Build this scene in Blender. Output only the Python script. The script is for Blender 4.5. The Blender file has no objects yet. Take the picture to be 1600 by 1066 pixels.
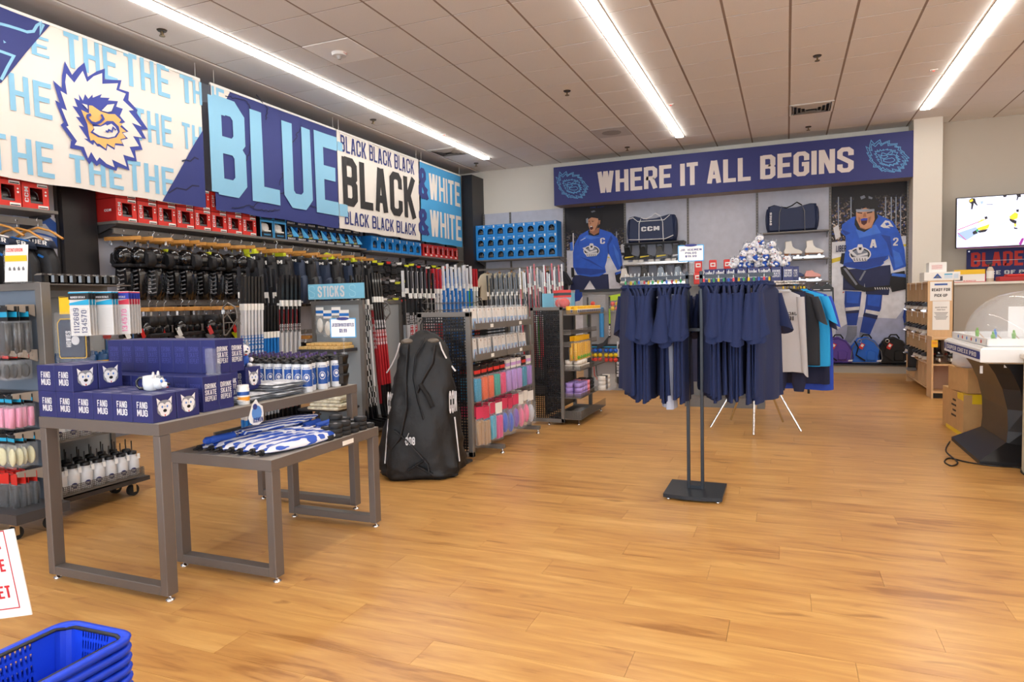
import bpy, bmesh, math, random
from math import sin, cos, pi, radians
from mathutils import Vector, Matrix
random.seed(7)
S = bpy.context.scene
COL = S.collection
# ------------------------------------------------------------------ camera
CAMH = 1.34
YAW, PIT, ROL, FPX = 0.390184022, 0.05677168, -0.023272841, 1046.42038
fw = Vector((-sin(YAW)*cos(PIT), cos(YAW)*cos(PIT), -sin(PIT)))
r0 = Vector((cos(YAW), sin(YAW), 0)); u0 = r0.cross(fw)
RT = r0*cos(ROL) + u0*sin(ROL); UP = -r0*sin(ROL) + u0*cos(ROL)
CAM = Vector((0, 0, CAMH))
cd = bpy.data.cameras.new('camera'); cam = bpy.data.objects.new('camera', cd); COL.objects.link(cam)
cam.matrix_world = Matrix(((RT.x, UP.x, -fw.x, 0), (RT.y, UP.y, -fw.y, 0), (RT.z, UP.z, -fw.z, CAMH), (0, 0, 0, 1)))
cd.sensor_width = 36; cd.lens = FPX/1600*36; cd.clip_start = .05; cd.clip_end = 100
S.camera = cam
# ------------------------------------------------------------------ light and exposure
S.view_settings.view_transform = 'Standard'; S.view_settings.look = 'None'
S.view_settings.gamma = 1; S.view_settings.use_curve_mapping = False
S.view_settings.exposure = 0.30
W = bpy.data.worlds.new('daylight'); S.world = W; W.use_nodes = True
W.node_tree.nodes['Background'].inputs[0].default_value = (.82, .90, 1, 1)
W.node_tree.nodes['Background'].inputs[1].default_value = 5.0
STRIP_POWER = 17.5
S.cycles.max_bounces = 8; S.cycles.diffuse_bounces = 5; S.cycles.transparent_max_bounces = 12
S.cycles.sample_clamp_indirect = 6; S.cycles.use_denoising = True
CH = 4.1487


def at(ax, v, px, py):
    """where the line of sight through a point measured on the photograph (1600x1066) meets the plane x/y/z = v"""
    d = fw + RT*((px-800)/FPX) - UP*((py-533)/FPX)
    k = 'xyz'.index(ax)
    return CAM + d*((v-CAM[k])/d[k])


# ------------------------------------------------------------------ materials
def lin(c):
    if isinstance(c, str):
        c = c.lstrip('#'); c = [int(c[i:i+2], 16)/255 for i in (0, 2, 4)]
    return tuple(x/12.92 if x <= .04045 else ((x+.055)/1.055)**2.4 for x in c)


MATS = {}


def pm(name, col='888888', rough=.55, metal=0, var=0, vs=20, bump=0, bs=80, trans=0, alpha=1, emis=0, spec=.5, coat=0, sheen=0, stretch=None):
    if name in MATS: return MATS[name]
    m = bpy.data.materials.new(name); m.use_nodes = True; MATS[name] = m
    nt = m.node_tree; b = nt.nodes['Principled BSDF']; I = b.inputs
    c = lin(col)
    I['Base Color'].default_value = (*c, 1); I['Roughness'].default_value = rough; I['Metallic'].default_value = metal
    I['Specular IOR Level'].default_value = spec; I['Coat Weight'].default_value = coat
    I['Transmission Weight'].default_value = trans; I['Alpha'].default_value = alpha
    if sheen: I['Sheen Weight'].default_value = sheen
    if emis: I['Emission Color'].default_value = (*c, 1); I['Emission Strength'].default_value = emis
    if var or bump:
        tc = nt.nodes.new('ShaderNodeTexCoord'); mp = nt.nodes.new('ShaderNodeMapping'); nt.links.new(tc.outputs['Object'], mp.inputs[0])
        if stretch: mp.inputs['Scale'].default_value = stretch
    if var:
        n = nt.nodes.new('ShaderNodeTexNoise'); n.inputs['Scale'].default_value = vs; n.inputs['Detail'].default_value = 4
        nt.links.new(mp.outputs[0], n.inputs['Vector'])
        r = nt.nodes.new('ShaderNodeValToRGB'); r.color_ramp.elements[0].position = .3; r.color_ramp.elements[1].position = .7
        r.color_ramp.elements[0].color = (*[x*(1-var) for x in c], 1); r.color_ramp.elements[1].color = (*[min(1, x*(1+var)) for x in c], 1)
        nt.links.new(n.outputs['Fac'], r.inputs[0]); nt.links.new(r.outputs[0], I['Base Color'])
    if bump:
        n = nt.nodes.new('ShaderNodeTexNoise'); n.inputs['Scale'].default_value = bs; n.inputs['Detail'].default_value = 3
        nt.links.new(mp.outputs[0], n.inputs['Vector'])
        bp = nt.nodes.new('ShaderNodeBump'); bp.inputs['Strength'].default_value = bump; bp.inputs['Distance'].default_value = .01
        nt.links.new(n.outputs['Fac'], bp.inputs['Height']); nt.links.new(bp.outputs[0], I['Normal'])
    return m


# ------------------------------------------------------------------ mesh builder
class MB:
    def __init__(s): s.v = []; s.f = []; s.m = []; s.sm = []

    def add(s, vs, fs, mi=0, smooth=False):
        o = len(s.v); s.v += [tuple(v) for v in vs]
        for f in fs: s.f.append([i+o for i in f]); s.m.append(mi); s.sm.append(smooth)
        return s

    def box(s, c, d, mi=0, rz=0, bev=0, R=None):
        x, y, z = [a/2 for a in d]
        if bev:
            e = bev; vs = []; fs = []
            lv = [(-z, e), (-z+e, 0), (z-e, 0), (z, e)]
            for zz, k in lv:
                vs += [(-x+k+e, -y+k, zz), (x-k-e, -y+k, zz), (x-k, -y+k+e, zz), (x-k, y-k-e, zz), (x-k-e, y-k, zz), (-x+k+e, y-k, zz), (-x+k, y-k-e, zz), (-x+k, -y+k+e, zz)]
            fs = [list(range(7, -1, -1)), list(range(24, 32))]
            for a in range(3):
                for i in range(8): fs.append([a*8+i, a*8+(i+1) % 8, a*8+8+(i+1) % 8, a*8+8+i])
        else:
            vs = [(-x, -y, -z), (x, -y, -z), (x, y, -z), (-x, y, -z), (-x, -y, z), (x, -y, z), (x, y, z), (-x, y, z)]
            fs = [(3, 2, 1, 0), (4, 5, 6, 7), (0, 1, 5, 4), (1, 2, 6, 5), (2, 3, 7, 6), (3, 0, 4, 7)]
        if R is None: R = Matrix.Rotation(rz, 3, 'Z')
        c = Vector(c)
        return s.add([R @ Vector(v)+c for v in vs], fs, mi)

    def b2(s, p, q, mi=0, bev=0):
        return s.box([(a+b)/2 for a, b in zip(p, q)], [abs(a-b) for a, b in zip(p, q)], mi, 0, bev)

    def rings(s, rings, mi=0, cap=True, smooth=True):
        n = len(rings[0]); vs = [p for r in rings for p in r]; fs = []
        for a in range(len(rings)-1):
            for i in range(n): fs.append((a*n+i, a*n+(i+1) % n, (a+1)*n+(i+1) % n, (a+1)*n+i))
        s.add(vs, fs, mi, smooth)
        if cap: s.add(rings[0], [list(range(n-1, -1, -1))], mi); s.add(rings[-1], [list(range(n))], mi)
        return s

    def cyl(s, p, q, r, r2=None, n=8, mi=0, cap=True, smooth=True):
        return s.tube([p, q], r, n, mi, r2, cap, smooth)

    def tube(s, pts, r, n=6, mi=0, r2=None, cap=True, smooth=True, flat=1.0):
        pts = [Vector(p) for p in pts]; rr = []
        N = len(pts); up = None
        for i, p in enumerate(pts):
            d = (pts[min(i+1, N-1)]-pts[max(i-1, 0)])
            if d.length < 1e-9: d = Vector((0, 0, 1))
            d.normalize()
            if up is None: up = Vector((0, 0, 1)) if abs(d.z) < .9 else Vector((1, 0, 0))
            a = d.cross(up)
            if a.length < 1e-4: a = d.orthogonal()
            a.normalize(); b = a.cross(d).normalized(); up = b
            R = r if r2 is None else r+(r2-r)*i/max(1, N-1)
            if isinstance(r, (list, tuple)): R = r[i]
            rr.append([p+a*cos(2*pi*k/n)*R+b*sin(2*pi*k/n)*R*flat for k in range(n)])
        return s.rings([x[::-1] for x in rr], mi, cap, smooth)

    def lathe(s, c, prof, n=16, mi=0, cap=True, smooth=True):
        c = Vector(c)
        return s.rings([[c+Vector((r*cos(2*pi*k/n), r*sin(2*pi*k/n), z)) for k in range(n)] for r, z in prof], mi, cap, smooth)

    def ell(s, c, r, n=12, m=7, mi=0, R=None):
        c = Vector(c); rr = []
        for j in range(m+1):
            t = -pi/2+pi*j/m; k = max(cos(t), .02)
            row = []
            for i in range(n):
                v = Vector((r[0]*k*cos(2*pi*i/n), r[1]*k*sin(2*pi*i/n), r[2]*sin(t)))
                row.append((R @ v if R else v)+c)
            rr.append(row)
        return s.rings(rr, mi)

    def prism(s, poly, fr, t0, t1, mi=0, shrink=0, smooth=False):
        """poly (u,v) points through fr(u,v,w) from depth t0 to t1; shrink > 0 rounds both faces"""
        cx = sum(p[0] for p in poly)/len(poly); cy = sum(p[1] for p in poly)/len(poly)
        if shrink:
            L = [(t0, 1-shrink), (t0+(t1-t0)*.22, 1), (t0+(t1-t0)*.78, 1), (t1, 1-shrink)]
        else: L = [(t0, 1), (t1, 1)]
        rings = [[Vector(fr(cx+(u-cx)*k, cy+(v-cy)*k, w)) for u, v in poly] for w, k in L]
        n = len(poly)
        vs = [p for r in rings for p in r]; fs = []
        for a in range(len(rings)-1):
            for i in range(n): fs.append((a*n+i, a*n+(i+1) % n, (a+1)*n+(i+1) % n, (a+1)*n+i))
        s.add(vs, fs, mi, smooth or shrink > 0)
        s.add(rings[0], [list(range(n-1, -1, -1))], mi); s.add(rings[-1], [list(range(n))], mi)
        return s

    def face(s, pts, mi=0): return s.add(pts, [list(range(len(pts)))], mi)


def mesh(mb, mats, name='m', fix=True):
    me = bpy.data.meshes.new(name); me.from_pydata(mb.v, [], mb.f)
    for m in (mats if isinstance(mats, (list, tuple)) else [mats]): me.materials.append(m)
    me.polygons.foreach_set('material_index', mb.m); me.polygons.foreach_set('use_smooth', mb.sm)
    if fix and len(mb.f) > 1:
        bm = bmesh.new(); bm.from_mesh(me); bmesh.ops.recalc_face_normals(bm, faces=bm.faces); bm.to_mesh(me); bm.free()
    me.update(); return me


def ob(name, mb, mats, parent=None, loc=None, rz=0, fix=True, **props):
    me = mb if isinstance(mb, bpy.types.Mesh) else mesh(mb, mats, name, fix)
    o = bpy.data.objects.new(name, me); COL.objects.link(o)
    if parent: o.parent = parent
    if loc is not None: o.location = loc
    if rz: o.rotation_euler = (0, 0, rz)
    for k, v in props.items(): o[k] = v
    return o


def tag(o, label, cat, group=None):
    o['label'] = label; o['category'] = cat
    if group: o['group'] = group
    return o


def thing(name, label, cat, loc=(0, 0, 0), rz=0, group=None):
    o = bpy.data.objects.new(name, None); COL.objects.link(o); o.location = loc; o.rotation_euler = (0, 0, rz); o.empty_display_size = .05
    return tag(o, label, cat, group)


def struct(name, mb, mats, parent=None, fix=True, **k):
    return ob(name, mb, mats, parent, fix=fix, kind='structure', **k)


def copytree(o, parent=None):
    c = o.copy(); COL.objects.link(c)
    if parent: c.parent = parent; c.matrix_parent_inverse = o.matrix_parent_inverse
    for ch in o.children: copytree(ch, c)
    return c


USED = set()


def short(s):
    for a, b in ((' from the left', ' from left'), (' from the right', ' from right'), (' from the front', ' from front'), (' in a clear bag', ' in clear bag'), (' on the ', ' on '), (' under a ', ' under '), (' of the ', ' of '), (' in the ', ' in ')):
        if len(s.split()) > 16: s = s.replace(a, b)
    return s


def place(proto, loc, rot=0, label=None, group=None):
    """first use moves the prototype itself, later uses copy it"""
    if proto.name in USED: o = copytree(proto)
    else: o = proto; USED.add(proto.name)
    o.location = loc
    o.rotation_euler = rot if isinstance(rot, (tuple, list)) else (0, 0, rot)
    if label: o['label'] = short(label)
    if group: o['group'] = group
    return o


NW = 'zeroth first second third fourth fifth sixth seventh eighth ninth tenth eleventh twelfth thirteenth fourteenth fifteenth sixteenth seventeenth eighteenth nineteenth'.split()
TENS = {20: 'twent', 30: 'thirt', 40: 'fort'}


def nth(i):
    if i < 20: return NW[i]
    t = i//10*10
    return TENS[t]+('ieth' if i == t else 'y-'+NW[i-t])


# ------------------------------------------------------------------ block lettering (drawn from strokes)
O_ = [(1, 0), (3, 0), (4, 1), (4, 9), (3, 10), (1, 10), (0, 9), (0, 1), (1, 0)]
G = {
 'A': [[(0, -.8), (1.7, 10.8)], [(4, -.8), (2.3, 10.8)], [(.9, 2.6), (3.1, 2.6)]],
 'B': [[(0, 0), (3, 0), (4, 1), (4, 4.2), (3.1, 5.2), (4, 6.2), (4, 9), (3, 10), (0, 10)], [(0, -.8), (0, 10.8)], [(0, 5.2), (3.1, 5.2)]],
 'C': [[(4, 6.6), (4, 9), (3, 10), (1, 10), (0, 9), (0, 1), (1, 0), (3, 0), (4, 1), (4, 3.4)]],
 'D': [[(0, 0), (3, 0), (4, 1), (4, 9), (3, 10), (0, 10)], [(0, -.8), (0, 10.8)]],
 'E': [[(4.4, 0), (0, 0), (0, 10), (4.4, 10)], [(0, 5.2), (3.8, 5.2)]],
 'F': [[(0, -.8), (0, 10), (4.4, 10)], [(0, 5.2), (3.6, 5.2)]],
 'G': [[(4, 6.6), (4, 9), (3, 10), (1, 10), (0, 9), (0, 1), (1, 0), (3, 0), (4, 1), (4, 4.8), (2.2, 4.8)]],
 'H': [[(0, -.8), (0, 10.8)], [(4, -.8), (4, 10.8)], [(0, 5), (4, 5)]],
 'I': [[(0, -.8), (0, 10.8)]],
 'J': [[(4, 10.8), (4, 1), (3, 0), (1, 0), (0, 1), (0, 3)]],
 'K': [[(0, -.8), (0, 10.8)], [(.6, 4), (4, 10.8)], [(1.4, 5.8), (4.1, -.8)]],
 'L': [[(0, 10.8), (0, 0), (4.2, 0)]],
 'M': [[(0, -.8), (0, 10.8)], [(5, -.8), (5, 10.8)], [(.3, 10.6), (2.5, 3), (4.7, 10.6)]],
 'N': [[(0, -.8), (0, 10.8)], [(4, -.8), (4, 10.8)], [(.2, 10.4), (3.8, -.4)]],
 'O': [O_], 'P': [[(0, 4.6), (3, 4.6), (4, 5.6), (4, 9), (3, 10), (0, 10)], [(0, -.8), (0, 10.8)]],
 'Q': [O_, [(2.4, 2.6), (4.4, -.8)]],
 'R': [[(0, 4.8), (3, 4.8), (4, 5.8), (4, 9), (3, 10), (0, 10)], [(0, -.8), (0, 10.8)], [(2.4, 4.8), (4.1, -.8)]],
 'S': [[(4, 7), (4, 9), (3, 10), (1, 10), (0, 9), (0, 6.6), (4, 3.6), (4, 1), (3, 0), (1, 0), (0, 1), (0, 3)]],
 'T': [[(-.4, 10), (4.4, 10)], [(2, -.8), (2, 10)]],
 'U': [[(0, 10.8), (0, 1), (1, 0), (3, 0), (4, 1), (4, 10.8)]],
 'V': [[(0, 10.8), (1.9, -.8)], [(4, 10.8), (2.1, -.8)]],
 'W': [[(0, 10.8), (1.4, -.8)], [(1.5, -.8), (2.8, 10.8)], [(2.9, 10.8), (4.2, -.8)], [(4.3, -.8), (5.7, 10.8)]],
 'X': [[(0, -.8), (4, 10.8)], [(0, 10.8), (4, -.8)]], 'Y': [[(0, 10.8), (2, 5), (4, 10.8)], [(2, -.8), (2, 5)]],
 'Z': [[(-.2, 10), (4, 10), (0, 0), (4.3, 0)]],
 '0': [O_], '1': [[(.4, 8.4), (2, 10.2), (2, -.8)]], '2': [[(0, 7), (0, 9), (1, 10), (3, 10), (4, 9), (4, 6.5), (0, 1), (0, 0), (4.4, 0)]],
 '3': [[(0, 8), (0, 9), (1, 10), (3, 10), (4, 9), (4, 6.2), (3, 5.2), (1.6, 5.2)], [(3, 5.2), (4, 4.2), (4, 1), (3, 0), (1, 0), (0, 1), (0, 2.4)]],
 '4': [[(3, -.8), (3, 10.4), (0, 3), (4.4, 3)]], '5': [[(4, 10), (0, 10), (0, 5.6), (3, 5.8), (4, 4.8), (4, 1), (3, 0), (1, 0), (0, 1), (0, 2.4)]],
 '6': [[(4, 8), (4, 9), (3, 10), (1, 10), (0, 9), (0, 1), (1, 0), (3, 0), (4, 1), (4, 4.6), (3, 5.6), (0, 5.6)]],
 '7': [[(-.2, 10), (4, 10), (1.6, -.8)]], '8': [O_, [(0, 5.1), (4, 5.1)]],
 '9': [[(0, 2), (0, 1), (1, 0), (3, 0), (4, 1), (4, 9), (3, 10), (1, 10), (0, 9), (0, 5.6), (1, 4.6), (4, 4.6)]],
 '&': [[(5, -.8), (.4, 7), (.4, 9), (1.3, 10), (2.4, 10), (3.2, 9), (3.2, 7.4), (0, 3.4), (0, 1), (1, 0), (2.6, 0), (4.4, 3.6)]],
 '-': [[(0, 4.6), (3, 4.6)]], '.': [[(0, -.8), (0, .8)]], '$': [[(4, 7), (4, 9), (3, 10), (1, 10), (0, 9), (0, 6.6), (4, 3.6), (4, 1), (3, 0), (1, 0), (0, 1), (0, 3)], [(2, -2), (2, 12)]],
 "'": [[(0, 8.5), (0, 10.8)]], '!': [[(0, 3), (0, 10.8)], [(0, -.8), (0, .8)]], ':': [[(0, 1), (0, 2.6)], [(0, 6), (0, 7.6)]],
}


def stroke(pl, w):
    """polygons of one stroked polyline, mitred"""
    closed = pl[0] == pl[-1] and len(pl) > 2
    P = [Vector(p) for p in (pl[:-1] if closed else pl)]; n = len(P); L = []; Rr = []
    for i in range(n):
        a = P[i-1] if (i > 0 or closed) else None; b = P[(i+1) % n] if (i < n-1 or closed) else None
        d1 = (P[i]-a).normalized() if a is not None else None; d2 = (b-P[i]).normalized() if b is not None else None
        if d1 is None: d1 = d2
        if d2 is None: d2 = d1
        n1 = Vector((-d1.y, d1.x)); n2 = Vector((-d2.y, d2.x)); m = n1+n2
        m = n1 if m.length < .2 else m.normalized()
        k = 1/max(.45, m.dot(n1)); L.append(P[i]+m*w*k); Rr.append(P[i]-m*w*k)
    out = []
    for i in range(n if closed else n-1):
        j = (i+1) % n; out.append([L[i], Rr[i], Rr[j], L[j]])
    return out


def glyphs(txt, w=.8, gap=1.3, space=3):
    x = 0; out = []
    for ch in txt.upper():
        if ch == ' ': x += space; continue
        g = G.get(ch)
        if not g: x += 2; continue
        Q = [q for l in g for q in stroke(l, w)]; lo = min(p.x for q in Q for p in q); hi = max(p.x for q in Q for p in q)
        for q in Q: out.append([(p.x+x-lo-w, p.y) for p in q])
        x += hi-lo+gap
    return out, x-gap-2*w


def put_text(mb, txt, fr, u0, v0, u1, v1, w=.8, mi=0, gap=1.3, off=0, depth=.002):
    """fill the box (u0,v0)-(u1,v1) of the frame fr(u,v,w) with the words, as thin raised print"""
    qs, W_ = glyphs(txt, w, gap)
    x0, x1, y0, y1 = -w, W_+w, -w, 10+w
    for k, q in enumerate(qs):
        pts = [(u0+(x-x0)/(x1-x0)*(u1-u0), v0+(y-y0)/(y1-y0)*(v1-v0)) for x, y in q]
        mb.face([fr(u, v, off+(k % 5)*.00006) for u, v in pts], mi)
    return mb


def letters(parent, txt, fr, u0, v0, u1, v1, mat, w=.8, gap=1.3, off=0, filler=None, clip=None):
    """the words as separate letter parts"""
    x = 0; L = []
    for ch in txt.upper():
        if ch == ' ': x += 3; continue
        Q = [q for l in G[ch] for q in stroke(l, w)]; lo = min(p.x for q in Q for p in q); hi = max(p.x for q in Q for p in q); L.append([[(p.x+x-lo-w, p.y) for p in q] for q in Q]); x += hi-lo+gap
    x0, x1, y0, y1 = -w, x-gap-w, -w, 10+w
    for qs in L:
        mb = MB()
        for k, q in enumerate(qs):
            P = [(u0+(a-x0)/(x1-x0)*(u1-u0), v0+(b-y0)/(y1-y0)*(v1-v0)) for a, b in q]
            if clip and not clip(sum(p[0] for p in P)/4, sum(p[1] for p in P)/4): continue
            if filler: filler(mb, P, 0, off+(k % 5)*.0002)
            else: mb.face([fr(u, v, off+(k % 5)*.00006) for u, v in P])
        if mb.f: ob('letter', mb, mat, parent)


def FY(y0):  # frame of a plane facing -Y: u along X, v along Z, w towards the viewer
    return lambda u, v, w: Vector((u, y0-w, v))


def FX(x0):  # plane facing +X: u along Y, v along Z
    return lambda u, v, w: Vector((x0+w, u, v))


def FZ(z0): return lambda u, v, w: Vector((u, v, z0+w))
# ================================================================== the room
XL, XR, YB, YF = -6.66, 6.9, 13.15, -2.6
white_wall = pm('wall paint cream', 'e4dfd4', .8, bump=.05, bs=300)
grey_wall = pm('wall paint warm grey', 'c3bbae', .8, bump=.05, bs=300)
dark_lam = pm('black laminate', '211f22', .35, var=.15, vs=6)
steel_g = pm('grey painted steel', '77736f', .45, metal=.25, bump=.04, bs=200)
steel_d = pm('dark grey steel', '4c4b4e', .42, metal=.3, bump=.05, bs=200)
fabric_g = pm('printed grey fabric', 'c0c3d0', .75, var=.05, vs=9, bump=.25, bs=7)
slate = pm('slate panel', '6f7a88', .6)
panel_g = pm('pale grey panel', '9aa0a4', .55)
chrome = pm('chrome', 'd8d8da', .12, metal=1)
white_p = pm('white plastic', 'ecebe8', .4)
black_p = pm('black plastic', '17171a', .38)
black_c = pm('black cloth', '141417', .85, bump=.3, bs=60)
rubber = pm('black rubber', '1b1b1d', .7)


def seen(x, y, z=0, m=1.12):
    d = Vector((x, y, z))-CAM; k = d.dot(fw)
    return k > .3 and abs(d.dot(RT)/k*FPX) < 800*m and abs(d.dot(UP)/k*FPX) < 533*m


# floor of planks laid along the back wall
def wood_floor():
    m = bpy.data.materials.new('oak planks'); m.use_nodes = True; nt = m.node_tree; N = nt.nodes; L = nt.links; b = N['Principled BSDF']
    g = N.new('ShaderNodeNewGeometry'); sp = N.new('ShaderNodeSeparateXYZ'); L.new(g.outputs['Position'], sp.inputs[0])

    def M(op, a, bb=None):
        n = N.new('ShaderNodeMath'); n.operation = op
        for i, q in enumerate((a, bb)):
            if q is None: continue
            if isinstance(q, (int, float)): n.inputs[i].default_value = q
            else: L.new(q, n.inputs[i])
        return n.outputs[0]
    row = M('FLOOR', M('DIVIDE', sp.outputs[1], .19)); of = M('MULTIPLY', M('FRACT', M('MULTIPLY', M('ADD', row, 100), .37)), 1.22)
    cl = M('FLOOR', M('DIVIDE', M('ADD', sp.outputs[0], of), 1.22))
    cb = N.new('ShaderNodeCombineXYZ'); L.new(row, cb.inputs[0]); L.new(cl, cb.inputs[1])
    wn = N.new('ShaderNodeTexWhiteNoise'); wn.noise_dimensions = '2D'; L.new(cb.outputs[0], wn.inputs['Vector'])
    # grain, shifted from plank to plank
    sh = N.new('ShaderNodeCombineXYZ'); L.new(M('MULTIPLY', wn.outputs[0], 37.0), sh.inputs[0]); L.new(M('MULTIPLY', wn.outputs[0], 11.0), sh.inputs[1])
    va = N.new('ShaderNodeVectorMath'); va.operation = 'ADD'; L.new(g.outputs['Position'], va.inputs[0]); L.new(sh.outputs[0], va.inputs[1])

    def noise(sc, det, x, y, dist=0):
        mp = N.new('ShaderNodeMapping'); mp.inputs['Scale'].default_value = (x, y, 1); L.new(va.outputs[0], mp.inputs[0])
        n = N.new('ShaderNodeTexNoise'); n.inputs['Scale'].default_value = sc; n.inputs['Detail'].default_value = det; n.inputs['Distortion'].default_value = dist
        L.new(mp.outputs[0], n.inputs['Vector']); return n.outputs['Fac']
    n1 = noise(3.2, 7, .6, 4.5, 1.1); n2 = noise(1.2, 3, 1, 3, .3); n3 = noise(26, 3, .5, 6)
    f = M('ADD', M('ADD', M('MULTIPLY', n1, .60), M('MULTIPLY', n2, .28)), M('ADD', M('MULTIPLY', n3, .12), M('MULTIPLY', wn.outputs[0], .09)))
    r = N.new('ShaderNodeValToRGB'); L.new(f, r.inputs[0]); e = r.color_ramp.elements
    e[0].position = .38; e[0].color = (*lin('a06e3c'), 1); e[1].position = .78; e[1].color = (*lin('e0b573'), 1)
    for p, c in ((.47, 'bf8c50'), (.56, 'c89656'), (.66, 'd4a461')):
        x = e.new(p); x.color = (*lin(c), 1)
    # knots and dark flecks
    k = noise(5.5, 2, .5, 1.7, .6); kr = N.new('ShaderNodeValToRGB'); L.new(k, kr.inputs[0]); kr.color_ramp.elements[0].position = .68; kr.color_ramp.elements[1].position = .78
    mx = N.new('ShaderNodeMix'); mx.data_type = 'RGBA'; mx.blend_type = 'MULTIPLY'; L.new(M('MULTIPLY', kr.outputs[0], .75), mx.inputs[0]); L.new(r.outputs[0], mx.inputs[6]); mx.inputs[7].default_value = (.42, .29, .18, 1)
    L.new(mx.outputs[2], b.inputs['Base Color'])
    b.inputs['Roughness'].default_value = .3; b.inputs['Specular IOR Level'].default_value = .42
    bp = N.new('ShaderNodeBump'); bp.inputs['Strength'].default_value = .12; bp.inputs['Distance'].default_value = .004; L.new(n1, bp.inputs['Height']); L.new(bp.outputs[0], b.inputs['Normal'])
    return m


oak = wood_floor()
fl = struct('floor', MB().b2((XL, YF, -.08), (XR, YB, -.005)), pm('floor joint', '6b4627', .8))
cands = []
r = math.floor(YF/.19)
while r*.19 < YB:
    of = ((r+100)*.37 % 1)*1.22; c = math.floor((XL+of)/1.22)
    while c*1.22-of < XR:
        x0, x1 = max(XL, c*1.22-of), min(XR, (c+1)*1.22-of); y0, y1 = max(YF, r*.19), min(YB, (r+1)*.19)
        if x1-x0 > .02: cands.append((x0+.0006, x1-.0006, y0+.0006, y1-.0006))
        c += 1
    r += 1
vis = [p for p in cands if seen((p[0]+p[1])/2, (p[2]+p[3])/2) or seen(p[0], p[2]) or seen(p[1], p[3])]
vis.sort(key=lambda p: (Vector(((p[0]+p[1])/2, (p[2]+p[3])/2, 0))-CAM).length)
vs_ = set(vis[:300]); rest = MB(); cache = {}
for p in cands:
    sx, sy = round(p[1]-p[0], 4), round(p[3]-p[2], 4)
    if p in vs_:
        if (sx, sy) not in cache: cache[sx, sy] = mesh(MB().box((0, 0, -.004), (sx, sy, .008)), oak, 'floor_plank')
        ob('floor_plank', cache[sx, sy], None, fl, ((p[0]+p[1])/2, (p[2]+p[3])/2, 0))
    else: rest.b2((p[0], p[2], -.008), (p[1], p[3], 0))
ob('floor_planks', rest, oak, fl, kind='stuff', fix=False)

# walls
struct('wall_back', MB().b2((XL-.2, YB, -.1), (XR+.2, YB+.15, 4.6)), white_wall)
struct('wall_left', MB().b2((XL-.15, YF, -.1), (XL, YB, 4.6)), pm('wall grey blue', '8d93a0', .8))
struct('wall_right', MB().b2((XR, YF, -.1), (XR+.15, YB, 4.6)), white_wall)
mb = MB()  # front wall behind the photographer: shop window openings with piers
gx = [XL-.15, -5.2, -3.0, -2.6, .0, .4, 3.0, 3.4, 6.0, XR+.15]
for i in range(0, 10, 2): mb.b2((gx[i], YF-.2, -.1), (gx[i+1], YF, 4.6))
mb.b2((XL, YF-.2, 3.1), (XR, YF, 4.6)); mb.b2((XL, YF-.2, -.1), (XR, YF, .25))
struct('wall_front', mb, white_wall)
for i, (a, b_) in enumerate(((-5.2, -3.0), (-2.6, 0), (.4, 3.0), (3.4, 6.0))):
    mb = MB()
    for x in (a, (a+b_)/2, b_): mb.b2((x-.03, YF-.12, .25), (x+.03, YF-.05, 3.1))
    for z in (.28, 3.07): mb.b2((a, YF-.12, z-.03), (b_, YF-.05, z+.03))
    struct('window_%d' % (i+1), mb, steel_g)
# ceiling: dark grid with recessed joints, tiles as pieces
GX, GY, TS = -3.017, 5.993, .6096
tile_m = pm('mineral fibre tile', 'e9e6e4', .9, var=.03, vs=120, bump=.12, bs=260)
ce = struct('ceiling', MB().b2((XL-.1, YF-.1, CH+.0035), (XR+.1, YB+.1, CH+.1)), pm('ceiling grid taupe', '9a8a80', .8))  # taupe grid backing shows in the joints
strips = [GX-4*TS+.075, GX+2*TS+.085, GX+8*TS+.085, GX+14*TS+.085]
cv = []
for i in range(-5, 17):
    for j in range(-14, 13):
        x0, x1, y0, y1 = GX+i*TS, GX+(i+1)*TS, GY+j*TS, GY+(j+1)*TS
        x0 = max(x0, XL); x1 = min(x1, XR); y1 = min(y1, YB); y0 = max(y0, YF)
        if x1-x0 < .03 or y1-y0 < .03: continue
        for s in strips:  # tiles beside the light channel are cut
            if x0-.001 < s < x1 and y0 < 12.0: x0 = s+.075
        cv.append((x0+.013, x1-.013, y0+.0075, y1-.0075))
vis = sorted([p for p in cv if seen((p[0]+p[1])/2, (p[2]+p[3])/2, CH, 1.2)], key=lambda p: (Vector(((p[0]+p[1])/2, (p[2]+p[3])/2, CH))-CAM).length)[:300]
vs_ = set(vis); rest = MB(); cache = {}
for p in cv:
    sx, sy = round(p[1]-p[0], 3), round(p[3]-p[2], 3)
    if p in vs_:
        if (sx, sy) not in cache: cache[sx, sy] = mesh(MB().box((0, 0, .006), (sx, sy, .012)), tile_m, 'ceiling_tile')
        ob('ceiling_tile', cache[sx, sy], None, ce, ((p[0]+p[1])/2, (p[2]+p[3])/2, CH))
    else: rest.b2((p[0], p[2], CH), (p[1], p[3], CH+.012))
ob('ceiling_tiles', rest, tile_m, ce, kind='stuff', fix=False)
struct('trim_1', MB().b2((XL, YF, CH-.012), (GX-5*TS-.012, YB, CH+.02)), pm('soffit paint', 'dcd8d4', .8))
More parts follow.
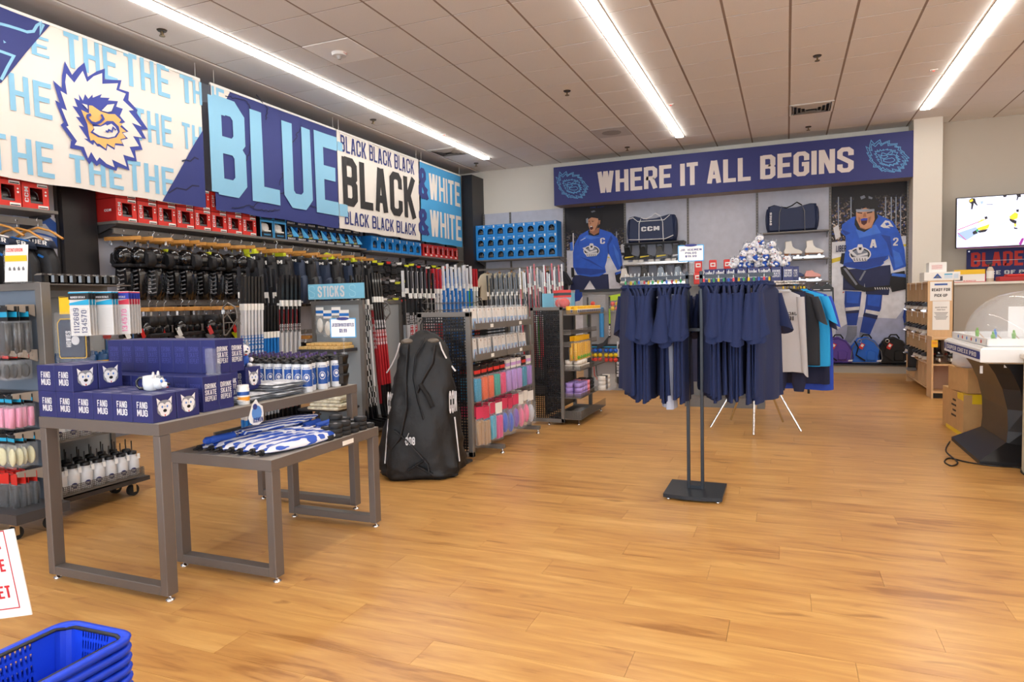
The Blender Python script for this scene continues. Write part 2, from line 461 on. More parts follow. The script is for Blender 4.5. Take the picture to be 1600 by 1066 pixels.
# light strips (emissive diffusers in a slim channel)
lamp_m = pm('lit diffuser', 'fffaf2', .6, emis=STRIP_POWER)
for k, s in enumerate(strips):
    lab = ['long linear ceiling light nearest the hanging blue and white banners', 'long linear ceiling light running down the middle of the ceiling', 'linear ceiling light on the right, ending near the white column', 'linear ceiling light over the cash counter at the far right'][k]
    t = thing('linear_ceiling_light', lab, 'ceiling light', (s, 5, CH), 0, 'linear ceiling lights')
    y = 12.0; segs = []
    while y > -2.3:
        L_ = 2.42 if k != 0 else 3.05
        segs.append((max(y-L_, -2.3), y)); y -= L_
    for a, b_ in segs:
        ob('diffuser', MB().box((0, (a+b_)/2-5, -.012), (.125, b_-a-.012, .024)), lamp_m, t)
    ob('channel', MB().box((-.069, 4.85-5, .004), (.006, 14.3, .022)).box((.069, 4.85-5, .004), (.006, 14.3, .022)).box((0, 12.003-5, .004), (.14, .006, .022)), white_p, t)
# white column, valance, niche
struct('trim_2', MB().b2((1.895, 12.66, 0), (2.30, YB, CH)), white_wall)
struct('trim_3', MB().b2((-4.24, 12.672, 3.235), (1.893, YB, 3.97)), pm('valance box', '9a8f86', .7))
kick = struct('baseboard_back', MB().b2((-5.97, 12.86, 0), (1.893, 13.1, .13)), pm('kick grey', 'a9a49b', .5))
ob('platform_top', MB().b2((-5.97, 12.83, .13), (1.893, 13.12, .155)), black_p, kick)
struct('trim_4', MB().b2((-6.218, 12.584, 0), (-5.984, YB, 3.99)), dark_lam)
# grey fabric panels between slotted uprights on the back wall
ux = [-5.962, -5.358, -4.178, -2.931, -1.732, -.503, .701, 1.888]
for i in range(7):
    if i in (2, 6): continue
    ob('wall_panel', MB().b2((ux[i]+.02, 13.09, .155), (ux[i+1]-.02, 13.12, 3.235)), fabric_g, None, kind='structure', label='pale grey printed fabric wall panel between slotted uprights')
upm = MB().box((0, 0, 0), (.035, .03, 3.08))
slot = MB()
for k in range(60): slot.box((-.006, -.0155, -1.5+k*.051), (.005, .002, .026)).box((.006, -.0155, -1.5+k*.051), (.005, .002, .026))
um = mesh(upm, steel_g); sm_ = mesh(slot, black_p)
for i, x in enumerate(ux):
    o = ob('wall_upright', um, None, None, (x, 13.09, 1.695), kind='structure'); ob('slots', sm_, None, o)
# left display wall: panels and uprights, black pillar panel between bays
uy = [3.55, 4.45, 4.83, 6.0, 7.2, 8.35, 9.62, 10.75, 11.7, 12.56]
for i in range(len(uy)-1):
    if i == 1: continue
    ob('wall_panel', MB().b2((XL, uy[i]+.02, .1), (XL+.03, uy[i+1]-.02, 3.9)), fabric_g, None, kind='structure')
ob('wall_panel', MB().b2((XL, 2.2, .1), (XL+.03, 3.53, 3.9)), fabric_g, None, kind='structure')
ob('wall_pilaster', MB().b2((XL, 4.45, 0), (XL+.12, 4.80, 4.0)), dark_lam, None, kind='structure')
um = mesh(MB().box((0, 0, 0), (.03, .035, 3.8)), steel_d)
for y in uy: ob('wall_upright', um, None, None, (XL+.04, y, 1.95), kind='structure')
# TV wall, half wall with cap
struct('wall_tv', MB().b2((2.30, YB-.012, 0), (XR, YB, CH)), grey_wall)
struct('wall_counter', MB().b2((2.27, 11.9, 0), (XR, 12.02, 1.455)), pm('half wall grey', 'a8a296', .6))
struct('trim_5', MB().b2((2.25, 11.86, 1.455), (XR, 12.2, 1.49)), pm('cap white', 'e8e4da', .4))

# ------------------------------------------------------------------ ceiling fittings
def ceil_at(px, py): v = at('z', CH, px, py); return (v.x, v.y, CH)


mb = MB().cyl((0, 0, 0), (0, 0, -.012), .05, .042, 14, 0).cyl((0, 0, -.012), (0, 0, -.055), .009, n=8, mi=1).cyl((0, 0, -.055), (0, 0, -.062), .028, n=12, mi=1)
mb.box((0, .018, -.035), (.005, .004, .04), 1).box((0, -.018, -.035), (.005, .004, .04), 1)
me = mesh(mb, [pm('brass dull', '4c443c', .35, metal=.8), pm('brass', '7a6a50', .3, metal=.9)])
SP = [((253, 47), 'above the big white banner'), ((583, 187), 'above the BLACK banner'), ((744, 255), 'in the far left corner of the ceiling'), ((886, 142), 'between the left and middle light strips'), ((980, 230), 'just in front of the WHERE banner'), ((1277, 87), 'between the middle and right light strips'), ((1263, 198), 'behind the square louvred vent')]
for p, w_ in SP: tag(ob('sprinkler_head', me, None, None, ceil_at(*p)), 'dark brass ceiling sprinkler head '+w_, 'sprinkler', 'ceiling sprinklers')


def vent(c, lab, square=True):
    t = thing('ceiling_vent', lab, 'vent', (c[0], c[1], CH), 0, 'ceiling vents')
    ob('frame', MB().box((0, .29, -.005), (.6, .03, .012)).box((0, -.29, -.005), (.6, .03, .012)).box((.285, 0, -.005), (.03, .6, .012)).box((-.285, 0, -.005), (.03, .6, .012)), white_p, t)
    for k in range(4):
        a = .25-k*.055
        q = MB()
        for sx, sy in ((1, 0), (-1, 0), (0, 1), (0, -1)):
            R = Matrix.Rotation(radians(35)*(sx or 0), 3, 'Y') if sx else Matrix.Rotation(radians(-35)*sy, 3, 'X')
            q.box((sx*a, sy*a, -.006-.004*k), ((.004, 2*a, .03) if sx else (2*a, .004, .03)), 0, R=R)
        ob('louvre', q, pm('vent slat', 'b0a9a2', .4, metal=.3), t)
    ob('backing', MB().box((0, 0, .002), (.56, .56, .004)), black_p, t)


vent((GX+5*TS+TS/2, GY+8.5*TS), 'square louvred ceiling vent in front of the word BEGINS')
vent((GX-4.5*TS, GY+8.5*TS), 'louvred ceiling vent beside the left light strip near the back')
t = thing('ceiling_speaker_panel', 'plain pale square ceiling panel with a darker centre, left of the middle light strip', 'ceiling panel', (GX+.5*TS, GY+8.5*TS, CH))
ob('panel', MB().box((0, 0, -.004), (.59, .59, .01), bev=.003), pm('pale metal', 'c9c6c4', .5), t); ob('grille', MB().cyl((0, 0, -.009), (0, 0, -.012), .16, n=20), pm('grille', 'a09c9a', .6), t)  # darker disc in the middle of the panel
i0 = at('z', CH, 530, 82)
t = thing('smoke_detector', 'white round fire detector on a blank ceiling panel beside the left light strip', 'smoke detector', (i0.x, i0.y, CH))
ob('base', MB().cyl((0, 0, -.006), (0, 0, -.04), .085, .075, 20), white_p, t); ob('sensor', MB().cyl((0, 0, -.04), (0, 0, -.075), .03, .018, 12), pm('clear dome', 'b8b4ae', .2), t)
q = MB(); put_text(q, 'FIRE', lambda u, v, w: Vector((.076+.004+w, u, v)), -.03, -.03, .03, -.014); ob('lettering', q, pm('fire red', 'c83828'), t)
tag(ob('ceiling_blank_panel', MB().box((0, 0, 0), (.59, .59, .008), bev=.002), pm('blank panel', 'ffffff', .7), None, (GX-2.5*TS, GY+.5*TS, CH-.003)), 'smooth white blank panel in the ceiling around the fire detector', 'ceiling panel')
for p, w_ in (((1459, 109), 'near the right light strip'), ((1048, 163), 'beside the middle light strip'), ((694, 210), 'beside the left light strip')):
    v = ceil_at(*p); t = thing('sensor_plate', 'small white ceiling sensor with red light '+w_, 'sensor', v, 0, 'ceiling sensors')
    ob('plate', MB().box((0, 0, -.006), (.09, .05, .014), bev=.003), white_p, t); ob('led', MB().box((0, 0, -.015), (.02, .01, .004)), pm('red led', 'ff3020', emis=2), t)
# ================================================================== hanging banners, posters, screen
navy = pm('banner navy', '303a7c', .7); sky = pm('banner sky blue', '8cc4e4', .7); cream = pm('banner cream', 'e9e3dc', .75)
ink = pm('ink black', '2a282a', .7); cyanb = pm('banner bright blue', '4aa3dc', .7); coast = pm('coastline ink', '1f2348', .7)
skin = pm('logo skin', 'f0bd72', .7); logo_navy = pm('logo navy', '3a48a0', .7)
BX = -6.2


def bp(px, py, x=BX): v = at('x', x, px, py); return (v.y, v.z)


def ripple(y, z): return .006*sin(y*8+z)+.003*sin(y*15+2*z)


def cloth_sheet(y0, y1, z0, z1, fold=.006):
    """a hanging sheet with soft folds, two-sided with thickness"""
    mb = MB(); n = int((y1-y0)*20)+2; m = 12
    for side in (0, 1):
        vs = []
        for i in range(n+1):
            for j in range(m+1):
                y = y0+(y1-y0)*i/n; z = z0+(z1-z0)*j/m
                vs.append((BX-side*.003+ripple(y, z), y, z+.006*sin(y*9)*(1-j/m)))
        fs = [(i*(m+1)+j, (i+1)*(m+1)+j, (i+1)*(m+1)+j+1, i*(m+1)+j+1) for i in range(n) for j in range(m)]
        mb.add(vs, fs, 0, True)
    return mb


def BF(u, v, w): return Vector((BX+ripple(u, v)+.004+w*1.2, u, v))


def flat(mb, pts, mi=0, off=.001, fr=BF):
    """print on the sheet: a filled polygon cut into pieces that follow the folds"""
    from mathutils.geometry import tessellate_polygon
    P = [Vector((p[0], p[1], 0)) for p in pts]; vs = P
    bm = bmesh.new(); bv = [bm.verts.new(p) for p in P]
    for t_ in tessellate_polygon([P]):
        try: bm.faces.new([bv[i] for i in t_])
        except ValueError: pass
    for _ in range(5):
        ed = [e for e in bm.edges if e.calc_length() > .09]
        if not ed: break
        bmesh.ops.subdivide_edges(bm, edges=ed, cuts=1, use_grid_fill=False); bmesh.ops.triangulate(bm, faces=bm.faces)
    bm.verts.index_update()
    mb.add([fr(v.co.x, v.co.y, off) for v in bm.verts], [[v.index for v in f.verts] for f in bm.faces], mi); bm.free()


def btext(mb, txt, bl, tr, mi=0, w=.8, off=.002, gap=1.3, clip=None):
    u0, v0 = bp(*bl); u1, v1 = bp(*tr)
    qs, W_ = glyphs(txt, w, gap); x0, x1, y0, y1 = -w, W_+w, -w, 10+w
    for k, q in enumerate(qs):
        P = [(u0+(x-x0)/(x1-x0)*(u1-u0), v0+(y-y0)/(y1-y0)*(v1-v0)) for x, y in q]
        if clip and not clip(sum(p[0] for p in P)/4, sum(p[1] for p in P)/4): continue
        flat(mb, P, mi, off+(k % 5)*.0002)


def bletters(t, txt, bl, tr, mat, w=.8, off=.002, gap=1.3, clip=None):
    u0, v0 = bp(*bl); u1, v1 = bp(*tr); letters(t, txt, None, u0, v0, u1, v1, mat, w, gap, off, flat, clip)


def line(mb, pts, w, mi, off=.0012):
    for q in stroke(pts, w): flat(mb, [(p.x, p.y) for p in q], mi, off)


Zb, Zt = 2.515, 3.955
rail_m = steel_d


def banner(name, lab, y0, y1, base):
    t = thing(name, lab, 'banner', (0, 0, 0))
    ob('cloth', cloth_sheet(y0, y1, Zb, Zt), base, t)
    ob('hanging_rail', MB().box((BX-.002, (y0+y1)/2, Zt+.012), (.02, y1-y0, .026)), white_p, t)
    for y in (y0+.06, y1-.06): ob('hanging_cord', MB().cyl((BX, y, Zt+.02), (BX, y, CH), .003, n=5), white_p, t)
    return t


# banner one: THE THE THE with the snarling head
y1 = bp(312, 128)[0]
b1 = banner('fabric_banner', 'huge cream hanging banner printed with light blue THE and a snarling maned head', 2.3, y1, cream)
q = MB()
for s_, bl, tr in (('E', (50, 84), (75, 61.5)), ('THE', (101, 103), (182, 79)), ('THE', (195, 132), (263, 106)), ('THE', (-22, 163), (79, 132)), ('THE', (210, 217), (267, 184)),
                   ('TH', (286, 231), (314, 199)), ('THE', (-18, 263), (83, 226)), ('THE', (110, 284), (191, 257)), ('THE', (202, 296), (270, 264))): bletters(b1, s_, bl, tr, sky)
bletters(b1, 'T', (283, 158), (300, 122), sky); bletters(b1, 'H', (302, 161), (313, 129), sky)
q = MB(); P = [bp(-150, -42), bp(77, 42), bp(0, 130), bp(-150, 300)]; P[0] = (P[0][0], Zt); P[1] = (P[1][0], Zt)
flat(q, [(2.3, Zt), P[1], bp(0, 130), (2.3, 2.75)], 0, .004); ob('navy_corner', q, navy, b1); q = MB(); P = [bp(314, 203), bp(252, 310)]
flat(q, [(y1, bp(313, 203)[1]), (bp(252, 310)[0], Zb), (y1, Zb)], 0, .004); ob('navy_corner', q, navy, b1)
q = MB()
line(q, [bp(*p) for p in ((-30, 36), (0, 38), (12, 41), (30, 46), (42, 50), (52, 49), (57, 40), (63, 36), (62, 52), (67, 38))], .012, 0, .0055)
line(q, [bp(*p) for p in ((-20, 76), (0, 81), (20, 88), (10, 105), (0, 125))], .012, 0, .0055); flat(q, [bp(*p) for p in ((3, 63), (8, 67), (4, 68))], 0, .0055)
ob('state_outline', q, sky, b1)
q = MB(); line(q, [bp(*p) for p in ((283, 252), (290, 250), (297, 252), (304, 246), (310, 249))], .008, 0, .0055); line(q, [bp(*p) for p in ((262, 302), (275, 294), (290, 297), (300, 290), (311, 291))], .008, 0, .0055)
ob('coastline', q, coast, b1)
# the maned head, traced as flat print
LO = dict(
 outer=[(68, 210), (148, 285), (150, 170), (175, 35), (243, 163), (300, 95), (357, 48), (388, 180), (470, 130), (550, 103), (548, 203), (708, 210), (688, 290), (775, 320), (770, 395), (850, 488), (840, 510), (945, 668), (885, 668), (928, 755), (862, 745), (898, 855), (832, 858), (848, 962), (760, 950), (783, 1045), (668, 1010), (655, 1050), (570, 1025), (500, 985), (470, 1005), (425, 960), (403, 990), (345, 900), (325, 858), (225, 840), (235, 768), (245, 775), (140, 625), (168, 600), (88, 395), (130, 420)],
 inner=[(135, 310), (195, 347), (178, 230), (188, 150), (262, 235), (300, 180), (340, 125), (380, 228), (440, 175), (522, 145), (522, 245), (675, 238), (658, 300), (745, 335), (720, 395), (815, 488), (770, 492), (885, 640), (800, 605), (890, 742), (812, 728), (865, 820), (782, 828), (825, 930), (720, 900), (755, 1010), (610, 945), (635, 1018), (560, 985), (495, 925), (470, 960), (418, 875), (390, 935), (350, 830), (265, 810), (287, 775), (190, 640), (210, 635), (145, 470), (195, 492)],
 face=[(300, 340), (340, 400), (360, 340), (390, 385), (428, 345), (430, 375), (515, 340), (500, 372), (592, 375), (575, 398), (672, 405), (655, 455), (718, 475), (690, 540), (740, 600), (695, 615), (770, 685), (715, 700), (765, 750), (700, 765), (730, 820), (640, 812), (635, 855), (565, 815), (558, 865), (495, 825), (475, 825), (445, 785), (435, 812), (350, 750), (385, 755), (300, 630), (350, 645), (275, 550), (315, 555), (243, 450), (290, 460), (258, 375), (310, 400)],
 skin=[(322, 485), (375, 512), (395, 520), (395, 445), (425, 448), (500, 500), (580, 525), (640, 525), (700, 580), (680, 605), (715, 612), (690, 640), (750, 688), (705, 692), (745, 745), (690, 758), (712, 800), (640, 795), (630, 838), (560, 798), (550, 848), (490, 800), (470, 800), (440, 765), (410, 772), (395, 720), (380, 620)],
 mouth=[(420, 612), (500, 632), (560, 590), (620, 590), (675, 640), (685, 690), (650, 740), (570, 757), (480, 740), (408, 695), (437, 660)],
 teeth=[(430, 640), (500, 642), (545, 622), (560, 632), (600, 615), (640, 645), (665, 690), (632, 732), (570, 745), (490, 727), (428, 690), (442, 668)],
 eye1=[(325, 428), (375, 442), (380, 482)], eye2=[(505, 495), (560, 440), (630, 432), (600, 500), (560, 508)],
 nose=[(405, 530), (375, 540), (375, 565), (410, 605), (450, 615), (490, 600), (520, 570), (500, 530)], tooth=[(540, 682), (560, 692), (570, 672), (600, 690), (612, 650), (640, 675)])
zp = lambda p: bp(70+p[0]/5.924, 90+p[1]/5.924)
lm_ = [logo_navy, cream, skin]; q = MB()
for i, (k, mi) in enumerate((('outer', 0), ('inner', 1), ('face', 0), ('skin', 2), ('mouth', 0), ('teeth', 1), ('eye1', 1), ('eye2', 1))): flat(q, [zp(p) for p in LO[k]], mi, .006+.002*i)
line(q, [zp(p) for p in LO['nose']], .012, 0, .023); line(q, [zp(p) for p in LO['tooth']], .008, 0, .023)
ob('head_emblem', q, lm_, b1)
# banner two: BLUE
ya, yb = bp(328, 133)[0], bp(524, 203)[0]
b2 = banner('fabric_banner', 'large navy hanging banner reading BLUE in tall light blue letters', ya, yb, navy)
e0 = bp(359, 143); e1 = bp(325, 200)
q = MB(); flat(q, [(ya, Zt), (e0[0], Zt), (ya, e1[1]+.03)], 0, .002); ob('cream_corner', q, cream, b2)
bletters(b2, 'HE', (321, 172), (349, 141), sky, clip=lambda u, v: u > ya+.02 and (u-ya)/(e0[0]-ya)+(Zt-v)/(Zt-e1[1]) < 1.15, off=.0035)
bletters(b2, 'BLUE', (330, 302), (524.5, 215), sky, w=1.05, off=.004, gap=.9)
q = MB(); rc = random.Random(3)
for base in (((352, 150), (385, 158), (395, 185), (390, 235), (380, 260)), ((392, 325), (420, 305), (445, 300), (470, 318), (495, 325), (500, 310), (505, 290)), ((398, 148), (418, 170), (414, 190)), ((455, 230), (462, 212), (470, 198), (478, 210), (480, 225)), ((436, 290), (448, 255), (445, 230)), ((360, 325), (390, 322), (410, 330), (440, 328))):
    pts = []
    for a, c in zip(base, base[1:]):
        for k in range(8): pts.append(bp(a[0]+(c[0]-a[0])*k/8+rc.uniform(-1.6, 1.6), a[1]+(c[1]-a[1])*k/8+rc.uniform(-1.6, 1.6)))
    q = MB(); line(q, pts, .006, 0, .0025); ob('coastline', q, coast, b2)
# banner three: BLACK
yc, yd = bp(525, 203)[0], bp(653, 254)[0]
b3 = banner('fabric_banner', 'cream hanging banner reading BLACK in big black letters between rows of small navy BLACK', yc, yd, cream)
bletters(b3, 'BLACK BLACK BLACK', (532, 236), (646, 251.6), navy, w=.75); bletters(b3, 'BLACK BLACK BLACK', (538, 350), (649, 350.5), navy, w=.75)
bletters(b3, 'BLACK', (535.5, 320), (648, 279), ink, w=1, gap=1.0)
ob('light_blue_bar', (lambda m: (flat(m, [(yc, bp(527, 221)[1]), (yc+.13, bp(531, 223)[1]), (yc+.13, bp(531, 236)[1]), (yc, bp(527, 235)[1])], 0, .003), m)[-1])(MB()), sky, b3); ob('light_blue_bar', (lambda m: (flat(m, [(yc, bp(527, 318)[1]), (yc+.2, bp(534, 319)[1]), (yc+.2, bp(534, 338)[1]), (yc, bp(527, 337)[1])], 0, .003), m)[-1])(MB()), sky, b3)
ye, yf = bp(655.5, 255)[0], 12.50
b4 = banner('fabric_banner', 'bright blue hanging banner reading WHITE twice in white beside two navy ampersands', ye, yf, cyanb)
bletters(b4, 'WHITE', (671, 311), (717.5, 286.5), cream, w=.85, gap=1); bletters(b4, 'WHITE', (673, 369), (719.5, 339), cream, w=.85, gap=1)
bletters(b4, '&', (654, 309), (669, 266), navy, w=1); bletters(b4, '&', (654, 366), (670, 329), navy, w=1)
# valance banner on the back wall
navy2 = pm('valance navy', '2b3270', .65, bump=.15, bs=3)
b5 = thing('valance_banner', 'long navy banner on the back wall reading WHERE IT ALL BEGINS', 'banner', (-1.17, 12.66, 3.6))


def loc(t): return t.location


def V5(u, v, w): return Vector((u+1.17, -w, v-3.6))


ob('cloth', MB().b2((-4.24+1.17, 0, 3.232-3.6), (1.893+1.17, .012, 3.974-3.6)), navy2, b5)
a = at('y', 12.66, 934, 303); b_ = at('y', 12.66, 1334, 228.5)
letters(b5, 'WHERE IT ALL BEGINS', V5, a.x, a.z+.005, b_.x, b_.z-.005, pm('lettering cream', 'd9cfca', .7), 1.0, .8, .003)
for (pa, pb) in (((869, 313), (919, 264)), ((1352, 273), (1421, 213))):
    A = at('y', 12.66, *pa); B = at('y', 12.66, *pb); q = MB()
    f = lambda p: (A.x+(p[0]-60)/890*(B.x-A.x), B.z-(p[1]-30)/1020*(B.z-A.z))
    for k in ('outer', 'inner', 'face', 'skin', 'teeth', 'nose', 'eye2'):
        P = [f(p) for p in LO[k]]; P.append(P[0])
        for s_ in stroke(P, .0055): q.face([V5(p.x, p.y, .003) for p in s_])
    ob('head_outline', q, pm('emblem blue', '5f9fd0', .7), b5)

# ------------------------------------------------------------------ player posters (flat fabric prints on the wall)


def crowd_mat(name, vs, z0, z1):
    m = bpy.data.materials.new(name); m.use_nodes = True; nt = m.node_tree; N = nt.nodes; L = nt.links; b = N['Principled BSDF']; b.inputs['Roughness'].default_value = .6
    tc = N.new('ShaderNodeTexCoord'); v = N.new('ShaderNodeTexVoronoi'); v.inputs['Scale'].default_value = vs; L.new(tc.outputs['Object'], v.inputs['Vector'])
    h = N.new('ShaderNodeSeparateXYZ'); L.new(v.outputs['Color'], h.inputs[0])
    r = N.new('ShaderNodeValToRGB'); L.new(h.outputs[0], r.inputs[0]); r.color_ramp.interpolation = 'CONSTANT'; e = r.color_ramp.elements
    e[0].color = (*lin('17151a'), 1); e[1].position = .45; e[1].color = (*lin('3a3136'), 1)
    for p, c in ((.58, '8a7262'), (.70, '34468a'), (.78, 'b8a290'), (.87, '1c1a20'), (.93, 'c9bfb8')): x = e.new(p); x.color = (*lin(c), 1)
    sp = N.new('ShaderNodeSeparateXYZ'); L.new(tc.outputs['Object'], sp.inputs[0]); mr = N.new('ShaderNodeMapRange'); mr.inputs[1].default_value = z0; mr.inputs[2].default_value = z1; L.new(sp.outputs[2], mr.inputs[0])
    mx = N.new('ShaderNodeMix'); mx.data_type = 'RGBA'; L.new(mr.outputs[0], mx.inputs[0]); L.new(r.outputs[0], mx.inputs[6]); mx.inputs[7].default_value = (*lin('15141b'), 1)
    L.new(mx.outputs[2], b.inputs['Base Color']); return m


PC = {k: pm('print '+k, c, .6, var=.12, vs=7) for k, c in dict(blue='2358c4', blued='183f99', bluel='3f74d8', navy='1c2550', black='15151a', skin='c48e6c', skind='a06a4e', mouth='4a1c1c', ice='d2d3de', white='d8d8dc', grey='7d8290', yellow='d9c23a', red='b03a3a', icel='e4e6ee', visor='8d98a8', ice2='aab0cc', tooth='2a3fae').items()}
PK = list(PC); PM = [PC[k] for k in PK]


class Pic:
    def __init__(s, ox, oy, sc, base, x0, x1): s.o = (ox, oy, sc); s.q = {}; s.b = base; s.x0 = x0; s.x1 = x1; s.n = 0

    def p(s, c, pts, layer):
        from mathutils.geometry import tessellate_polygon
        P = []
        for a in pts:
            v = at('y', 13.07, s.o[0]+a[0]/s.o[2], s.o[1]+a[1]/s.o[2]); P.append(Vector((min(max(v.x, s.x0), s.x1), v.z, 0)))
        mb = s.q.setdefault(layer, MB()); s.n += 1; y = 13.088-.0005*s.n
        mb.add([(a.x-s.b[0], y-s.b[1], a.y-s.b[2]) for a in P], [t for t in tessellate_polygon([P])], PK.index(c))

    def done(s, t):
        for k, mb in s.q.items(): ob(k, mb, PM, t)


def pic_text(t, name, txt, p0, p1, o, c, y=13.05, slant=0):
    A = at('y', 13.07, o[0]+p0[0]/o[2], o[1]+p0[1]/o[2]); B = at('y', 13.07, o[0]+p1[0]/o[2], o[1]+p1[1]/o[2]); b = t.location
    q = MB(); put_text(q, txt, lambda u, v, w: Vector((u-b[0], y-w-b[1], v-b[2])), A.x, A.z, B.x, B.z, 1.0); ob(name, q, PC[c], t)


def crest(pic, c, r):
    X, Y = c
    el = lambda rx, ry, k=1, oy=0: [(X+rx*cos(a*pi/9), Y+oy+ry*sin(a*pi/9)) for a in range(18)]
    pic.p('white', el(r*1.05, r*.7), 'crest'); pic.p('black', el(r*.93, r*.57), 'crest'); pic.p('grey', el(r*.8, r*.42, oy=-r*.03), 'crest')
    pic.p('white', [(X-r*.35, Y-r*.5), (X-r*.2, Y-r*.95), (X+r*.2, Y-r*.95), (X+r*.35, Y-r*.45), (X+r*.1, Y-r*.1), (X-r*.2, Y-r*.1)], 'crest')
    pic.p('black', [(X-r*.15, Y-r*.65), (X+r*.15, Y-r*.65), (X+r*.1, Y-r*.4), (X-r*.1, Y-r*.4)], 'crest')
    pic.p('white', [(X-r*1.15, Y-r*.35), (X-r*.9, Y-r*.45), (X-r*.3, Y+r*.1), (X+r*.7, Y-r*.15), (X+r*.7, Y+r*.05), (X-r*.3, Y+r*.3), (X-r*.8, Y)], 'crest')
    pic.p('white', [(X-r*.85, Y+r*.3), (X+r*.75, Y+r*.2), (X+r*.65, Y+r*.65), (X-r*.6, Y+r*.75)], 'crest')
    for k in range(5):
        a = X-r*.6+k*r*.26; pic.p('black', [(a, Y+r*.36), (a+r*.06, Y+r*.36), (a+r*.06, Y+r*.62), (a, Y+r*.62)], 'crest'); pic.p('black', [(a, Y+r*.56), (a+r*.16, Y+r*.56), (a+r*.16, Y+r*.62), (a, Y+r*.62)], 'crest')


# left poster
t = thing('wall_poster', 'poster of a shouting hockey player in a blue jersey marked C', 'poster', (-3.55, 13.1, 1.7), 0, 'player posters')
ob('print_backing', MB().b2((-4.155+3.55, -.006, .16-1.7), (-2.945+3.55, .018, 3.235-1.7)), crowd_mat('crowd print', 34, .45, 1.1), t)
pc = Pic(880, 300, 5.92, (-3.55, 13.1, 1.7), -4.15, -2.95)
pc.p('ice', [(30, 540), (590, 590), (590, 1900), (30, 1900)], 'ice')
pc.p('white', [(85, 380), (95, 380), (95, 560), (85, 560)], 'ice'); pc.p('grey', [(485, 365), (497, 365), (497, 590), (485, 590)], 'ice'); pc.p('white', [(530, 490), (565, 470), (580, 560), (535, 560)], 'ice'); pc.p('bluel', [(60, 470), (85, 460), (90, 540), (62, 545)], 'ice'); pc.p('yellow', [(395, 595), (430, 602), (425, 612), (395, 605)], 'ice')
pc.p('navy', [(95, 770), (415, 760), (425, 900), (300, 905), (245, 820), (190, 905), (60, 910), (75, 830)], 'shorts')
pc.p('blued', [(110, 905), (195, 905), (180, 960), (150, 1005), (110, 1015), (100, 1300), (60, 1300)], 'socks'); pc.p('blued', [(305, 905), (420, 905), (430, 1300), (330, 1300)], 'socks')
pc.p('blue', [(235, 350), (330, 338), (440, 375), (500, 430), (540, 600), (548, 700), (500, 725), (455, 640), (415, 560), (400, 640), (385, 690), (395, 745), (330, 780), (250, 785), (130, 765), (90, 690), (88, 560), (105, 480), (150, 400)], 'jersey')
pc.p('blued', [(440, 400), (405, 480), (412, 560), (425, 580), (418, 500), (455, 430)], 'jersey'); pc.p('blued', [(150, 600), (240, 625), (390, 720), (330, 690), (230, 640)], 'jersey'); pc.p('blued', [(150, 400), (135, 470), (160, 560), (140, 480)], 'jersey')
pc.p('bluel', [(460, 480), (510, 560), (535, 690), (520, 700), (480, 580)], 'jersey'); pc.p('bluel', [(180, 420), (220, 400), (350, 420), (260, 440)], 'jersey'); pc.p('blued', [(110, 700), (390, 720), (380, 745), (250, 770), (130, 755)], 'jersey')
pc.p('black', [(475, 750), (545, 735), (590, 800), (540, 860), (490, 830)], 'glove'); pc.p('blue', [(480, 745), (540, 730), (545, 745), (485, 770)], 'glove'); pc.p('black', [(72, 700), (98, 700), (105, 790), (75, 790)], 'glove')
pc.p('black', [(228, 355), (335, 350), (330, 395), (280, 408), (235, 395)], 'neck'); pc.p('skind', [(245, 345), (335, 330), (330, 375), (285, 400), (245, 375)], 'neck')
pc.p('skin', [(228, 255), (262, 235), (320, 245), (332, 290), (310, 335), (275, 365), (250, 358), (232, 310)], 'face')
pc.p('mouth', [(245, 318), (268, 312), (278, 335), (262, 352), (247, 345)], 'face'); pc.p('white', [(248, 318), (266, 314), (268, 322), (250, 325)], 'face')
pc.p('skind', [(232, 268), (250, 265), (248, 272), (233, 274)], 'face'); pc.p('skind', [(262, 264), (285, 266), (283, 273), (262, 271)], 'face'); pc.p('black', [(236, 271), (246, 270), (246, 275), (237, 276)], 'face'); pc.p('black', [(265, 271), (280, 273), (279, 277), (266, 276)], 'face'); pc.p('skind', [(250, 272), (256, 295), (246, 302), (244, 296)], 'face')
pc.p('black', [(210, 250), (218, 200), (240, 170), (290, 160), (335, 172), (355, 210), (355, 262), (330, 262), (318, 240), (262, 230), (228, 242)], 'helmet'); pc.p('grey', [(255, 180), (285, 170), (300, 180), (265, 192)], 'helmet'); pc.p('visor', [(210, 250), (228, 240), (232, 288), (214, 288)], 'helmet'); pc.p('black', [(332, 262), (322, 310), (300, 350), (295, 350), (318, 300), (325, 262)], 'helmet'); pc.p('skind', [(322, 262), (345, 262), (340, 300), (325, 298)], 'helmet')
pc.p('bluel', [(155, 445), (205, 415), (215, 425), (160, 455)], 'jersey'); pc.p('white', [(160, 448), (205, 424), (207, 428), (162, 452)], 'jersey')
crest(pc, (262, 545), 72); pc.done(t)
pic_text(t, 'captain_letter', 'C', (345, 482), (388, 424), pc.o, 'white')
pic_text(t, 'banner_words', 'THE CUP', (250, 152), (380, 132), pc.o, 'blued')
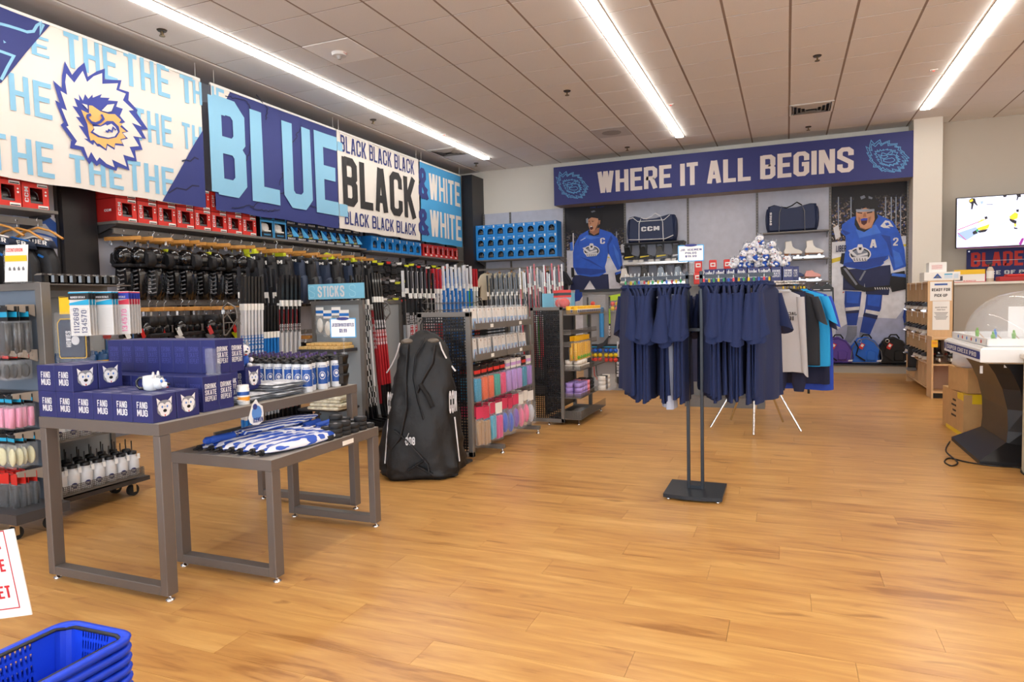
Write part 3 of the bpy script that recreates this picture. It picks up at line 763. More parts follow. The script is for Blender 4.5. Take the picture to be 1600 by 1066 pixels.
# right poster
t = thing('wall_poster', 'poster of a roaring hockey player marked A, next to the white column', 'poster', (1.29, 13.1, 1.7), 0, 'player posters')
ob('print_backing', MB().b2((.725-1.29, -.006, .16-1.7), (1.868-1.29, .018, 3.235-1.7)), crowd_mat('crowd print two', 42, .9, 1.35), t)
pc = Pic(1290, 280, 3.807, (1.29, 13.1, 1.7), .73, 1.863)
pc.p('white', [(30, 375), (500, 335), (500, 400), (30, 440)], 'boards'); pc.p('icel', [(30, 440), (500, 400), (500, 1200), (30, 1200)], 'ice'); pc.p('yellow', [(30, 475), (95, 460), (95, 483), (30, 500)], 'boards'); pc.p('yellow', [(455, 388), (500, 384), (500, 398), (455, 402)], 'boards')
pc.p('ice2', [(60, 900), (200, 820), (420, 830), (500, 760), (500, 1200), (60, 1200)], 'ice'); pc.p('red', [(40, 700), (110, 668), (112, 674), (42, 706)], 'ice'); pc.p('icel', [(30, 560), (110, 520), (100, 700), (30, 760)], 'ice')
for x in (77, 152, 358, 392, 420, 447): pc.p('visor', [(x-4, 105), (x+3, 105), (x+3, 350), (x-4, 350)], 'glass_posts')
pc.p('white', [(45, 290), (75, 270), (90, 340), (60, 360)], 'boards')
pc.p('blued', [(115, 665), (215, 670), (205, 760), (185, 870), (130, 870), (112, 740)], 'socks'); pc.p('blued', [(245, 670), (340, 670), (330, 770), (265, 925), (205, 910), (235, 760)], 'socks')
pc.p('blue', [(125, 670), (205, 672), (195, 740), (125, 735)], 'socks'); pc.p('blue', [(252, 672), (335, 672), (320, 760), (250, 750)], 'socks'); pc.p('white', [(118, 765), (203, 758), (200, 778), (120, 785)], 'socks'); pc.p('white', [(240, 775), (325, 790), (318, 812), (236, 795)], 'socks'); pc.p('navy', [(118, 785), (200, 778), (198, 795), (120, 800)], 'socks'); pc.p('navy', [(228, 795), (312, 812), (305, 835), (222, 815)], 'socks')
pc.p('grey', [(130, 875), (188, 875), (185, 930), (150, 975), (110, 965), (125, 925)], 'skates'); pc.p('grey', [(203, 910), (262, 925), (255, 950), (200, 945)], 'skates')
pc.p('navy', [(105, 540), (385, 510), (392, 600), (375, 690), (240, 685), (232, 620), (225, 665), (103, 660)], 'shorts'); pc.p('grey', [(230, 545), (242, 545), (208, 605), (198, 600)], 'shorts')
pc.p('black', [(95, 440), (120, 440), (110, 510), (85, 500)], 'glove')
pc.p('blue', [(160, 225), (310, 210), (400, 250), (445, 330), (470, 420), (478, 520), (405, 545), (375, 450), (372, 480), (330, 515), (230, 540), (105, 520), (120, 400), (118, 340), (92, 320), (98, 270)], 'jersey')
pc.p('blued', [(330, 330), (385, 340), (400, 470), (385, 450), (365, 380)], 'jersey'); pc.p('bluel', [(400, 420), (440, 440), (465, 510), (415, 530)], 'jersey'); pc.p('blued', [(110, 500), (370, 455), (330, 510), (230, 535), (108, 518)], 'jersey'); pc.p('bluel', [(180, 300), (300, 270), (330, 320), (200, 350)], 'jersey'); pc.p('blued', [(95, 300), (150, 320), (118, 335)], 'jersey')
pc.p('black', [(175, 240), (195, 180), (300, 190), (312, 225), (270, 290), (230, 315), (190, 300), (172, 270)], 'hair')
pc.p('skind', [(200, 260), (285, 255), (275, 290), (235, 300), (205, 290)], 'face'); pc.p('skin', [(180, 190), (235, 170), (290, 190), (292, 240), (270, 285), (240, 296), (205, 285), (183, 240)], 'face')
pc.p('mouth', [(208, 238), (250, 233), (245, 262), (228, 275), (213, 265)], 'face'); pc.p('tooth', [(207, 238), (228, 232), (251, 233), (246, 245), (212, 248)], 'face'); pc.p('black', [(188, 196), (218, 200), (217, 206), (190, 202)], 'face'); pc.p('black', [(245, 198), (278, 192), (277, 199), (246, 205)], 'face'); pc.p('skind', [(228, 200), (238, 200), (243, 224), (222, 226)], 'face'); pc.p('skind', [(195, 225), (208, 232), (204, 262), (196, 250)], 'face'); pc.p('skind', [(255, 228), (270, 222), (262, 258), (254, 262)], 'face')
pc.p('black', [(160, 200), (165, 125), (195, 88), (240, 78), (285, 90), (308, 130), (316, 190), (290, 195), (288, 180), (235, 165), (185, 180), (178, 215)], 'helmet'); pc.p('visor', [(180, 180), (290, 178), (290, 192), (182, 196)], 'helmet'); pc.p('grey', [(205, 105), (230, 95), (238, 110), (212, 122)], 'helmet'); pc.p('grey', [(255, 100), (280, 110), (275, 120), (255, 115)], 'helmet')
pc.p('white', [(325, 280), (355, 245), (380, 250), (405, 285), (370, 280), (385, 292), (345, 290)], 'jersey'); pc.p('blue', [(352, 262), (372, 258), (380, 272), (360, 278)], 'jersey')
pc.p('black', [(390, 560), (470, 545), (490, 600), (480, 655), (395, 672), (380, 620)], 'glove'); pc.p('bluel', [(395, 560), (480, 565), (484, 585), (392, 575)], 'glove'); pc.p('white', [(345, 492), (370, 475), (372, 485), (348, 500)], 'jersey')
pc.p('black', [(88, 525), (115, 515), (140, 540), (200, 625), (240, 645), (385, 630), (385, 650), (230, 670), (180, 655), (130, 610), (95, 565)], 'stick'); pc.p('grey', [(105, 530), (120, 528), (190, 625), (180, 632)], 'stick')
for k in range(7): a = 290+k*14; pc.p('white', [(a, 645), (a+5, 643), (a+10, 655), (a+5, 658)], 'stick')
pc.p('blued', [(480, 730), (500, 720), (500, 900), (470, 880), (458, 820)], 'other_player')
crest(pc, (205, 447), 62); pc.done(t)
pic_text(t, 'alternate_letter', 'A', (262, 410), (304, 357), pc.o, 'white'); pic_text(t, 'sleeve_number', '2', (400, 397), (432, 348), pc.o, 'white'); pic_text(t, 'board_lettering', 'LIBER', (62, 434), (122, 393), pc.o, 'navy')
# television
A = at('y', 12.6, 1494, 309.5); B = at('y', 12.6, 1494, 388.5)
t = thing('television', 'flat television on the right wall showing a hockey game on white ice', 'television', (A.x, 12.6, B.z)); tw, th = 1.42, A.z-B.z
tvw = pm('screen white', 'dfe4ff', .3, emis=1.0)
ob('bezel', MB().box((tw/2, .02, th/2), (tw, .04, th), bev=.004), black_p, t); ob('screen', MB().face([(.014, -.001, .014), (tw-.014, -.001, .014), (tw-.014, -.001, th-.014), (.014, -.001, th-.014)]), tvw, t)
ob('mounting_arm', MB().b2((tw/2-.2, .04, th/2-.15), (tw/2+.2, .53, th/2+.15)), black_p, t)
TM = [pm('tv '+k, c, .4, emis=.9) for k, c in (('yellow', 'e3bf2e'), ('black', '1c1a22'), ('white', 'c9cbe2'), ('red', 'b04a70'), ('blue', '8fa6d8'), ('pale', 'd5dbf8'), ('green', '2f9a60'), ('purple', '8a2f86'))]
q = MB(); o_ = (1400, 260, 4.44)


def tp(mi, pts, L=1):
    from mathutils.geometry import tessellate_polygon
    P = []
    for a in pts: v = at('y', 12.6, o_[0]+a[0]/o_[2], o_[1]+a[1]/o_[2]); P.append(Vector((v.x-A.x, v.z-B.z, 0)))
    q.add([(p.x, -.0015-.0004*L, p.y) for p in P], [x for x in tessellate_polygon([P])], mi)


tp(4, [(425, 462), (560, 410), (640, 395), (640, 420), (560, 470), (485, 515), (430, 490)], 0); tp(5, [(425, 448), (640, 372), (640, 392), (430, 462)], 1); tp(3, [(425, 440), (625, 362), (625, 368), (425, 446)], 2); tp(3, [(425, 462), (430, 460), (488, 510), (484, 514)], 2); tp(4, [(690, 418), (780, 380), (780, 384), (690, 422)], 1)
tp(0, [(560, 400), (590, 370), (630, 365), (650, 400), (640, 430), (600, 445), (565, 440)], 3); tp(1, [(612, 350), (632, 346), (636, 364), (618, 368)], 3); tp(1, [(530, 455), (560, 440), (565, 465), (535, 475)], 3); tp(6, [(555, 440), (568, 432), (572, 450), (558, 456)], 4); tp(5, [(545, 405), (640, 360), (655, 380), (700, 450), (690, 485), (600, 530), (590, 520), (670, 470), (650, 400), (560, 430)], 5); tp(1, [(565, 450), (600, 440), (640, 435), (620, 455), (580, 462)], 4)
tp(0, [(785, 348), (825, 318), (848, 330), (842, 362), (812, 372), (790, 362)], 3); tp(1, [(832, 300), (852, 298), (852, 316), (836, 318)], 3); tp(1, [(785, 362), (815, 370), (838, 378), (832, 400), (808, 392), (790, 378)], 3); tp(0, [(818, 395), (835, 398), (832, 420), (822, 422)], 3); tp(1, [(818, 422), (844, 428), (842, 436), (818, 434)], 3)
tp(1, [(505, 235), (525, 220), (548, 222), (555, 250), (570, 275), (560, 272), (540, 255), (530, 300), (520, 300), (522, 260), (508, 252)], 3); tp(0, [(508, 238), (530, 225), (535, 240), (515, 250)], 4); tp(2, [(568, 240), (600, 218), (615, 235), (612, 258), (635, 285), (625, 288), (600, 268), (588, 305), (582, 300), (585, 262)], 3); tp(4, [(585, 245), (605, 240), (603, 258), (590, 262)], 4); tp(1, [(625, 262), (672, 262), (680, 256), (672, 266), (625, 265)], 3)
tp(2, [(740, 205), (765, 202), (775, 225), (760, 218), (748, 245), (738, 243), (745, 220)], 3); tp(1, [(742, 203), (768, 202), (765, 212), (745, 214)], 4); tp(1, [(835, 197), (865, 195), (868, 212), (850, 215), (842, 236), (834, 234), (840, 212)], 3); tp(7, [(850, 540), (870, 500), (886, 495), (886, 510), (868, 548)], 3); tp(7, [(425, 568), (886, 554), (886, 556), (425, 570)], 2)
ob('game_picture', q, TM, t)

# printed wall panel with a blue and white mask drawing behind the far left rail
t = thing('wall_graphic', 'wall panel printed with a blue and white goalie mask behind the far left rail', 'wall print', (XL+.034, 3.9, 1.9))
q = MB(); f = lambda P, mi, o: flat(q, [tuple(at('x', XL+.036, *p))[1:] for p in P], mi, o, lambda u, v, w: Vector((w*3, u-3.9, v-1.9)))
f([(20, 330), (80, 335), (104, 360), (116, 400), (118, 445), (20, 445)], 1, .001); f([(36, 345), (75, 338), (98, 358), (112, 395), (108, 440), (95, 400), (80, 372), (55, 365)], 0, .002); f([(45, 352), (70, 350), (88, 372), (70, 366), (50, 362)], 1, .003); f([(84, 360), (96, 372), (104, 398), (96, 392)], 1, .003); f([(20, 375), (60, 378), (82, 400), (60, 396), (20, 388)], 2, .003)
ob('mask_drawing', q, [pm('graphic blue', '2f5fb8', .6), pm('graphic pale', 'c9d0e2', .6), pm('graphic pink', 'b88a92', .6)], t)
# ================================================================== shared goods and helpers
wood_h = pm('hanger wood', 'c98f45', .5, var=.12, vs=30); cardb = pm('cardboard', 'c39863', .8, var=.06, vs=12)
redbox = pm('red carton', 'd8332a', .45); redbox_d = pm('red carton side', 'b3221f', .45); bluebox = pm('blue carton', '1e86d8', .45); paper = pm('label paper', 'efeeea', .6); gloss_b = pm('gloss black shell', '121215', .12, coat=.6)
yell = pm('acid yellow', 'cfd61e', .5); accent_r = pm('accent red', 'd02a24', .45); accent_b = pm('accent blue', '1d6fc4', .4); navyb = pm('carton navy', '262b66', .42); white_t = pm('print white', 'e6e4e6', .5)
clearp = pm('clear plastic bag', 'e9eef2', .12, alpha=.1, spec=.8); clear2 = pm('clear acrylic', 'f2f6f8', .05, alpha=.1, spec=.9)
helm_w = pm('white shell', 'e4e2dc', .2); pad_n = pm('navy nylon', '22304a', .6, bump=.2, bs=40); pad_k = pm('black nylon', '1b1b1f', .55, bump=.3, bs=30); grey_p = pm('mid grey plastic', '6e6e72', .45); dk_int = pm('carton inside', '2a3138', .8)


def LF(u, v, w): return Vector((w, u, v))   # faces +X, local


def open_box(w, h, d, win, mats, arch=False, side_text=None, face_text=None, stickers=True):
    """a carton standing on z=0 with its front at x=0 facing +X; width along y; win = (y0, z0, y1, z1) opening in the front"""
    mb = MB(); t = .003; y0, z0, y1, z1 = win
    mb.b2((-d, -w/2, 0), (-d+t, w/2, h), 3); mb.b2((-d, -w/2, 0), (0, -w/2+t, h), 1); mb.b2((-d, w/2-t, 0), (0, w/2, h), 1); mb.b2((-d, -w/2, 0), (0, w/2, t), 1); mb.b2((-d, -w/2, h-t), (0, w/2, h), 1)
    mb.b2((-t, -w/2, 0), (0, y0, h), 0); mb.b2((-t, y1, 0), (0, w/2, h), 0); mb.b2((-t, y0, 0), (0, y1, z0), 0); mb.b2((-t, y0, z1), (0, y1, h), 0)
    if arch:
        r = (y1-y0)/2; cy = (y0+y1)/2
        for s in (-1, 1):
            pts = [(cy+s*r, z1)]+[(cy+s*r*cos(a), z1-r*.9+r*.9*sin(a)) for a in [k*pi/10 for k in range(6)]]
            mb.face([(-.001, u, v) for u, v in pts], 0)
    if not arch: mb.face([(-.003, y0-.0, z0), (-.003, y0+.0, z0+.001), (-.003, y0+.03, z0)], 0)
    mb.b2((-d+.01, y0+.002, .004), (-d+.02, y1-.002, h-.01), 3)
    return mb


def helmet_mb(s=1, cage=False):
    """a hockey helmet shell, front towards +X, base at z=0"""
    mb = MB(); R = []
    for z, rx, ry, ox in ((0, .098, .078, 0), (.03, .112, .086, 0), (.07, .115, .09, -.004), (.105, .104, .082, -.008), (.13, .078, .06, -.012), (.143, .035, .028, -.014)):
        R.append([Vector((ox+rx*cos(a*pi/8)*s, ry*sin(a*pi/8)*s*(1+.06*cos(4*a*pi/8)), z*s)) for a in range(16)])
    mb.rings(R, 0)
    for y in (-.035, 0, .035): mb.tube([(.1*s, y*s, .05*s), (.085*s, y*s, .105*s), (.02*s, y*s, .146*s), (-.06*s, y*s, .13*s)], .006*s, 5, 1)
    mb.box((.1*s, 0, .02*s), (.03*s, .13*s, .02*s), 1)
    if cage:
        for k in range(4): mb.tube([(.06*s, -.08*s, (-.01-.0*k+.02*k)*s), (.135*s, 0, (-.01+.02*k)*s), (.06*s, .08*s, (-.01+.02*k)*s)], .0025*s, 4, 2)
        for y in (-.05, -.018, .018, .05): mb.tube([(.12*s, y*s, -.015*s), (.125*s, y*s, .06*s)], .0025*s, 4, 2)
    return mb


def label_row(n, what, where, frm='left'): return [f'{nth(i+1)} {what} from the {frm} {where}' for i in range(n)]


# ---- red helmet cartons
def red_carton(w=.235, h=.232, d=.33):
    t = thing('helmet_carton', 'x', 'box', (0, 0, 0))
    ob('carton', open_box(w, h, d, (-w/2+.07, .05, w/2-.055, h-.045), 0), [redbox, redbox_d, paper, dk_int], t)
    q = MB(); put_text(q, 'CCM', lambda u, v, ww: Vector((.0015+ww, -w/2+.038-(v), u)), .055, -.017, .19, .017, 1.0); ob('lettering', q, white_t, t)
    for z in (.022, h-.018): ps = ob('price_sticker', MB().box((.0012, w/2-.055, z), (.002, .09, .028), 0), paper, t); ob('barcode', MB().box((.0025, w/2-.055, z-.006), (.001, .08, .009), 0), ink, ps)
    ob('helmet', helmet_mb(.95), [gloss_b, grey_p], t).location = (-.13, .01, .045)
    q = MB().cyl((0, w/2-.028, h-.07), (.002, w/2-.028, h-.07), .008, n=10); q.cyl((0, w/2-.028, h-.1), (.002, w/2-.028, h-.1), .01, n=10); ob('size_dots', q, paper, t)
    q = MB(); put_text(q, 'CCM', lambda u, v, ww: Vector((-.17+u, -w/2-.001-ww, v)), .0, .1, .1, .125, 1.0); ob('side_lettering', q, white_t, t)
    return t


rc_ = red_carton(); k = 0
ys = [2.95, 3.19, 3.43, 3.67, 3.91]
for lv in (0, 1):
    for i, y in enumerate(ys): place(rc_, (-6.27, y+.12, 2.285+lv*.235), 0, f'red helmet carton, {nth(i+1)} from the left, {"upper" if lv else "lower"} row at the far left end', 'red helmet cartons')
for lv in (0, 1):
    for i in range(8): place(rc_, (-6.27, 4.93+i*.243, 2.265+lv*.235), 0, f'red helmet carton, {nth(i+1)} of the {"upper" if lv else "lower"} row under the BLUE banner', 'red helmet cartons')
# ---- cartons with white helmets, black-fronted cartons with blue flaps
for i in range(2):
    for lv in (0, 1):
        t = thing('helmet_carton', f'black and blue carton holding a white helmet, {"first" if i == 0 else "second"} after the red ones, {"upper" if lv else "lower"} row', 'box', (-6.27, 6.94+i*.245, 2.265+lv*.235))
        ob('carton', open_box(.24, .23, .33, (-.1, .07, .1, .2), 0), [cyanb, black_p, paper, pm('carton kraft', '6a5a48', .7)], t)
        q = MB().box((.001, 0, .04), (.003, .2, .065), 0); ob('front_panel', q, black_p, t); q = MB(); put_text(q, 'BAUER', lambda u, v, w: Vector((.004+w, u, v)), -.06, .03, .06, .05, .9); ob('lettering', q, cyanb, t)
        ob('helmet', helmet_mb(.95), [helm_w, helm_w], t).location = (-.1, 0, .07)
pr = thing('helmet_carton', 'x', 'box'); q = MB()
q.b2((-.3, -.105, 0), (-.297, .105, .21), 3); q.b2((-.3, -.105, 0), (0, -.102, .21), 0); q.b2((-.3, .102, 0), (0, .105, .21), 0); q.b2((-.3, -.105, 0), (0, .105, .003), 1); q.b2((-.3, -.105, .207), (0, .105, .21), 1); q.b2((-.003, -.105, 0), (0, .105, .055), 1); q.b2((-.003, -.105, .185), (0, .105, .21), 1)
ob('carton', q, [accent_b, black_p, paper, dk_int], pr); q = MB(); q.face([(.001, .02, .055), (.03, .1, .055), (.03, .1, .07), (.001, -.01, .185), (.001, -.03, .185)]); ob('blue_flap', q, cyanb, pr)
q = MB(); put_text(q, 'BAUER', lambda u, v, w: Vector((.0015+w, u, v)), -.085, .012, .06, .038, 1.0); ob('lettering', q, white_t, pr)
ob('helmet', helmet_mb(.9), [gloss_b, grey_p], pr).location = (-.1, 0, .055); ob('yellow_tag', MB().box((.001, -.05, .058), (.002, .08, .008)), yell, pr)
for i in range(7 if 0 else 8):
    for lv in (0, 1): place(pr, (-6.27, 7.42+i*.213, 2.265+lv*.213), 0, f'black helmet carton with a blue flap, {nth(i+1)} of the {"upper" if lv else "lower"} row', 'black helmet cartons')


# ---- shelves and hang rails along the left wall
def wall_shelf(lab, y0, y1, z=2.255, d=.4):
    t = thing('wall_shelf', lab, 'shelf', (0, 0, 0)); ob('board', MB().b2((XL+.03, y0, z-.03), (XL+.03+d, y1, z-.001), 0, .003), steel_g, t)
    n = max(2, int((y1-y0)/1.2)+1)
    for k in range(n):
        y = y0+.02+(y1-y0-.04)*k/(n-1); ob('bracket', MB().prism([(XL+.05, z-.03), (XL+.05, z-.12), (XL+.09, z-.12), (XL+.35, z-.05), (XL+.35, z-.03)], lambda u, v, w, y=y: Vector((u, y+w, v)), -.006, .006), steel_d, t)
    return t


wall_shelf('grey wall shelf under the red cartons at the far left', 2.6, 4.2, 2.285); wall_shelf('long grey wall shelf under the red and black helmet cartons', 4.80, 9.12, 2.265); wall_shelf('grey wall shelf under the bright blue and red cartons beside the black pilaster', 9.27, 12.55, 2.25)


def hang_rail(lab, y0, y1, z, x=-6.35):
    t = thing('hang_rail', lab, 'rail', (0, 0, 0)); ob('bar', MB().b2((x-.012, y0, z-.03), (x+.012, y1, z+.03)), steel_g, t)
    ob('slots', (lambda m: ([m.box((x+.0125, y, z), (.002, .006, .012), 0) for y in [y0+.1+k*.15 for k in range(int((y1-y0-.1)/.15))]], m)[-1])(MB()), black_p, t, kind='stuff')
    for y in (y0+.03, (y0+y1)/2, y1-.03): ob('arm', MB().prism([(XL+.05, z+.04), (XL+.05, z-.06), (XL+.1, z-.06), (x, z-.02), (x, z+.02)], lambda u, v, w, y=y: Vector((u, y+w, v)), -.006, .006), steel_d, t)
    return t


hang_rail('grey hang rail under the far left shelf', 2.6, 4.12, 2.175); hang_rail('long grey hang rail under the helmet shelf', 4.83, 9.1, 2.17); hang_rail('short grey hang rail low down under the shin guards', 4.83, 6.75, 1.43)
hang_rail('low grey hang rail behind the white hockey sticks', 6.9, 8.3, 1.0)


# hanger with clamp bar: bar runs towards the shop (x), hook above
def hanger(t, tilt=0):
    R = Matrix.Rotation(tilt, 3, 'Z')
    ob('hanger_bar', MB().box((0, 0, .0), (.36, .022, .035), bev=.004, R=R), wood_h, t)
    q = MB().tube([R @ Vector(p) for p in ((0, 0, .015), (0, 0, .05), (.02, 0, .07), (0, 0, .09), (-.02, 0, .075))], .003, 5); ob('hook', q, chrome, t)
    for s in (-.12, .12): ob('clip', MB().box(R @ Vector((s, 0, -.03)), (.014, .02, .05)).tube([R @ Vector((s, -.012, -.05)), R @ Vector((s, .012, -.05))], .006, 6), chrome, t)


def FXl(x0=0): return lambda u, v, w: Vector((x0+w, u, v))


def shin_guard(seed):
    """hard shell shin guard with knee cap hanging knee up, front towards +X"""
    r = random.Random(seed); t = thing('shin_guard', 'x', 'shin guard'); hanger(t, 1.57)
    kn = [(.0, -.07), (.06, -.09), (.085, -.15), (.08, -.2), (.05, -.24), (-.05, -.24), (-.08, -.2), (-.085, -.15), (-.06, -.09)]
    q = MB().prism(kn, FXl(), -.06, .075, 0, .35); q.ell((.05, 0, -.16), (.05, .06, .06), 12, 6, 0); ob('knee_cap', q, gloss_b, t)
    sh = [(.065, -.25), (.075, -.33), (.06, -.48), (.035, -.56), (-.035, -.56), (-.06, -.48), (-.075, -.33), (-.065, -.25)]
    q = MB().prism(sh, FXl(), -.05, .06, 0, .25)
    for k in range(6): q.tube([(.06, -.03, -.29-k*.04), (.078, 0, -.3-k*.04), (.06, .03, -.29-k*.04)], .007, 5, 1)
    ob('shin_shell', q, [gloss_b, grey_p], t)
    wing = [(.07, -.1), (.13, -.13), (.14, -.22), (.1, -.27), (.07, -.22)]; s = 1 if r.random() < .5 else -1
    q = MB().prism([(u*s, v) for u, v in wing], FXl(), -.09, .01, 0, .2); ob('side_wing', q, pad_k, t)
    q = MB().box((.0, 0, -.245), (.14, .17, .03), bev=.008); ob('strap', q, pad_k, t)
    if r.random() < .6: ob('yellow_lining', MB().prism([(-.03*s, -.075), (.06*s, -.07), (.08*s, -.12), (.0, -.13)], FXl(), -.085, -.055, 0, .2), yell, t)
    q = MB(); put_text(q, 'BAUER', lambda u, v, w: Vector((.0635+w, -.045+v, -.5+u)), 0, 0, .14, .03, 1.1); ob('lettering', q, white_t, t)
    return t


def elbow_pad(seed):
    r = random.Random(seed); t = thing('elbow_pad', 'x', 'elbow pad'); hanger(t, 1.57)
    q = MB().ell((.03, 0, -.17), (.075, .07, .08), 12, 7, 0); q.prism([(-.07, -.06), (.07, -.06), (.08, -.14), (-.08, -.14)], FXl(), -.06, .05, 1, .25); q.prism([(-.075, -.21), (.075, -.21), (.06, -.34), (-.06, -.34)], FXl(), -.055, .05, 1, .25); ob('shell', q, [gloss_b, pad_k], t)
    ob('strap', MB().box((.0, 0, -.22), (.14, .165, .03), bev=.006), pad_k, t)
    c = r.choice([yell, grey_p, accent_r, paper]); ob('accent_panel', MB().prism([(-.05, -.24), (.0, -.22), (.05, -.26), (.0, -.3)], FXl(.045), 0, .02, 0, .1), c, t)
    ob('swing_tag', MB().box((.1, .02, -.2), (.003, .04, .08), R=Matrix.Rotation(.4, 3, 'X')), r.choice([accent_r, paper, accent_r]), t)
    return t


def hockey_pants(seed, col, yel=False):
    r = random.Random(seed); t = thing('hockey_pants', 'x', 'hockey pants'); hanger(t, 1.57)
    body = [(-.05, -.05), (.05, -.05), (.14, -.10), (.15, -.26), (.17, -.55), (.1, -.58), (-.1, -.58), (-.16, -.55), (-.14, -.26), (-.13, -.10)]
    ob('shell', MB().prism(body, FXl(), -.07, .075, 0, .22), col, t)
    q = MB()
    for s in (-1, 1): q.prism([(.01*s, -.3), (.165*s, -.28), (.18*s, -.62), (.02*s, -.64)], FXl(), -.078, .083, 0, .14)
    ob('legs', q, col, t)
    q = MB().prism([(-.12, -.06), (.12, -.05), (.135, -.12), (-.135, -.13)], FXl(), -.06, .09, 0, .12); ob('waist_belt', q, pad_k, t)
    q = MB(); put_text(q, r.choice(['CCM', 'BAUER']), lambda u, v, w: Vector((.093+w, u, v)), -.09, -.118, .09, -.085, 1.0); ob('lettering', q, paper, t)
    if yel: ob('yellow_pad', MB().prism([(-.09, 0), (-.02, .04), (.07, .0), (.08, -.09), (-.06, -.1)], FXl(), -.065, .05, 0, .2), yell, t)
    q = MB(); put_text(q, 'TECH', lambda u, v, w: Vector((.086+w, u, v)), .03, -.61, .15, -.585, 1.0); ob('hem_lettering', q, paper, t)
    return t


# far left bay: dark pants with blue and white waistbands on curved wooden hangers
def folded_pants(seed):
    r = random.Random(seed); t = thing('hockey_pants', 'x', 'hockey pants')
    R = MB().tube([(0, -.2, .0), (0, -.1, .07), (0, 0, .1), (0, .1, .07), (0, .2, 0)], .018, 8, flat=.6); ob('hanger_bar', R, wood_h, t); ob('hook', MB().tube([(0, 0, .11), (0, 0, .15), (.02, 0, .17), (0, 0, .19)], .003, 5), chrome, t)
    ob('shell', MB().prism([(-.1, -.08), (.1, -.08), (.15, -.2), (.16, -.5), (-.14, -.5), (-.13, -.2)], FXl(), -.06, .07, 0, .2), pad_k, t)
    ob('waistband', MB().prism([(-.11, -.02), (0, .01), (.11, -.02), (.135, -.09), (0, -.075), (-.135, -.09)], FXl(), -.07, .08, 0, .1), pad_n, t)
    ob('blue_trim', MB().tube([(.078, -.12, -.02), (.085, 0, .012), (.078, .12, -.02)], .008, 6), r.choice([accent_b, paper]), t)
    q = MB(); put_text(q, 'BAUER', lambda u, v, w: Vector((.083+w, u, v+.02-.5*u*u*4)), -.1, -.07, .1, -.03, 1.1); ob('lettering', q, paper, t); ob('yellow_tab', MB().box((.07, .04, -.16), (.01, .05, .02), R=Matrix.Rotation(-.5, 3, 'X')), r.choice([yell, accent_b]), t)
    return t


fp = [folded_pants(i) for i in range(2)]
for i, y in enumerate((3.32, 3.5, 3.7, 3.86, 4.04)):
    o = fp[i % 2]; place(o, (-6.28, y, 2.02-.02*(i % 2)), -1.0, f'dark hockey pants with curved blue waistband, {nth(i+1)} on the far left rail', 'pants on the far left rail')
sg = [shin_guard(i) for i in range(4)]
ysg = [4.93, 5.05, 5.15, 5.26, 5.42, 5.55, 5.68, 5.85, 5.95, 6.12, 6.25, 6.42]
for i, y in enumerate(ysg): place(sg[i % 4], (-6.3+.05*((i*7) % 3-1), 4.93+i*.138, 2.10), [-1.25, -1.5, -1.1, -1.4][i % 4], f'glossy black shin guard, {nth(i+1)} from the left on the long rail', 'shin guards').scale = (1, 1.1, 1.14)
ep = [elbow_pad(i) for i in range(4)]
for o in ep: o.scale = (1.15, 1.15, 1.25)
for i in range(13): place(ep[i % 4], (-6.27+.05*((i*5) % 3-1), 4.95+i*.137, 1.36), [-1.2, -1.5, -1.35, -1.1][i % 4], f'black elbow pad, {nth(i+1)} from the left on the short low rail', 'elbow pads')
for i in range(4): place(ep[(i+1) % 4], (-6.27, 7.0+i*.2, 7.0 and .93), -1.3+.1*(-1)**i, f'black elbow pad, {nth(i+1)} from the left on the low rail behind the sticks', 'elbow pads')
hp = [hockey_pants(1, pad_k, True), hockey_pants(2, pad_k), hockey_pants(3, pad_n), hockey_pants(4, pad_k, True)]
for i in range(14): place(hp[(0, 1, 1, 3, 2, 1, 2, 2, 3, 1, 2, 3, 1, 1)[i]], (-6.25+.04*(i % 3), 6.62+i*.18, 2.09-.015*(i % 2)), [-1.3, -1.5, -1.2, -1.4, -1.35][i % 5], f'{("black", "black", "black", "black", "navy", "black", "navy", "navy", "black", "black", "navy", "black", "black", "black")[i]} padded hockey pants, {nth(i+1)} from the left on the long rail', 'hockey pants on the long rail').scale = (1, 1.2, 1.5) if i in (1, 2) else (1, 1.1, 1.12)

# third bay: blue cartons with arch windows, red cartons, gloves on hooks
def arch_carton(w=.222, h=.24, d=.34, dark=True):
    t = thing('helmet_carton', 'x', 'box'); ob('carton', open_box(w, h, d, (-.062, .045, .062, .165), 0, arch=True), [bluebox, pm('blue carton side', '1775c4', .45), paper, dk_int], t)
    q = MB(); put_text(q, 'BAUER', lambda u, v, ww: Vector((.001+ww, u, v)), -.06, .205, .02, .222, .9); ob('lettering', q, pm('pale blue print', '9cc8ec', .5), t)
    ob('sticker', MB().box((.001, .075, .2), (.002, .03, .05)), paper, t); hm = ob('helmet', helmet_mb(.72, True), [gloss_b if dark else helm_w, grey_p, steel_g], t); hm.location = (-.1, 0, .062)
    return t


ac = arch_carton()
for i in range(7): place(ac, (-6.27, 9.42+i*.232, 2.252), 0, f'bright blue helmet carton, {nth(i+1)} in the row on the left wall', 'blue helmet cartons on the left wall')
rs = thing('mask_carton', 'x', 'box'); ob('carton', open_box(.2, .23, .3, (-.06, .06, .02, .17), 0), [redbox, redbox_d, paper, dk_int], rs)
q = MB(); put_text(q, 'CCM', lambda u, v, ww: Vector((.0015+ww, .06-v, u)), .07, -.018, .2, .018, 1.0); ob('lettering', q, white_t, rs); ob('price_sticker', MB().box((.001, .0, .03), (.002, .07, .025)), paper, rs); ob('contents', MB().ell((-.08, -.02, .1), (.05, .05, .07)), gloss_b, rs)
for i in range(7): place(rs, (-6.27, 11.1+i*.204, 2.252), 0, f'red carton with a small window, {nth(i+1)} in the row beside the black pilaster', 'red cartons beside the pilaster')


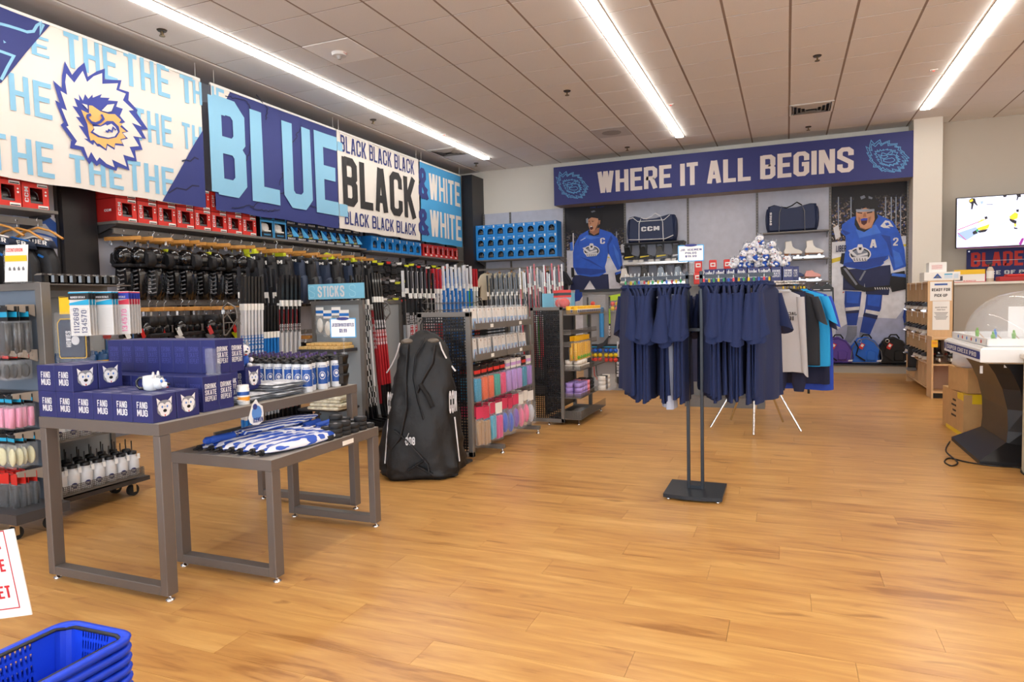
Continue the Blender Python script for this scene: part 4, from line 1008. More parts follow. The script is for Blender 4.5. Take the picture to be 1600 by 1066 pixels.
def glove(seed):
    """hockey glove hanging by its cuff: palm, four padded fingers, thumb, flared cuff"""
    r = random.Random(seed); t = thing('hockey_glove', 'x', 'glove'); c = [yell, accent_r, paper, yell, grey_p][seed % 5]
    q = MB().prism([(-.055, -.08), (.055, -.08), (.06, -.17), (.045, -.2), (-.045, -.2), (-.06, -.17)], FXl(), -.03, .045, 0, .2)
    for k in range(3): q.prism([(-.05, -.095-k*.032), (.05, -.095-k*.032), (.052, -.12-k*.032), (-.052, -.12-k*.032)], FXl(.03), 0, .028, 0, .12)
    ob('back_of_hand', q, pad_k, t)
    for k in range(4): ob('finger', MB().prism([(-.056+k*.028, -.2), (-.03+k*.028, -.2), (-.031+k*.028, -.275+.012*abs(k-1.4)), (-.055+k*.028, -.275+.012*abs(k-1.4))], FXl(.0), -.02, .035, 0, .18), pad_k, t)
    ob('thumb', MB().prism([(.05, -.1), (.085, -.13), (.09, -.19), (.07, -.2), (.05, -.17)], FXl(), -.02, .03, 0, .18), pad_k, t)
    ob('cuff', MB().prism([(-.075, .0), (.075, .0), (.055, -.075), (-.055, -.075)], FXl(), -.045, .06, 0, .15), pad_k, t); ob('cuff_panel', MB().prism([(-.055, -.01), (.055, -.01), (.04, -.05), (-.04, -.05)], FXl(.05), 0, .02, 0, .1), c, t)
    ob('peg_hook', MB().tube([(-.3, 0, .03), (.02, 0, .03), (.05, 0, .05)], .004, 5), chrome, t)
    return t


gl = [glove(i) for i in range(5)]; k = 0
for rowi, z in enumerate((2.10, 1.79, 1.48)):
    for i in range(15): place(gl[(i*3+rowi) % 5], (-6.32+.05*((i*3+rowi) % 3), 9.4+i*.2+.05*rowi, z-.03*(i % 2)), [-.4, -.7, -.2, -.5, -.9][(i+rowi) % 5], f'black padded hockey glove, {nth(i+1)} from the left, {("top", "middle", "bottom")[rowi]} row of wall hooks', 'gloves on wall hooks'); k += 1
# ================================================================== the two display tables in front
tbl = pm('table brown grey', '6d6560', .42, metal=.25, bump=.04, bs=300); tbl_top = pm('table top grey', '9d968e', .45, var=.03, vs=60)


def display_table(lab, x0, x1, y0, y1, h, w=.05):
    t = thing('display_table', lab, 'table', ((x0+x1)/2, (y0+y1)/2, 0), 0); L, D = x1-x0, y1-y0; a, b = L/2, D/2
    q = MB(); q.b2((-a+.004, -b+.004, h-.02), (a-.004, b-.004, h), 0, .002); ob('table_top', q, tbl_top, t)
    for k in (-1, 1):
        ob('end_rail', MB().b2((-a, k*b, h-.055), (a, k*(b-.02), h-.001)), tbl, t); ob('side_rail', MB().b2((k*(a-.0005), -b+.0205, h-.054), (k*(a-.02), b-.0205, h-.0015)), tbl, t)
    for sx in (-1, 1):
        for sy in (-1, 1):
            q = MB().box((sx*(a-.0225), sy*(b-.0305), (h-.0555+.028)/2), (.044, .06, h-.0555-.028), 0, 0, .003); l = ob('leg', q, tbl, t)
            ob('levelling_foot', MB().lathe((sx*(a-.022), sy*(b-.03), 0), [(.02, 0), (.02, .007), (.006, .012), (.006, .028)], 12), chrome, l)
    for sy in (-1, 1): ob('floor_bar', MB().box((0, sy*(b-.03), .05), (L-.09, .058, .044), 0, 0, .003), tbl, t)
    return t


t1 = display_table('tall grey metal display table stacked with mug boxes and bottles', -3.45, -2.625, 2.165, 3.675, .83)
t2 = display_table('low grey metal display table with folded umbrellas and pucks', -2.955, -2.295, 2.50, 3.415, .61)
q = MB().b2((.331, .1, .565), (.333, .2, .59)); ob('price_strip', q, paper, t2)
TZ = .8305


# ---- mug cartons with a dog's face print
def dog_print(mb, fr, u, v, s, c=(0, 1, 2, 3, 4)):
    """a friendly grey and white dog face, flat print; materials: grey, white, black, blue, red"""
    P = lambda pts, mi, o: mb.face([fr(u+a*s, v+b*s, .0004+o*.0003) for a, b in pts], mi)
    el = lambda cx, cy, rx, ry, n=10: [(cx+rx*cos(2*pi*k/n), cy+ry*sin(2*pi*k/n)) for k in range(n)]
    P([(-.38, .1), (-.42, .5), (-.2, .32)], 1, 0); P([(.38, .1), (.42, .5), (.2, .32)], 1, 0)
    P([(-.3, .3), (-.1, .36), (.1, .36), (.3, .3), (.42, .05), (.4, -.2), (.2, -.4), (-.2, -.4), (-.4, -.2), (-.42, .05)], 0, 1)
    P(el(-.17, .02, .2, .23), 1, 2); P(el(.17, .02, .2, .23), 1, 2); P(el(0, -.2, .27, .22), 1, 3); P(el(-.14, .05, .045, .06, 8), 3, 4); P(el(.14, .05, .045, .06, 8), 3, 4)
    P(el(0, -.14, .11, .08, 8), 2, 5); P([(-.05, -.33), (.05, -.33), (0, -.42)], 4, 5)


dogm = [pm('dog grey', '8b8f99', .5), pm('dog white', 'e9e9ec', .5), black_p, pm('dog blue', '3f78c8', .4), accent_r]


def mug_carton(size=.128):
    s = size; t = thing('mug_carton', 'x', 'box'); ob('carton', MB().box((0, 0, s/2), (s, s, s), 0, 0, .0012), navyb, t)
    q = MB(); F = lambda u, v, w: Vector((u, -s/2-.0008-w, v)); put_text(q, 'FANG', F, -.034, .066, .034, .097, .85, gap=.8); put_text(q, 'MUG', F, -.034, .03, .034, .061, .85, gap=.8); ob('lettering', q, white_t, t)
    q = MB(); dog_print(q, lambda u, v, w: Vector((s/2+.0008+w, u, v)), 0, s/2, .098); ob('dog_print', q, dogm, t)
    q = MB(); F = lambda u, v, w: Vector((u, v, s+.0006+w)); put_text(q, 'FANG', F, -.034, .0, .034, .03, .7); q.b2((-.03, -.045, s+.0005), (.03, -.035, s+.001)); ob('top_print', q, pm('faint print', 'a8a4c0', .4), t)
    return t


mc = mug_carton(); PX = .1312
for r_ in range(2):
    for i in range(6): place(mc, (-3.383+i*PX, 2.232+r_*.133, TZ), 0, f'navy mug carton, {nth(i+1)} from the left in the {("front", "second")[r_]} row, bottom layer', 'mug cartons bottom layer')
for r_ in range(2):
    for i in range(2): place(mc, (-3.383+i*PX, 2.232+r_*.133, TZ+.1285), 0, f'navy mug carton on the top layer, {("front", "rear")[r_]} {("left", "right")[i]}', 'mug cartons top layer')


def tall_carton(w=.098, h=.176):
    t = thing('tumbler_carton', 'x', 'box'); ob('carton', MB().box((0, 0, h/2), (w, w, h), 0, 0, .0012), navyb, t)
    q = MB()
    for k, s_ in enumerate(('REPEAT', 'SKATE', 'DRINK')): put_text(q, s_, lambda u, v, ww: Vector((w/2+.0006+ww, u, v)), -.036, .052+k*.031, .036, .078+k*.031, .95)
    ob('lettering', q, white_t, t); q = MB()
    for k, s_ in enumerate(('REPEAT', 'SKATE', 'DRINK')): put_text(q, s_, lambda u, v, ww: Vector((u, -w/2-.0006-ww, v)), -.034, .052+k*.031, .034, .078+k*.031, .6)
    ob('varnish_lettering', q, pm('varnish navy', '4a4f92', .3), t); return t


tc_ = tall_carton(); a = at('z', TZ, 317, 651); ax, ay = -2.735, 2.525
for r_ in range(2):
    for i in range(8): place(tc_, (ax-i*.1, ay+r_*.1, TZ), 0, f'navy tumbler carton, {nth(i+1)} from the right, {("front", "rear")[r_]} row, bottom layer', 'tumbler cartons bottom layer')
b = at('z', TZ+.177, 273, 593)
for r_ in range(2):
    for i in range(8): place(tc_, (b.x-.05-i*.1, ay+.05+r_*.1+.1, TZ+.1765), 0, f'navy tumbler carton on the top layer, {nth(i+1)} from the right, {("front", "rear")[r_]} row', 'tumbler cartons top layer')
# a loose row behind to carry the top layer
for i in range(8): place(tc_, (b.x-.05-i*.1, ay+.2, TZ), 0, f'navy tumbler carton, {nth(i+1)} from the right, third row back, bottom layer', 'tumbler cartons third row')
# ---- dog-head mug
p = at('z', TZ+.1275, 224, 612); t = thing('dog_mug', 'white and grey ceramic mug shaped like a dog head with a black handle', 'mug', (p.x, p.y+.045, TZ+.1275), .42); t.scale = (.78, .78, .78)
cer = pm('glazed white', 'e6e8e8', .1, coat=.6); cerg = pm('glazed grey', '8f969e', .12, coat=.6)
q = MB().lathe((0, 0, 0), [(.03, 0), (.043, .008), (.05, .04), (.048, .078), (.046, .092), (.041, .092), (.04, .05), (.03, .012)], 18); ob('cup', q, cer, t)
q = MB().ell((.045, 0, .045), (.038, .042, .042), 14, 8, 0); q.ell((.08, 0, .032), (.026, .024, .02), 12, 6, 0); ob('muzzle', q, cer, t)
for s in (-1, 1):
    ob('ear', MB().prism([(-.014, .08), (.012, .08), (0, .118)], lambda u, v, w, s=s: Vector((.03+w, s*.03+u, v)), -.007, .007, 0, .2), cer, t)
    q = MB().ell((.073, s*.022, .058), (.009, .008, .01), 8, 5, 0); e = ob('eye', q, dogm[3], t)
ob('nose', MB().ell((.105, 0, .036), (.009, .013, .009), 10, 6), black_p, t); ob('tongue', MB().ell((.095, 0, .017), (.012, .008, .004), 8, 5), accent_r, t)
ob('grey_marking', MB().prism([(-.03, .05), (-.02, .09), (.02, .09), (.03, .05), (0, .06)], lambda u, v, w: Vector((.035+w, u, v)), -.03, .031, 0, .1), cerg, t)
ob('handle', MB().tube([(-.043, 0, .078), (-.07, 0, .08), (-.088, 0, .06), (-.088, 0, .03), (-.07, 0, .012), (-.044, 0, .014)], .009, 8), gloss_b, t)


# ---- sports bottles
btl = pm('bottle milky', 'dfe2e6', .35); btl_b = pm('bottle label blue', '1d4f9e', .4)


def sports_bottle():
    t = thing('sports_bottle', 'x', 'bottle')
    ob('body', MB().lathe((0, 0, 0), [(.030, 0), (.033, .006), (.033, .15), (.031, .165), (.029, .172)], 18), btl, t)
    q = MB()
    R = .0335
    for z0, z1 in ((.035, .138),):
        for k in range(9):
            a0, a1 = -1.45+k*.24, -1.45+(k+1)*.24
            q.face([(R*cos(a0), R*sin(a0), z0), (R*cos(a1), R*sin(a1), z0), (R*cos(a1), R*sin(a1), z1), (R*cos(a0), R*sin(a0), z1)])
    ob('label', q, btl_b, t)
    q = MB(); A = -.55; cy = lambda u, v, w: Vector(((R+.0008+w)*cos(A+u/R), (R+.0008+w)*sin(A+u/R), v))
    P = [(.019*cos(2*pi*k/24)*(1 if k % 2 else .82), .088+.024*sin(2*pi*k/24)*(1 if k % 2 else .82)) for k in range(25)]
    for s_ in stroke(P, .0016): q.face([cy(p.x, p.y, 0) for p in s_])
    q.face([cy(.01*cos(2*pi*k/8), .09+.011*sin(2*pi*k/8), 0) for k in range(8)]); ob('emblem', q, white_t, t)
    q = MB(); put_text(q, 'JR ICEMEN', lambda u, v, w: cy(u, v, w), -.022, .143, .022, .15, .9); ob('lettering', q, btl_b, t)
    q = MB().lathe((0, 0, .17), [(.032, 0), (.032, .012), (.028, .02), (.014, .024), (.012, .034), (.008, .036)], 16); ob('cap', q, black_p, t)
    ob('spout', MB().cyl((0, 0, .204), (0, 0, .222), .007, .009, 10), pm('spout purple', '5a4a7a', .3), t); ob('cap_tab', MB().box((.02, .0, .196), (.034, .016, .005)), black_p, t)
    return t


sb = sports_bottle()
A, B = at('z', TZ, 480, 588), at('z', TZ, 372, 572); A = Vector((-2.70, 3.36, TZ)); k = 0
fr_pts = [(473+0, 590), (455, 590), (436, 583), (415, 578), (397, 574), (378, 572)]
X0 = -2.69
for r_ in range(5):
    for i in range(9):
        x = X0-.0715*i-(.036 if r_ % 2 else 0); y = 3.27+.068*r_-.0*i
        if r_ == 0: y = 3.262-.0*(i % 2)
        place(sb, (x, y, TZ), -.25+.3*((i*7+r_*3) % 5-2)/4, f'white sports bottle with blue label, {nth(i+1)} from the right in the {("front", "second", "third", "fourth", "rear")[r_]} row', 'sports bottles')
# ---- folded shiny souvenir packs lying flat
pk = pm('pack foil print', 'ccd0de', .5, var=.5, vs=22)
def pack_mb(sx, sy, r):
    n = 9; q = MB(); h = .012
    for side in (0, 1):
        vs = [((i/n-.5)*sx, (j/n-.5)*sy, (h if side else 0)+(.006*sin(i*2.1+r)*cos(j*1.7+r*2)*(side) if 0 < i < n and 0 < j < n else -.3*h*side)) for i in range(n+1) for j in range(n+1)]
        q.add(vs, [(i*(n+1)+j, (i+1)*(n+1)+j, (i+1)*(n+1)+j+1, i*(n+1)+j+1) for i in range(n) for j in range(n)], 0, True)
    return q
pkm = [mesh(pack_mb(.2, .26, r), pk) for r in range(3)]
n_ = 0
for cx, cy, m in ((-2.78, 3.08, 6), (-2.99, 3.1, 5), (-2.8, 2.82, 3), (-3.02, 2.86, 2)):
    for k in range(m):
        n_ += 1; o = ob('flag_pack', pkm[k % 3], None, None, (cx+.012*((k*5) % 3), cy+.01*((k*7) % 3), TZ+.001+k*.0135), .08*((k*3) % 5-2))
        tag(o, f'folded souvenir flag, {nth(k+1)} up in the pile {("by the front bottles", "behind the front pile", "beside the tumbler cartons", "against the rear of the cartons")[((-2.78, -2.99, -2.8, -3.02).index(cx))]}', 'flag pack', 'folded souvenir flags')
# jar with orange print, tumbler sample, plush dog on box, buckets, price sign
p = at('z', TZ, 372, 628); t = thing('sample_jar', 'small white printed jar with orange band beside the tumbler cartons', 'jar', (-2.70, 2.755, TZ)); ob('body', MB().lathe((0, 0, 0), [(.03, 0), (.032, .004), (.032, .085), (.027, .092)], 16), white_p, t); ob('orange_band', MB().lathe((0, 0, .02), [(.0325, 0), (.0325, .022)], 16, cap=False), pm('orange', 'e0952c'), t); ob('blue_print', MB().lathe((0, 0, .05), [(.0325, 0), (.0325, .02)], 16, cap=False), btl_b, t); ob('lid', MB().lathe((0, 0, .09), [(.03, 0), (.03, .014), (.004, .016)], 16), white_p, t)
t = thing('pint_glass', 'clear plastic tumbler upside down on the tumbler cartons', 'glass', (-2.74, 2.60, TZ+.1765)); ob('glass', MB().lathe((0, 0, 0), [(.036, 0), (.038, .13), (.04, .135)], 20, cap=False), pm('thin clear', 'f4f7f8', .05, alpha=.1, spec=1), t); ob('base_ring', MB().lathe((0, 0, 0), [(.036, 0), (.036, .006)], 20), clear2, t)


def plush_mb(s=1):
    return None


plf = pm('plush white', 'e8e8ec', .9, sheen=.5, bump=.5, bs=120); plg = pm('plush grey', '8d929d', .9, sheen=.5, bump=.5, bs=120); plb = pm('plush jersey blue', '2458b8', .8, sheen=.3)


def plush_dog(s=1, jersey=True):
    t = thing('plush_dog', 'x', 'plush toy')
    ob('body', MB().ell((0, 0, .045*s), (.045*s, .042*s, .05*s), 12, 7), plb if jersey else plf, t)
    ob('head', MB().ell((.01*s, 0, .115*s), (.045*s, .048*s, .042*s), 12, 8), plf, t); ob('muzzle', MB().ell((.055*s, 0, .105*s), (.027*s, .022*s, .02*s), 10, 6), plf, t); ob('nose', MB().ell((.081*s, 0, .11*s), (.008*s, .01*s, .007*s), 8, 5), black_p, t); ob('tongue', MB().ell((.066*s, 0, .088*s), (.012*s, .009*s, .006*s), 8, 5), accent_r, t)
    for k in (-1, 1):
        ob('ear', MB().prism([(-.016*s, .145*s), (.016*s, .145*s), (.003*s, .19*s)], lambda u, v, w, k=k: Vector((0+w, k*.03*s+u, v)), -.008*s, .008*s, 0, .25), plg, t); ob('arm', MB().ell((.035*s, k*.045*s, .05*s), (.028*s, .014*s, .016*s), 8, 6), plf, t); ob('leg', MB().ell((.05*s, k*.028*s, .014*s), (.034*s, .017*s, .015*s), 8, 6), plf, t); ob('eye', MB().ell((.048*s, k*.019*s, .127*s), (.005*s, .006*s, .007*s), 6, 5), pm('eye blue', '2a4fa8', .3), t)
    ob('grey_cap', MB().ell((-.005*s, 0, .13*s), (.042*s, .044*s, .033*s), 12, 7), plg, t)
    return t


p = at('z', TZ+.13, 352, 575); place(mc, (-2.86, 2.93, TZ+.055), .1, 'single navy mug carton set behind the tumbler cartons under the plush dog', 'single cartons')
ob_ = plush_dog(.8); place(ob_, (-2.86, 2.93, TZ+.055+.1285), -.5, 'white plush dog in blue jersey on a carton beside the pint glass', None)
ob_ = None
bk = thing('black_bucket', 'x', 'cup'); q = MB().lathe((0, 0, 0), [(.05, 0), (.055, .004), (.062, .05), (.065, .052), (.068, .075), (.066, .078), (.058, .078), (.05, .01)], 20); ob('body', q, black_p, bk); ob('handle_tab', MB().box((.066, 0, .04), (.012, .03, .05), bev=.003), black_p, bk)
for i in range(3): place(bk, (-2.70, 3.585, TZ+i*.062), -.7, f'black plastic tub, {("lowest", "middle", "topmost")[i]} of its stack at the far end of the table', 'stacked black tubs')
for i in range(2): place(bk, (-2.845, 3.6, TZ+i*.062), .3, f'black plastic tub, {("lower", "upper")[i]} of the shorter stack behind', 'stacked black tubs behind')


def price_sign(lab, loc, rz, w, h, lines, clip=True, stem=.1):
    t = thing('price_sign', lab, 'sign', loc, rz)
    ob('card', MB().box((0, 0, stem+h/2), (w, .003, h)), paper, t); q = MB()
    for a in ((-w/2, 0), (w/2, 0)): q.box((a[0], 0, stem+h/2), (.006, .005, h), 0)
    for a in (stem, stem+h): q.box((0, 0, a), (w, .005, .006), 0)
    ob('border', q, cyanb, t); ob('header_logo', MB().prism([(.16*w*cos(k*pi/6)*1.6, .06*h*sin(k*pi/6)*1.4) for k in range(12)], lambda u, v, ww: Vector((u, -.003-ww, stem+h+v)), 0, .003), navy, t)
    q = MB(); n = len(lines)
    for k, (s_, wd) in enumerate(lines): z = stem+h*(.82-(k+.8)*.62/n); put_text(q, s_, lambda u, v, ww: Vector((u, -.0025-ww, v)), -w*wd/2, z, w*wd/2, z+h*.38/n, 1.0)
    ob('lettering', q, navy, t)
    if clip: ob('clip', MB().tube([(0, 0, 0), (0, 0, stem*.5), (0, .004, stem+.01)], .004, 6).box((0, 0, stem-.005), (.03, .014, .025), 0, 0, .003).box((0, 0, .006), (.03, .02, .012), 0, 0, .002), clear2, t)
    return t


price_sign('small white price card with blue border clipped over the sports bottles', (-2.662, 3.60, TZ+.203), .3, .165, .12, [('JR CUSTOM WATER BOTTLES', .88), ('$9.99', .3)], True, .11)
# hanging logo sticker on the rail
p = at('x', -2.62, 401, 633); t = thing('die_cut_sticker', 'blue and white die-cut skater sticker on the rail of the tall table', 'sticker', (-2.6235, p.y, .785))
el = lambda cx, cz, rx, rz, n=16: [(cx+rx*cos(2*pi*k/n), cz+rz*sin(2*pi*k/n)) for k in range(n)]
SX = lambda u, v, w: Vector((w, u, v))
ob('backing', MB().prism([(-.06, -.02), (-.045, .015), (-.03, .05), (.0, .075), (.015, .05), (.045, .03), (.05, -.01), (.045, -.05), (.01, -.065), (-.03, -.06), (-.05, -.045)], SX, 0, .002), white_p, t)
ob('print', MB().prism(el(0, 0, .036, .04), SX, .002, .003, 0), pm('sticker blue', '5d8fd0', .4), t); ob('badge', MB().prism(el(-.012, .035, .016, .016, 10), SX, .003, .004), navy, t)
q = MB(); put_text(q, 'ICEMEN', lambda u, v, w: Vector((.0045+w, u, v)), -.03, -.05, .04, -.025, 1.1); ob('lettering', q, navy, t)

# ---- low table: furled umbrellas and pucks
UZ = .6105
def swirl_mat():
    m = bpy.data.materials.new('umbrella print'); m.use_nodes = True; nt = m.node_tree; N = nt.nodes; L = nt.links
    tc = N.new('ShaderNodeTexCoord'); mp = N.new('ShaderNodeMapping'); mp.inputs['Rotation'].default_value = (.4, .9, .42); L.new(tc.outputs['Object'], mp.inputs[0])
    w = N.new('ShaderNodeTexWave'); w.inputs['Scale'].default_value = 15; w.inputs['Distortion'].default_value = 4; w.inputs['Detail'].default_value = 1.5; w.inputs['Detail Scale'].default_value = .8; L.new(mp.outputs[0], w.inputs[0])
    r = N.new('ShaderNodeValToRGB'); r.color_ramp.interpolation = 'CONSTANT'; e = r.color_ramp.elements; e[0].color = (*lin('2350b6'), 1); e[1].position = .5; e[1].color = (*lin('dde0ea'), 1)
    L.new(w.outputs['Fac'], r.inputs[0]); L.new(r.outputs[0], N['Principled BSDF'].inputs[0]); N['Principled BSDF'].inputs['Roughness'].default_value = .6; return m


umb_b = pm('umbrella blue', '2150b4', .6); umb_w = pm('umbrella white', 'dcdee6', .6)


swirl = swirl_mat()


def umbrella(seed):
    r = random.Random(seed); t = thing('folded_umbrella', 'x', 'umbrella'); n = 24; N = 20
    mb = MB(); R = []
    for i in range(n+1):
        u = i/n; rad = .012+.028*sin(pi*min(1, u*1.05))**.8*(1-.35*u)+.01*u
        R.append([Vector((rad*1.55*cos(2*pi*k/N)*(1+.12*cos(3*2*pi*k/N+u*3+seed)), u*.60, .022+rad*.62*sin(2*pi*k/N)*(1+.12*cos(3*2*pi*k/N+u*3)))) for k in range(N)])
    mb.rings(R, 0)
    ob('canopy', mb, swirl, t)
    ob('ferrule', MB().cyl((0, -.045, .02), (0, .01, .022), .006, .011, 8).cyl((0, -.012, .02), (0, .004, .02), .0165, .0165, 10), black_p, t); ob('shaft', MB().cyl((0, .58, .024), (0, .68, .024), .006, n=8), chrome, t)
    ob('handle', MB().tube([(0, .66, .022), (0, .70, .022), (0, .76, .024), (0, .8, .024), (0, .815, .024)], [.016, .021, .017, .021, .012], 12), umb_b, t)
    return t


um_ = [umbrella(i) for i in range(3)]
for i in range(7): place(um_[i % 3], (-2.39-.068*i, 2.545+.012*(i % 2), UZ+.001+.0*i), -.05+.02*i, f'furled blue and white umbrella, {nth(i+1)} from the right on the low table', 'furled umbrellas')
def rev(o, loc, rz, lab): place(o, loc, rz, lab, 'furled umbrellas with handles forward')
rev(um_[0], (-2.80, 3.36, UZ+.032), pi+.04, 'furled blue umbrella lying with its blue handle forward at the left edge'); rev(um_[1], (-2.73, 3.38, UZ+.036), pi-.02, 'furled blue umbrella, handle forward, on top of the others')
pu = thing('hockey_puck', 'x', 'puck'); ob('disc', MB().lathe((0, 0, 0), [(.034, 0), (.038, .0035), (.038, .022), (.034, .0255)], 24), rubber, pu)
q = MB().face([(.022*cos(k*pi/8), .012*sin(k*pi/8), .0258) for k in range(16)]); ob('top_print', q, pm('puck print', '77777d', .5), pu)
e0 = at('z', UZ, 497, 682)
for row, hs in enumerate(((1, 3, 3, 2, 3, 1), (0, 2, 4, 3, 2, 2))):
    for i, h_ in enumerate(hs):
        for lv in range(h_): place(pu, (-2.342-.079*row, 2.985+.0785*i+.03*row, UZ+.0005+lv*.0262), .3*i+lv, f'black hockey puck, {("lowest", "second", "third", "topmost")[lv]} of the {nth(i+1)} stack in the {("front", "rear")[row]} row', 'stacked pucks')
# ================================================================== blue shopping baskets and the service sign
bb = pm('basket blue', '1a45d8', .38, spec=.4); bkt = MB()
def basket_mb(L=.44, Wd=.30, H=.22):
    q = MB(); N = 40
    def outline(k, a, b, r, z):
        P = []
        for i, (sx, sy) in enumerate(((1, 1), (-1, 1), (-1, -1), (1, -1))):
            for m in range(5):
                an = i*pi/2+m*pi/8; P.append(Vector((sx*(a-r)+r*cos(an), sy*(b-r)+r*sin(an), z)))
        return P
    a, b = L/2, Wd/2
    q.rings([outline(0, a-.02, b-.02, .045, H-.012), outline(0, a, b, .055, H-.022), outline(0, a+.004, b+.004, .055, H-.006), outline(0, a, b, .055, H), outline(0, a-.018, b-.018, .045, H-.002), outline(0, a-.02, b-.02, .045, H-.012)], 0, False, True)
    q.rings([outline(0, a-.05, b-.045, .04, .004), outline(0, a-.05, b-.045, .04, 0)], 0, True, False)
    # perforated walls: a grid of cells, the slots left open
    def wall(n, solid, fn):
        zr = [.004, .022, .045, .055, .078, .088, .111, .121, .144, .154, .177, .187, H-.012]
        for c in range(n):
            for z in range(12):
                if z % 2 and solid <= c < n-solid and (c-solid) % 2: continue
                if z % 2 and z < 5 and 0: continue
                for off in (0, .003):
                    P = [fn(c/n*2-1, zr[z], off), fn((c+1)/n*2-1, zr[z], off), fn((c+1)/n*2-1, zr[z+1], off), fn(c/n*2-1, zr[z+1], off)]
                    q.face(P)
    for s in (-1, 1):
        wall(45, 9 if s > 0 else 6, lambda t, z, o, s=s: Vector((t*(a-.09+.032*z/H), s*(b-.045+.027*z/H-o), z)))
        wall(31, 5, lambda t, z, o, s=s: Vector((s*(a-.05+.032*z/H-o), t*(b-.085+.027*z/H), z)))
    for i, (sx, sy) in enumerate(((1, 1), (-1, 1), (-1, -1), (1, -1))):
        lo = outline(0, a-.05, b-.045, .04, .004)[i*5:i*5+5]; hi = outline(0, a-.018, b-.018, .04, H-.012)[i*5:i*5+5]
        for m in range(4): q.add([lo[m], lo[m+1], hi[m+1], hi[m]], [(0, 1, 2, 3)], 0, True)
    return q


sk = thing('shopping_basket', 'x', 'basket'); ob('basket_body', basket_mb(), bb, sk)
hq_ = q = MB()
for s in (-1, 1): q.tube([(-.19, s*.118, .205), (-.16, s*.126, .213), (.16, s*.126, .213), (.19, s*.118, .205)], .008, 8, flat=.6)
for s in (-1, 1): q.tube([(s*.19, -.118, .205), (s*.197, -.09, .211), (s*.197, .09, .211), (s*.19, .118, .205)], .008, 8, flat=.6)
for i in range(5): place(sk, (-1.962, 1.165, .0+i*.03), pi/2+.03, f'blue plastic shopping basket, {("lowest", "second lowest", "third", "fourth", "fifth", "topmost")[i]} in the nested stack at bottom left', 'nested shopping baskets')
ob('handles', hq_, black_p, place(sk, (-1.962, 1.165, .15), pi/2+.03, 'blue plastic shopping basket with black handles, topmost in the nested stack at bottom left', 'nested shopping baskets'))
# sign on a wire stand behind the baskets
p = at('y', 1.42, 18, 832); b = at('y', 1.42, 48, 955)
t = thing('counter_sign', 'white card sign with red lettering and a thin red border on a grey wire stand', 'sign', (-2.70, 1.42, .245), .22)
wq = .46; hq = .31
ob('card', MB().box((0, 0, hq/2), (wq, .004, hq), R=Matrix.Rotation(-.17, 3, 'Y')), paper, t)
F = lambda u, v, w: Matrix.Rotation(-.17, 3, 'Y') @ Vector((u, -.003-w, v-hq/2))+Vector((0, 0, hq/2)); q = MB()
for a_, b__ in (((-.19, .03), (.19, .034)), ((-.19, .306), (.19, .31)), ((-.19, .03), (-.186, .31)), ((.186, .03), (.19, .31))): q.face([F(a_[0], a_[1], 0), F(b__[0], a_[1], 0), F(b__[0], b__[1], 0), F(a_[0], b__[1], 0)])
for s_, z, x0 in (('FOR YOUR', .245, .0), ('CONVENIENCE', .165, -.13), ('BASKET', .07, -.02)): put_text(q, s_, F, x0, z, .165, z+.045, 1.0)
ob('lettering', q, pm('sign red', 'c01f2c', .5), t); ob('wire_stand', MB().tube([(0, .01, .1), (.02, .01, -.0), (.1, -.03, -.06)], .005, 6).tube([(-.14, .01, .1), (-.16, .01, 0), (-.2, .05, -.242), (0.12, .05, -.242)], .005, 6).tube([(.1, -.03, -.06), (.12, .03, -.242)], .005, 6), chrome, t)
# ================================================================== gondolas, stick racks, bag, pegboards
def frame_panel(name, fr, u0, u1, v0, v1, mf, mp, t, w=.04, d=.03):
    q = MB(); q.prism([(u0, v0), (u0+w, v0), (u0+w, v1), (u0, v1)], fr, -d/2, d/2); q.prism([(u1-w, v0), (u1, v0), (u1, v1), (u1-w, v1)], fr, -d/2, d/2); q.prism([(u0+w, v1-w), (u1-w, v1-w), (u1-w, v1), (u0+w, v1)], fr, -d/2, d/2); q.prism([(u0+w, v0), (u1-w, v0), (u1-w, v0+w), (u0+w, v0+w)], fr, -d/2, d/2)
    ob('frame', q, mf, t)
    if mp: ob(name, MB().prism([(u0+w, v0+w), (u1-w, v0+w), (u1-w, v1-w), (u0+w, v1-w)], fr, -.004, .004), mp, t)


def perf_panel(fr, u0, u1, v0, v1, t, mat, step=.022):
    """perforated sheet: real holes (diamond lattice)"""
    q = MB(); nu = max(2, int((u1-u0)/step)); nv = max(2, int((v1-v0)/step)); du, dv = (u1-u0)/nu, (v1-v0)/nv; h = .37
    for i in range(nu):
        for j in range(nv):
            cu, cv = u0+(i+.5)*du+(du/2 if j % 2 else 0)*0, v0+(j+.5)*dv
            o = [(cu-du/2, cv-dv/2), (cu+du/2, cv-dv/2), (cu+du/2, cv+dv/2), (cu-du/2, cv+dv/2)]; n_ = [(cu, cv-dv*h), (cu+du*h, cv), (cu, cv+dv*h), (cu-du*h, cv)]
            vs = [fr(*p, 0) for p in o+n_]; q.add(vs, [(0, 1, 4), (1, 2, 5), (2, 3, 6), (3, 0, 7), (0, 4, 7), (1, 5, 4), (2, 6, 5), (3, 7, 6)])
    return ob('perforated_panel', q, mat, t, fix=False)


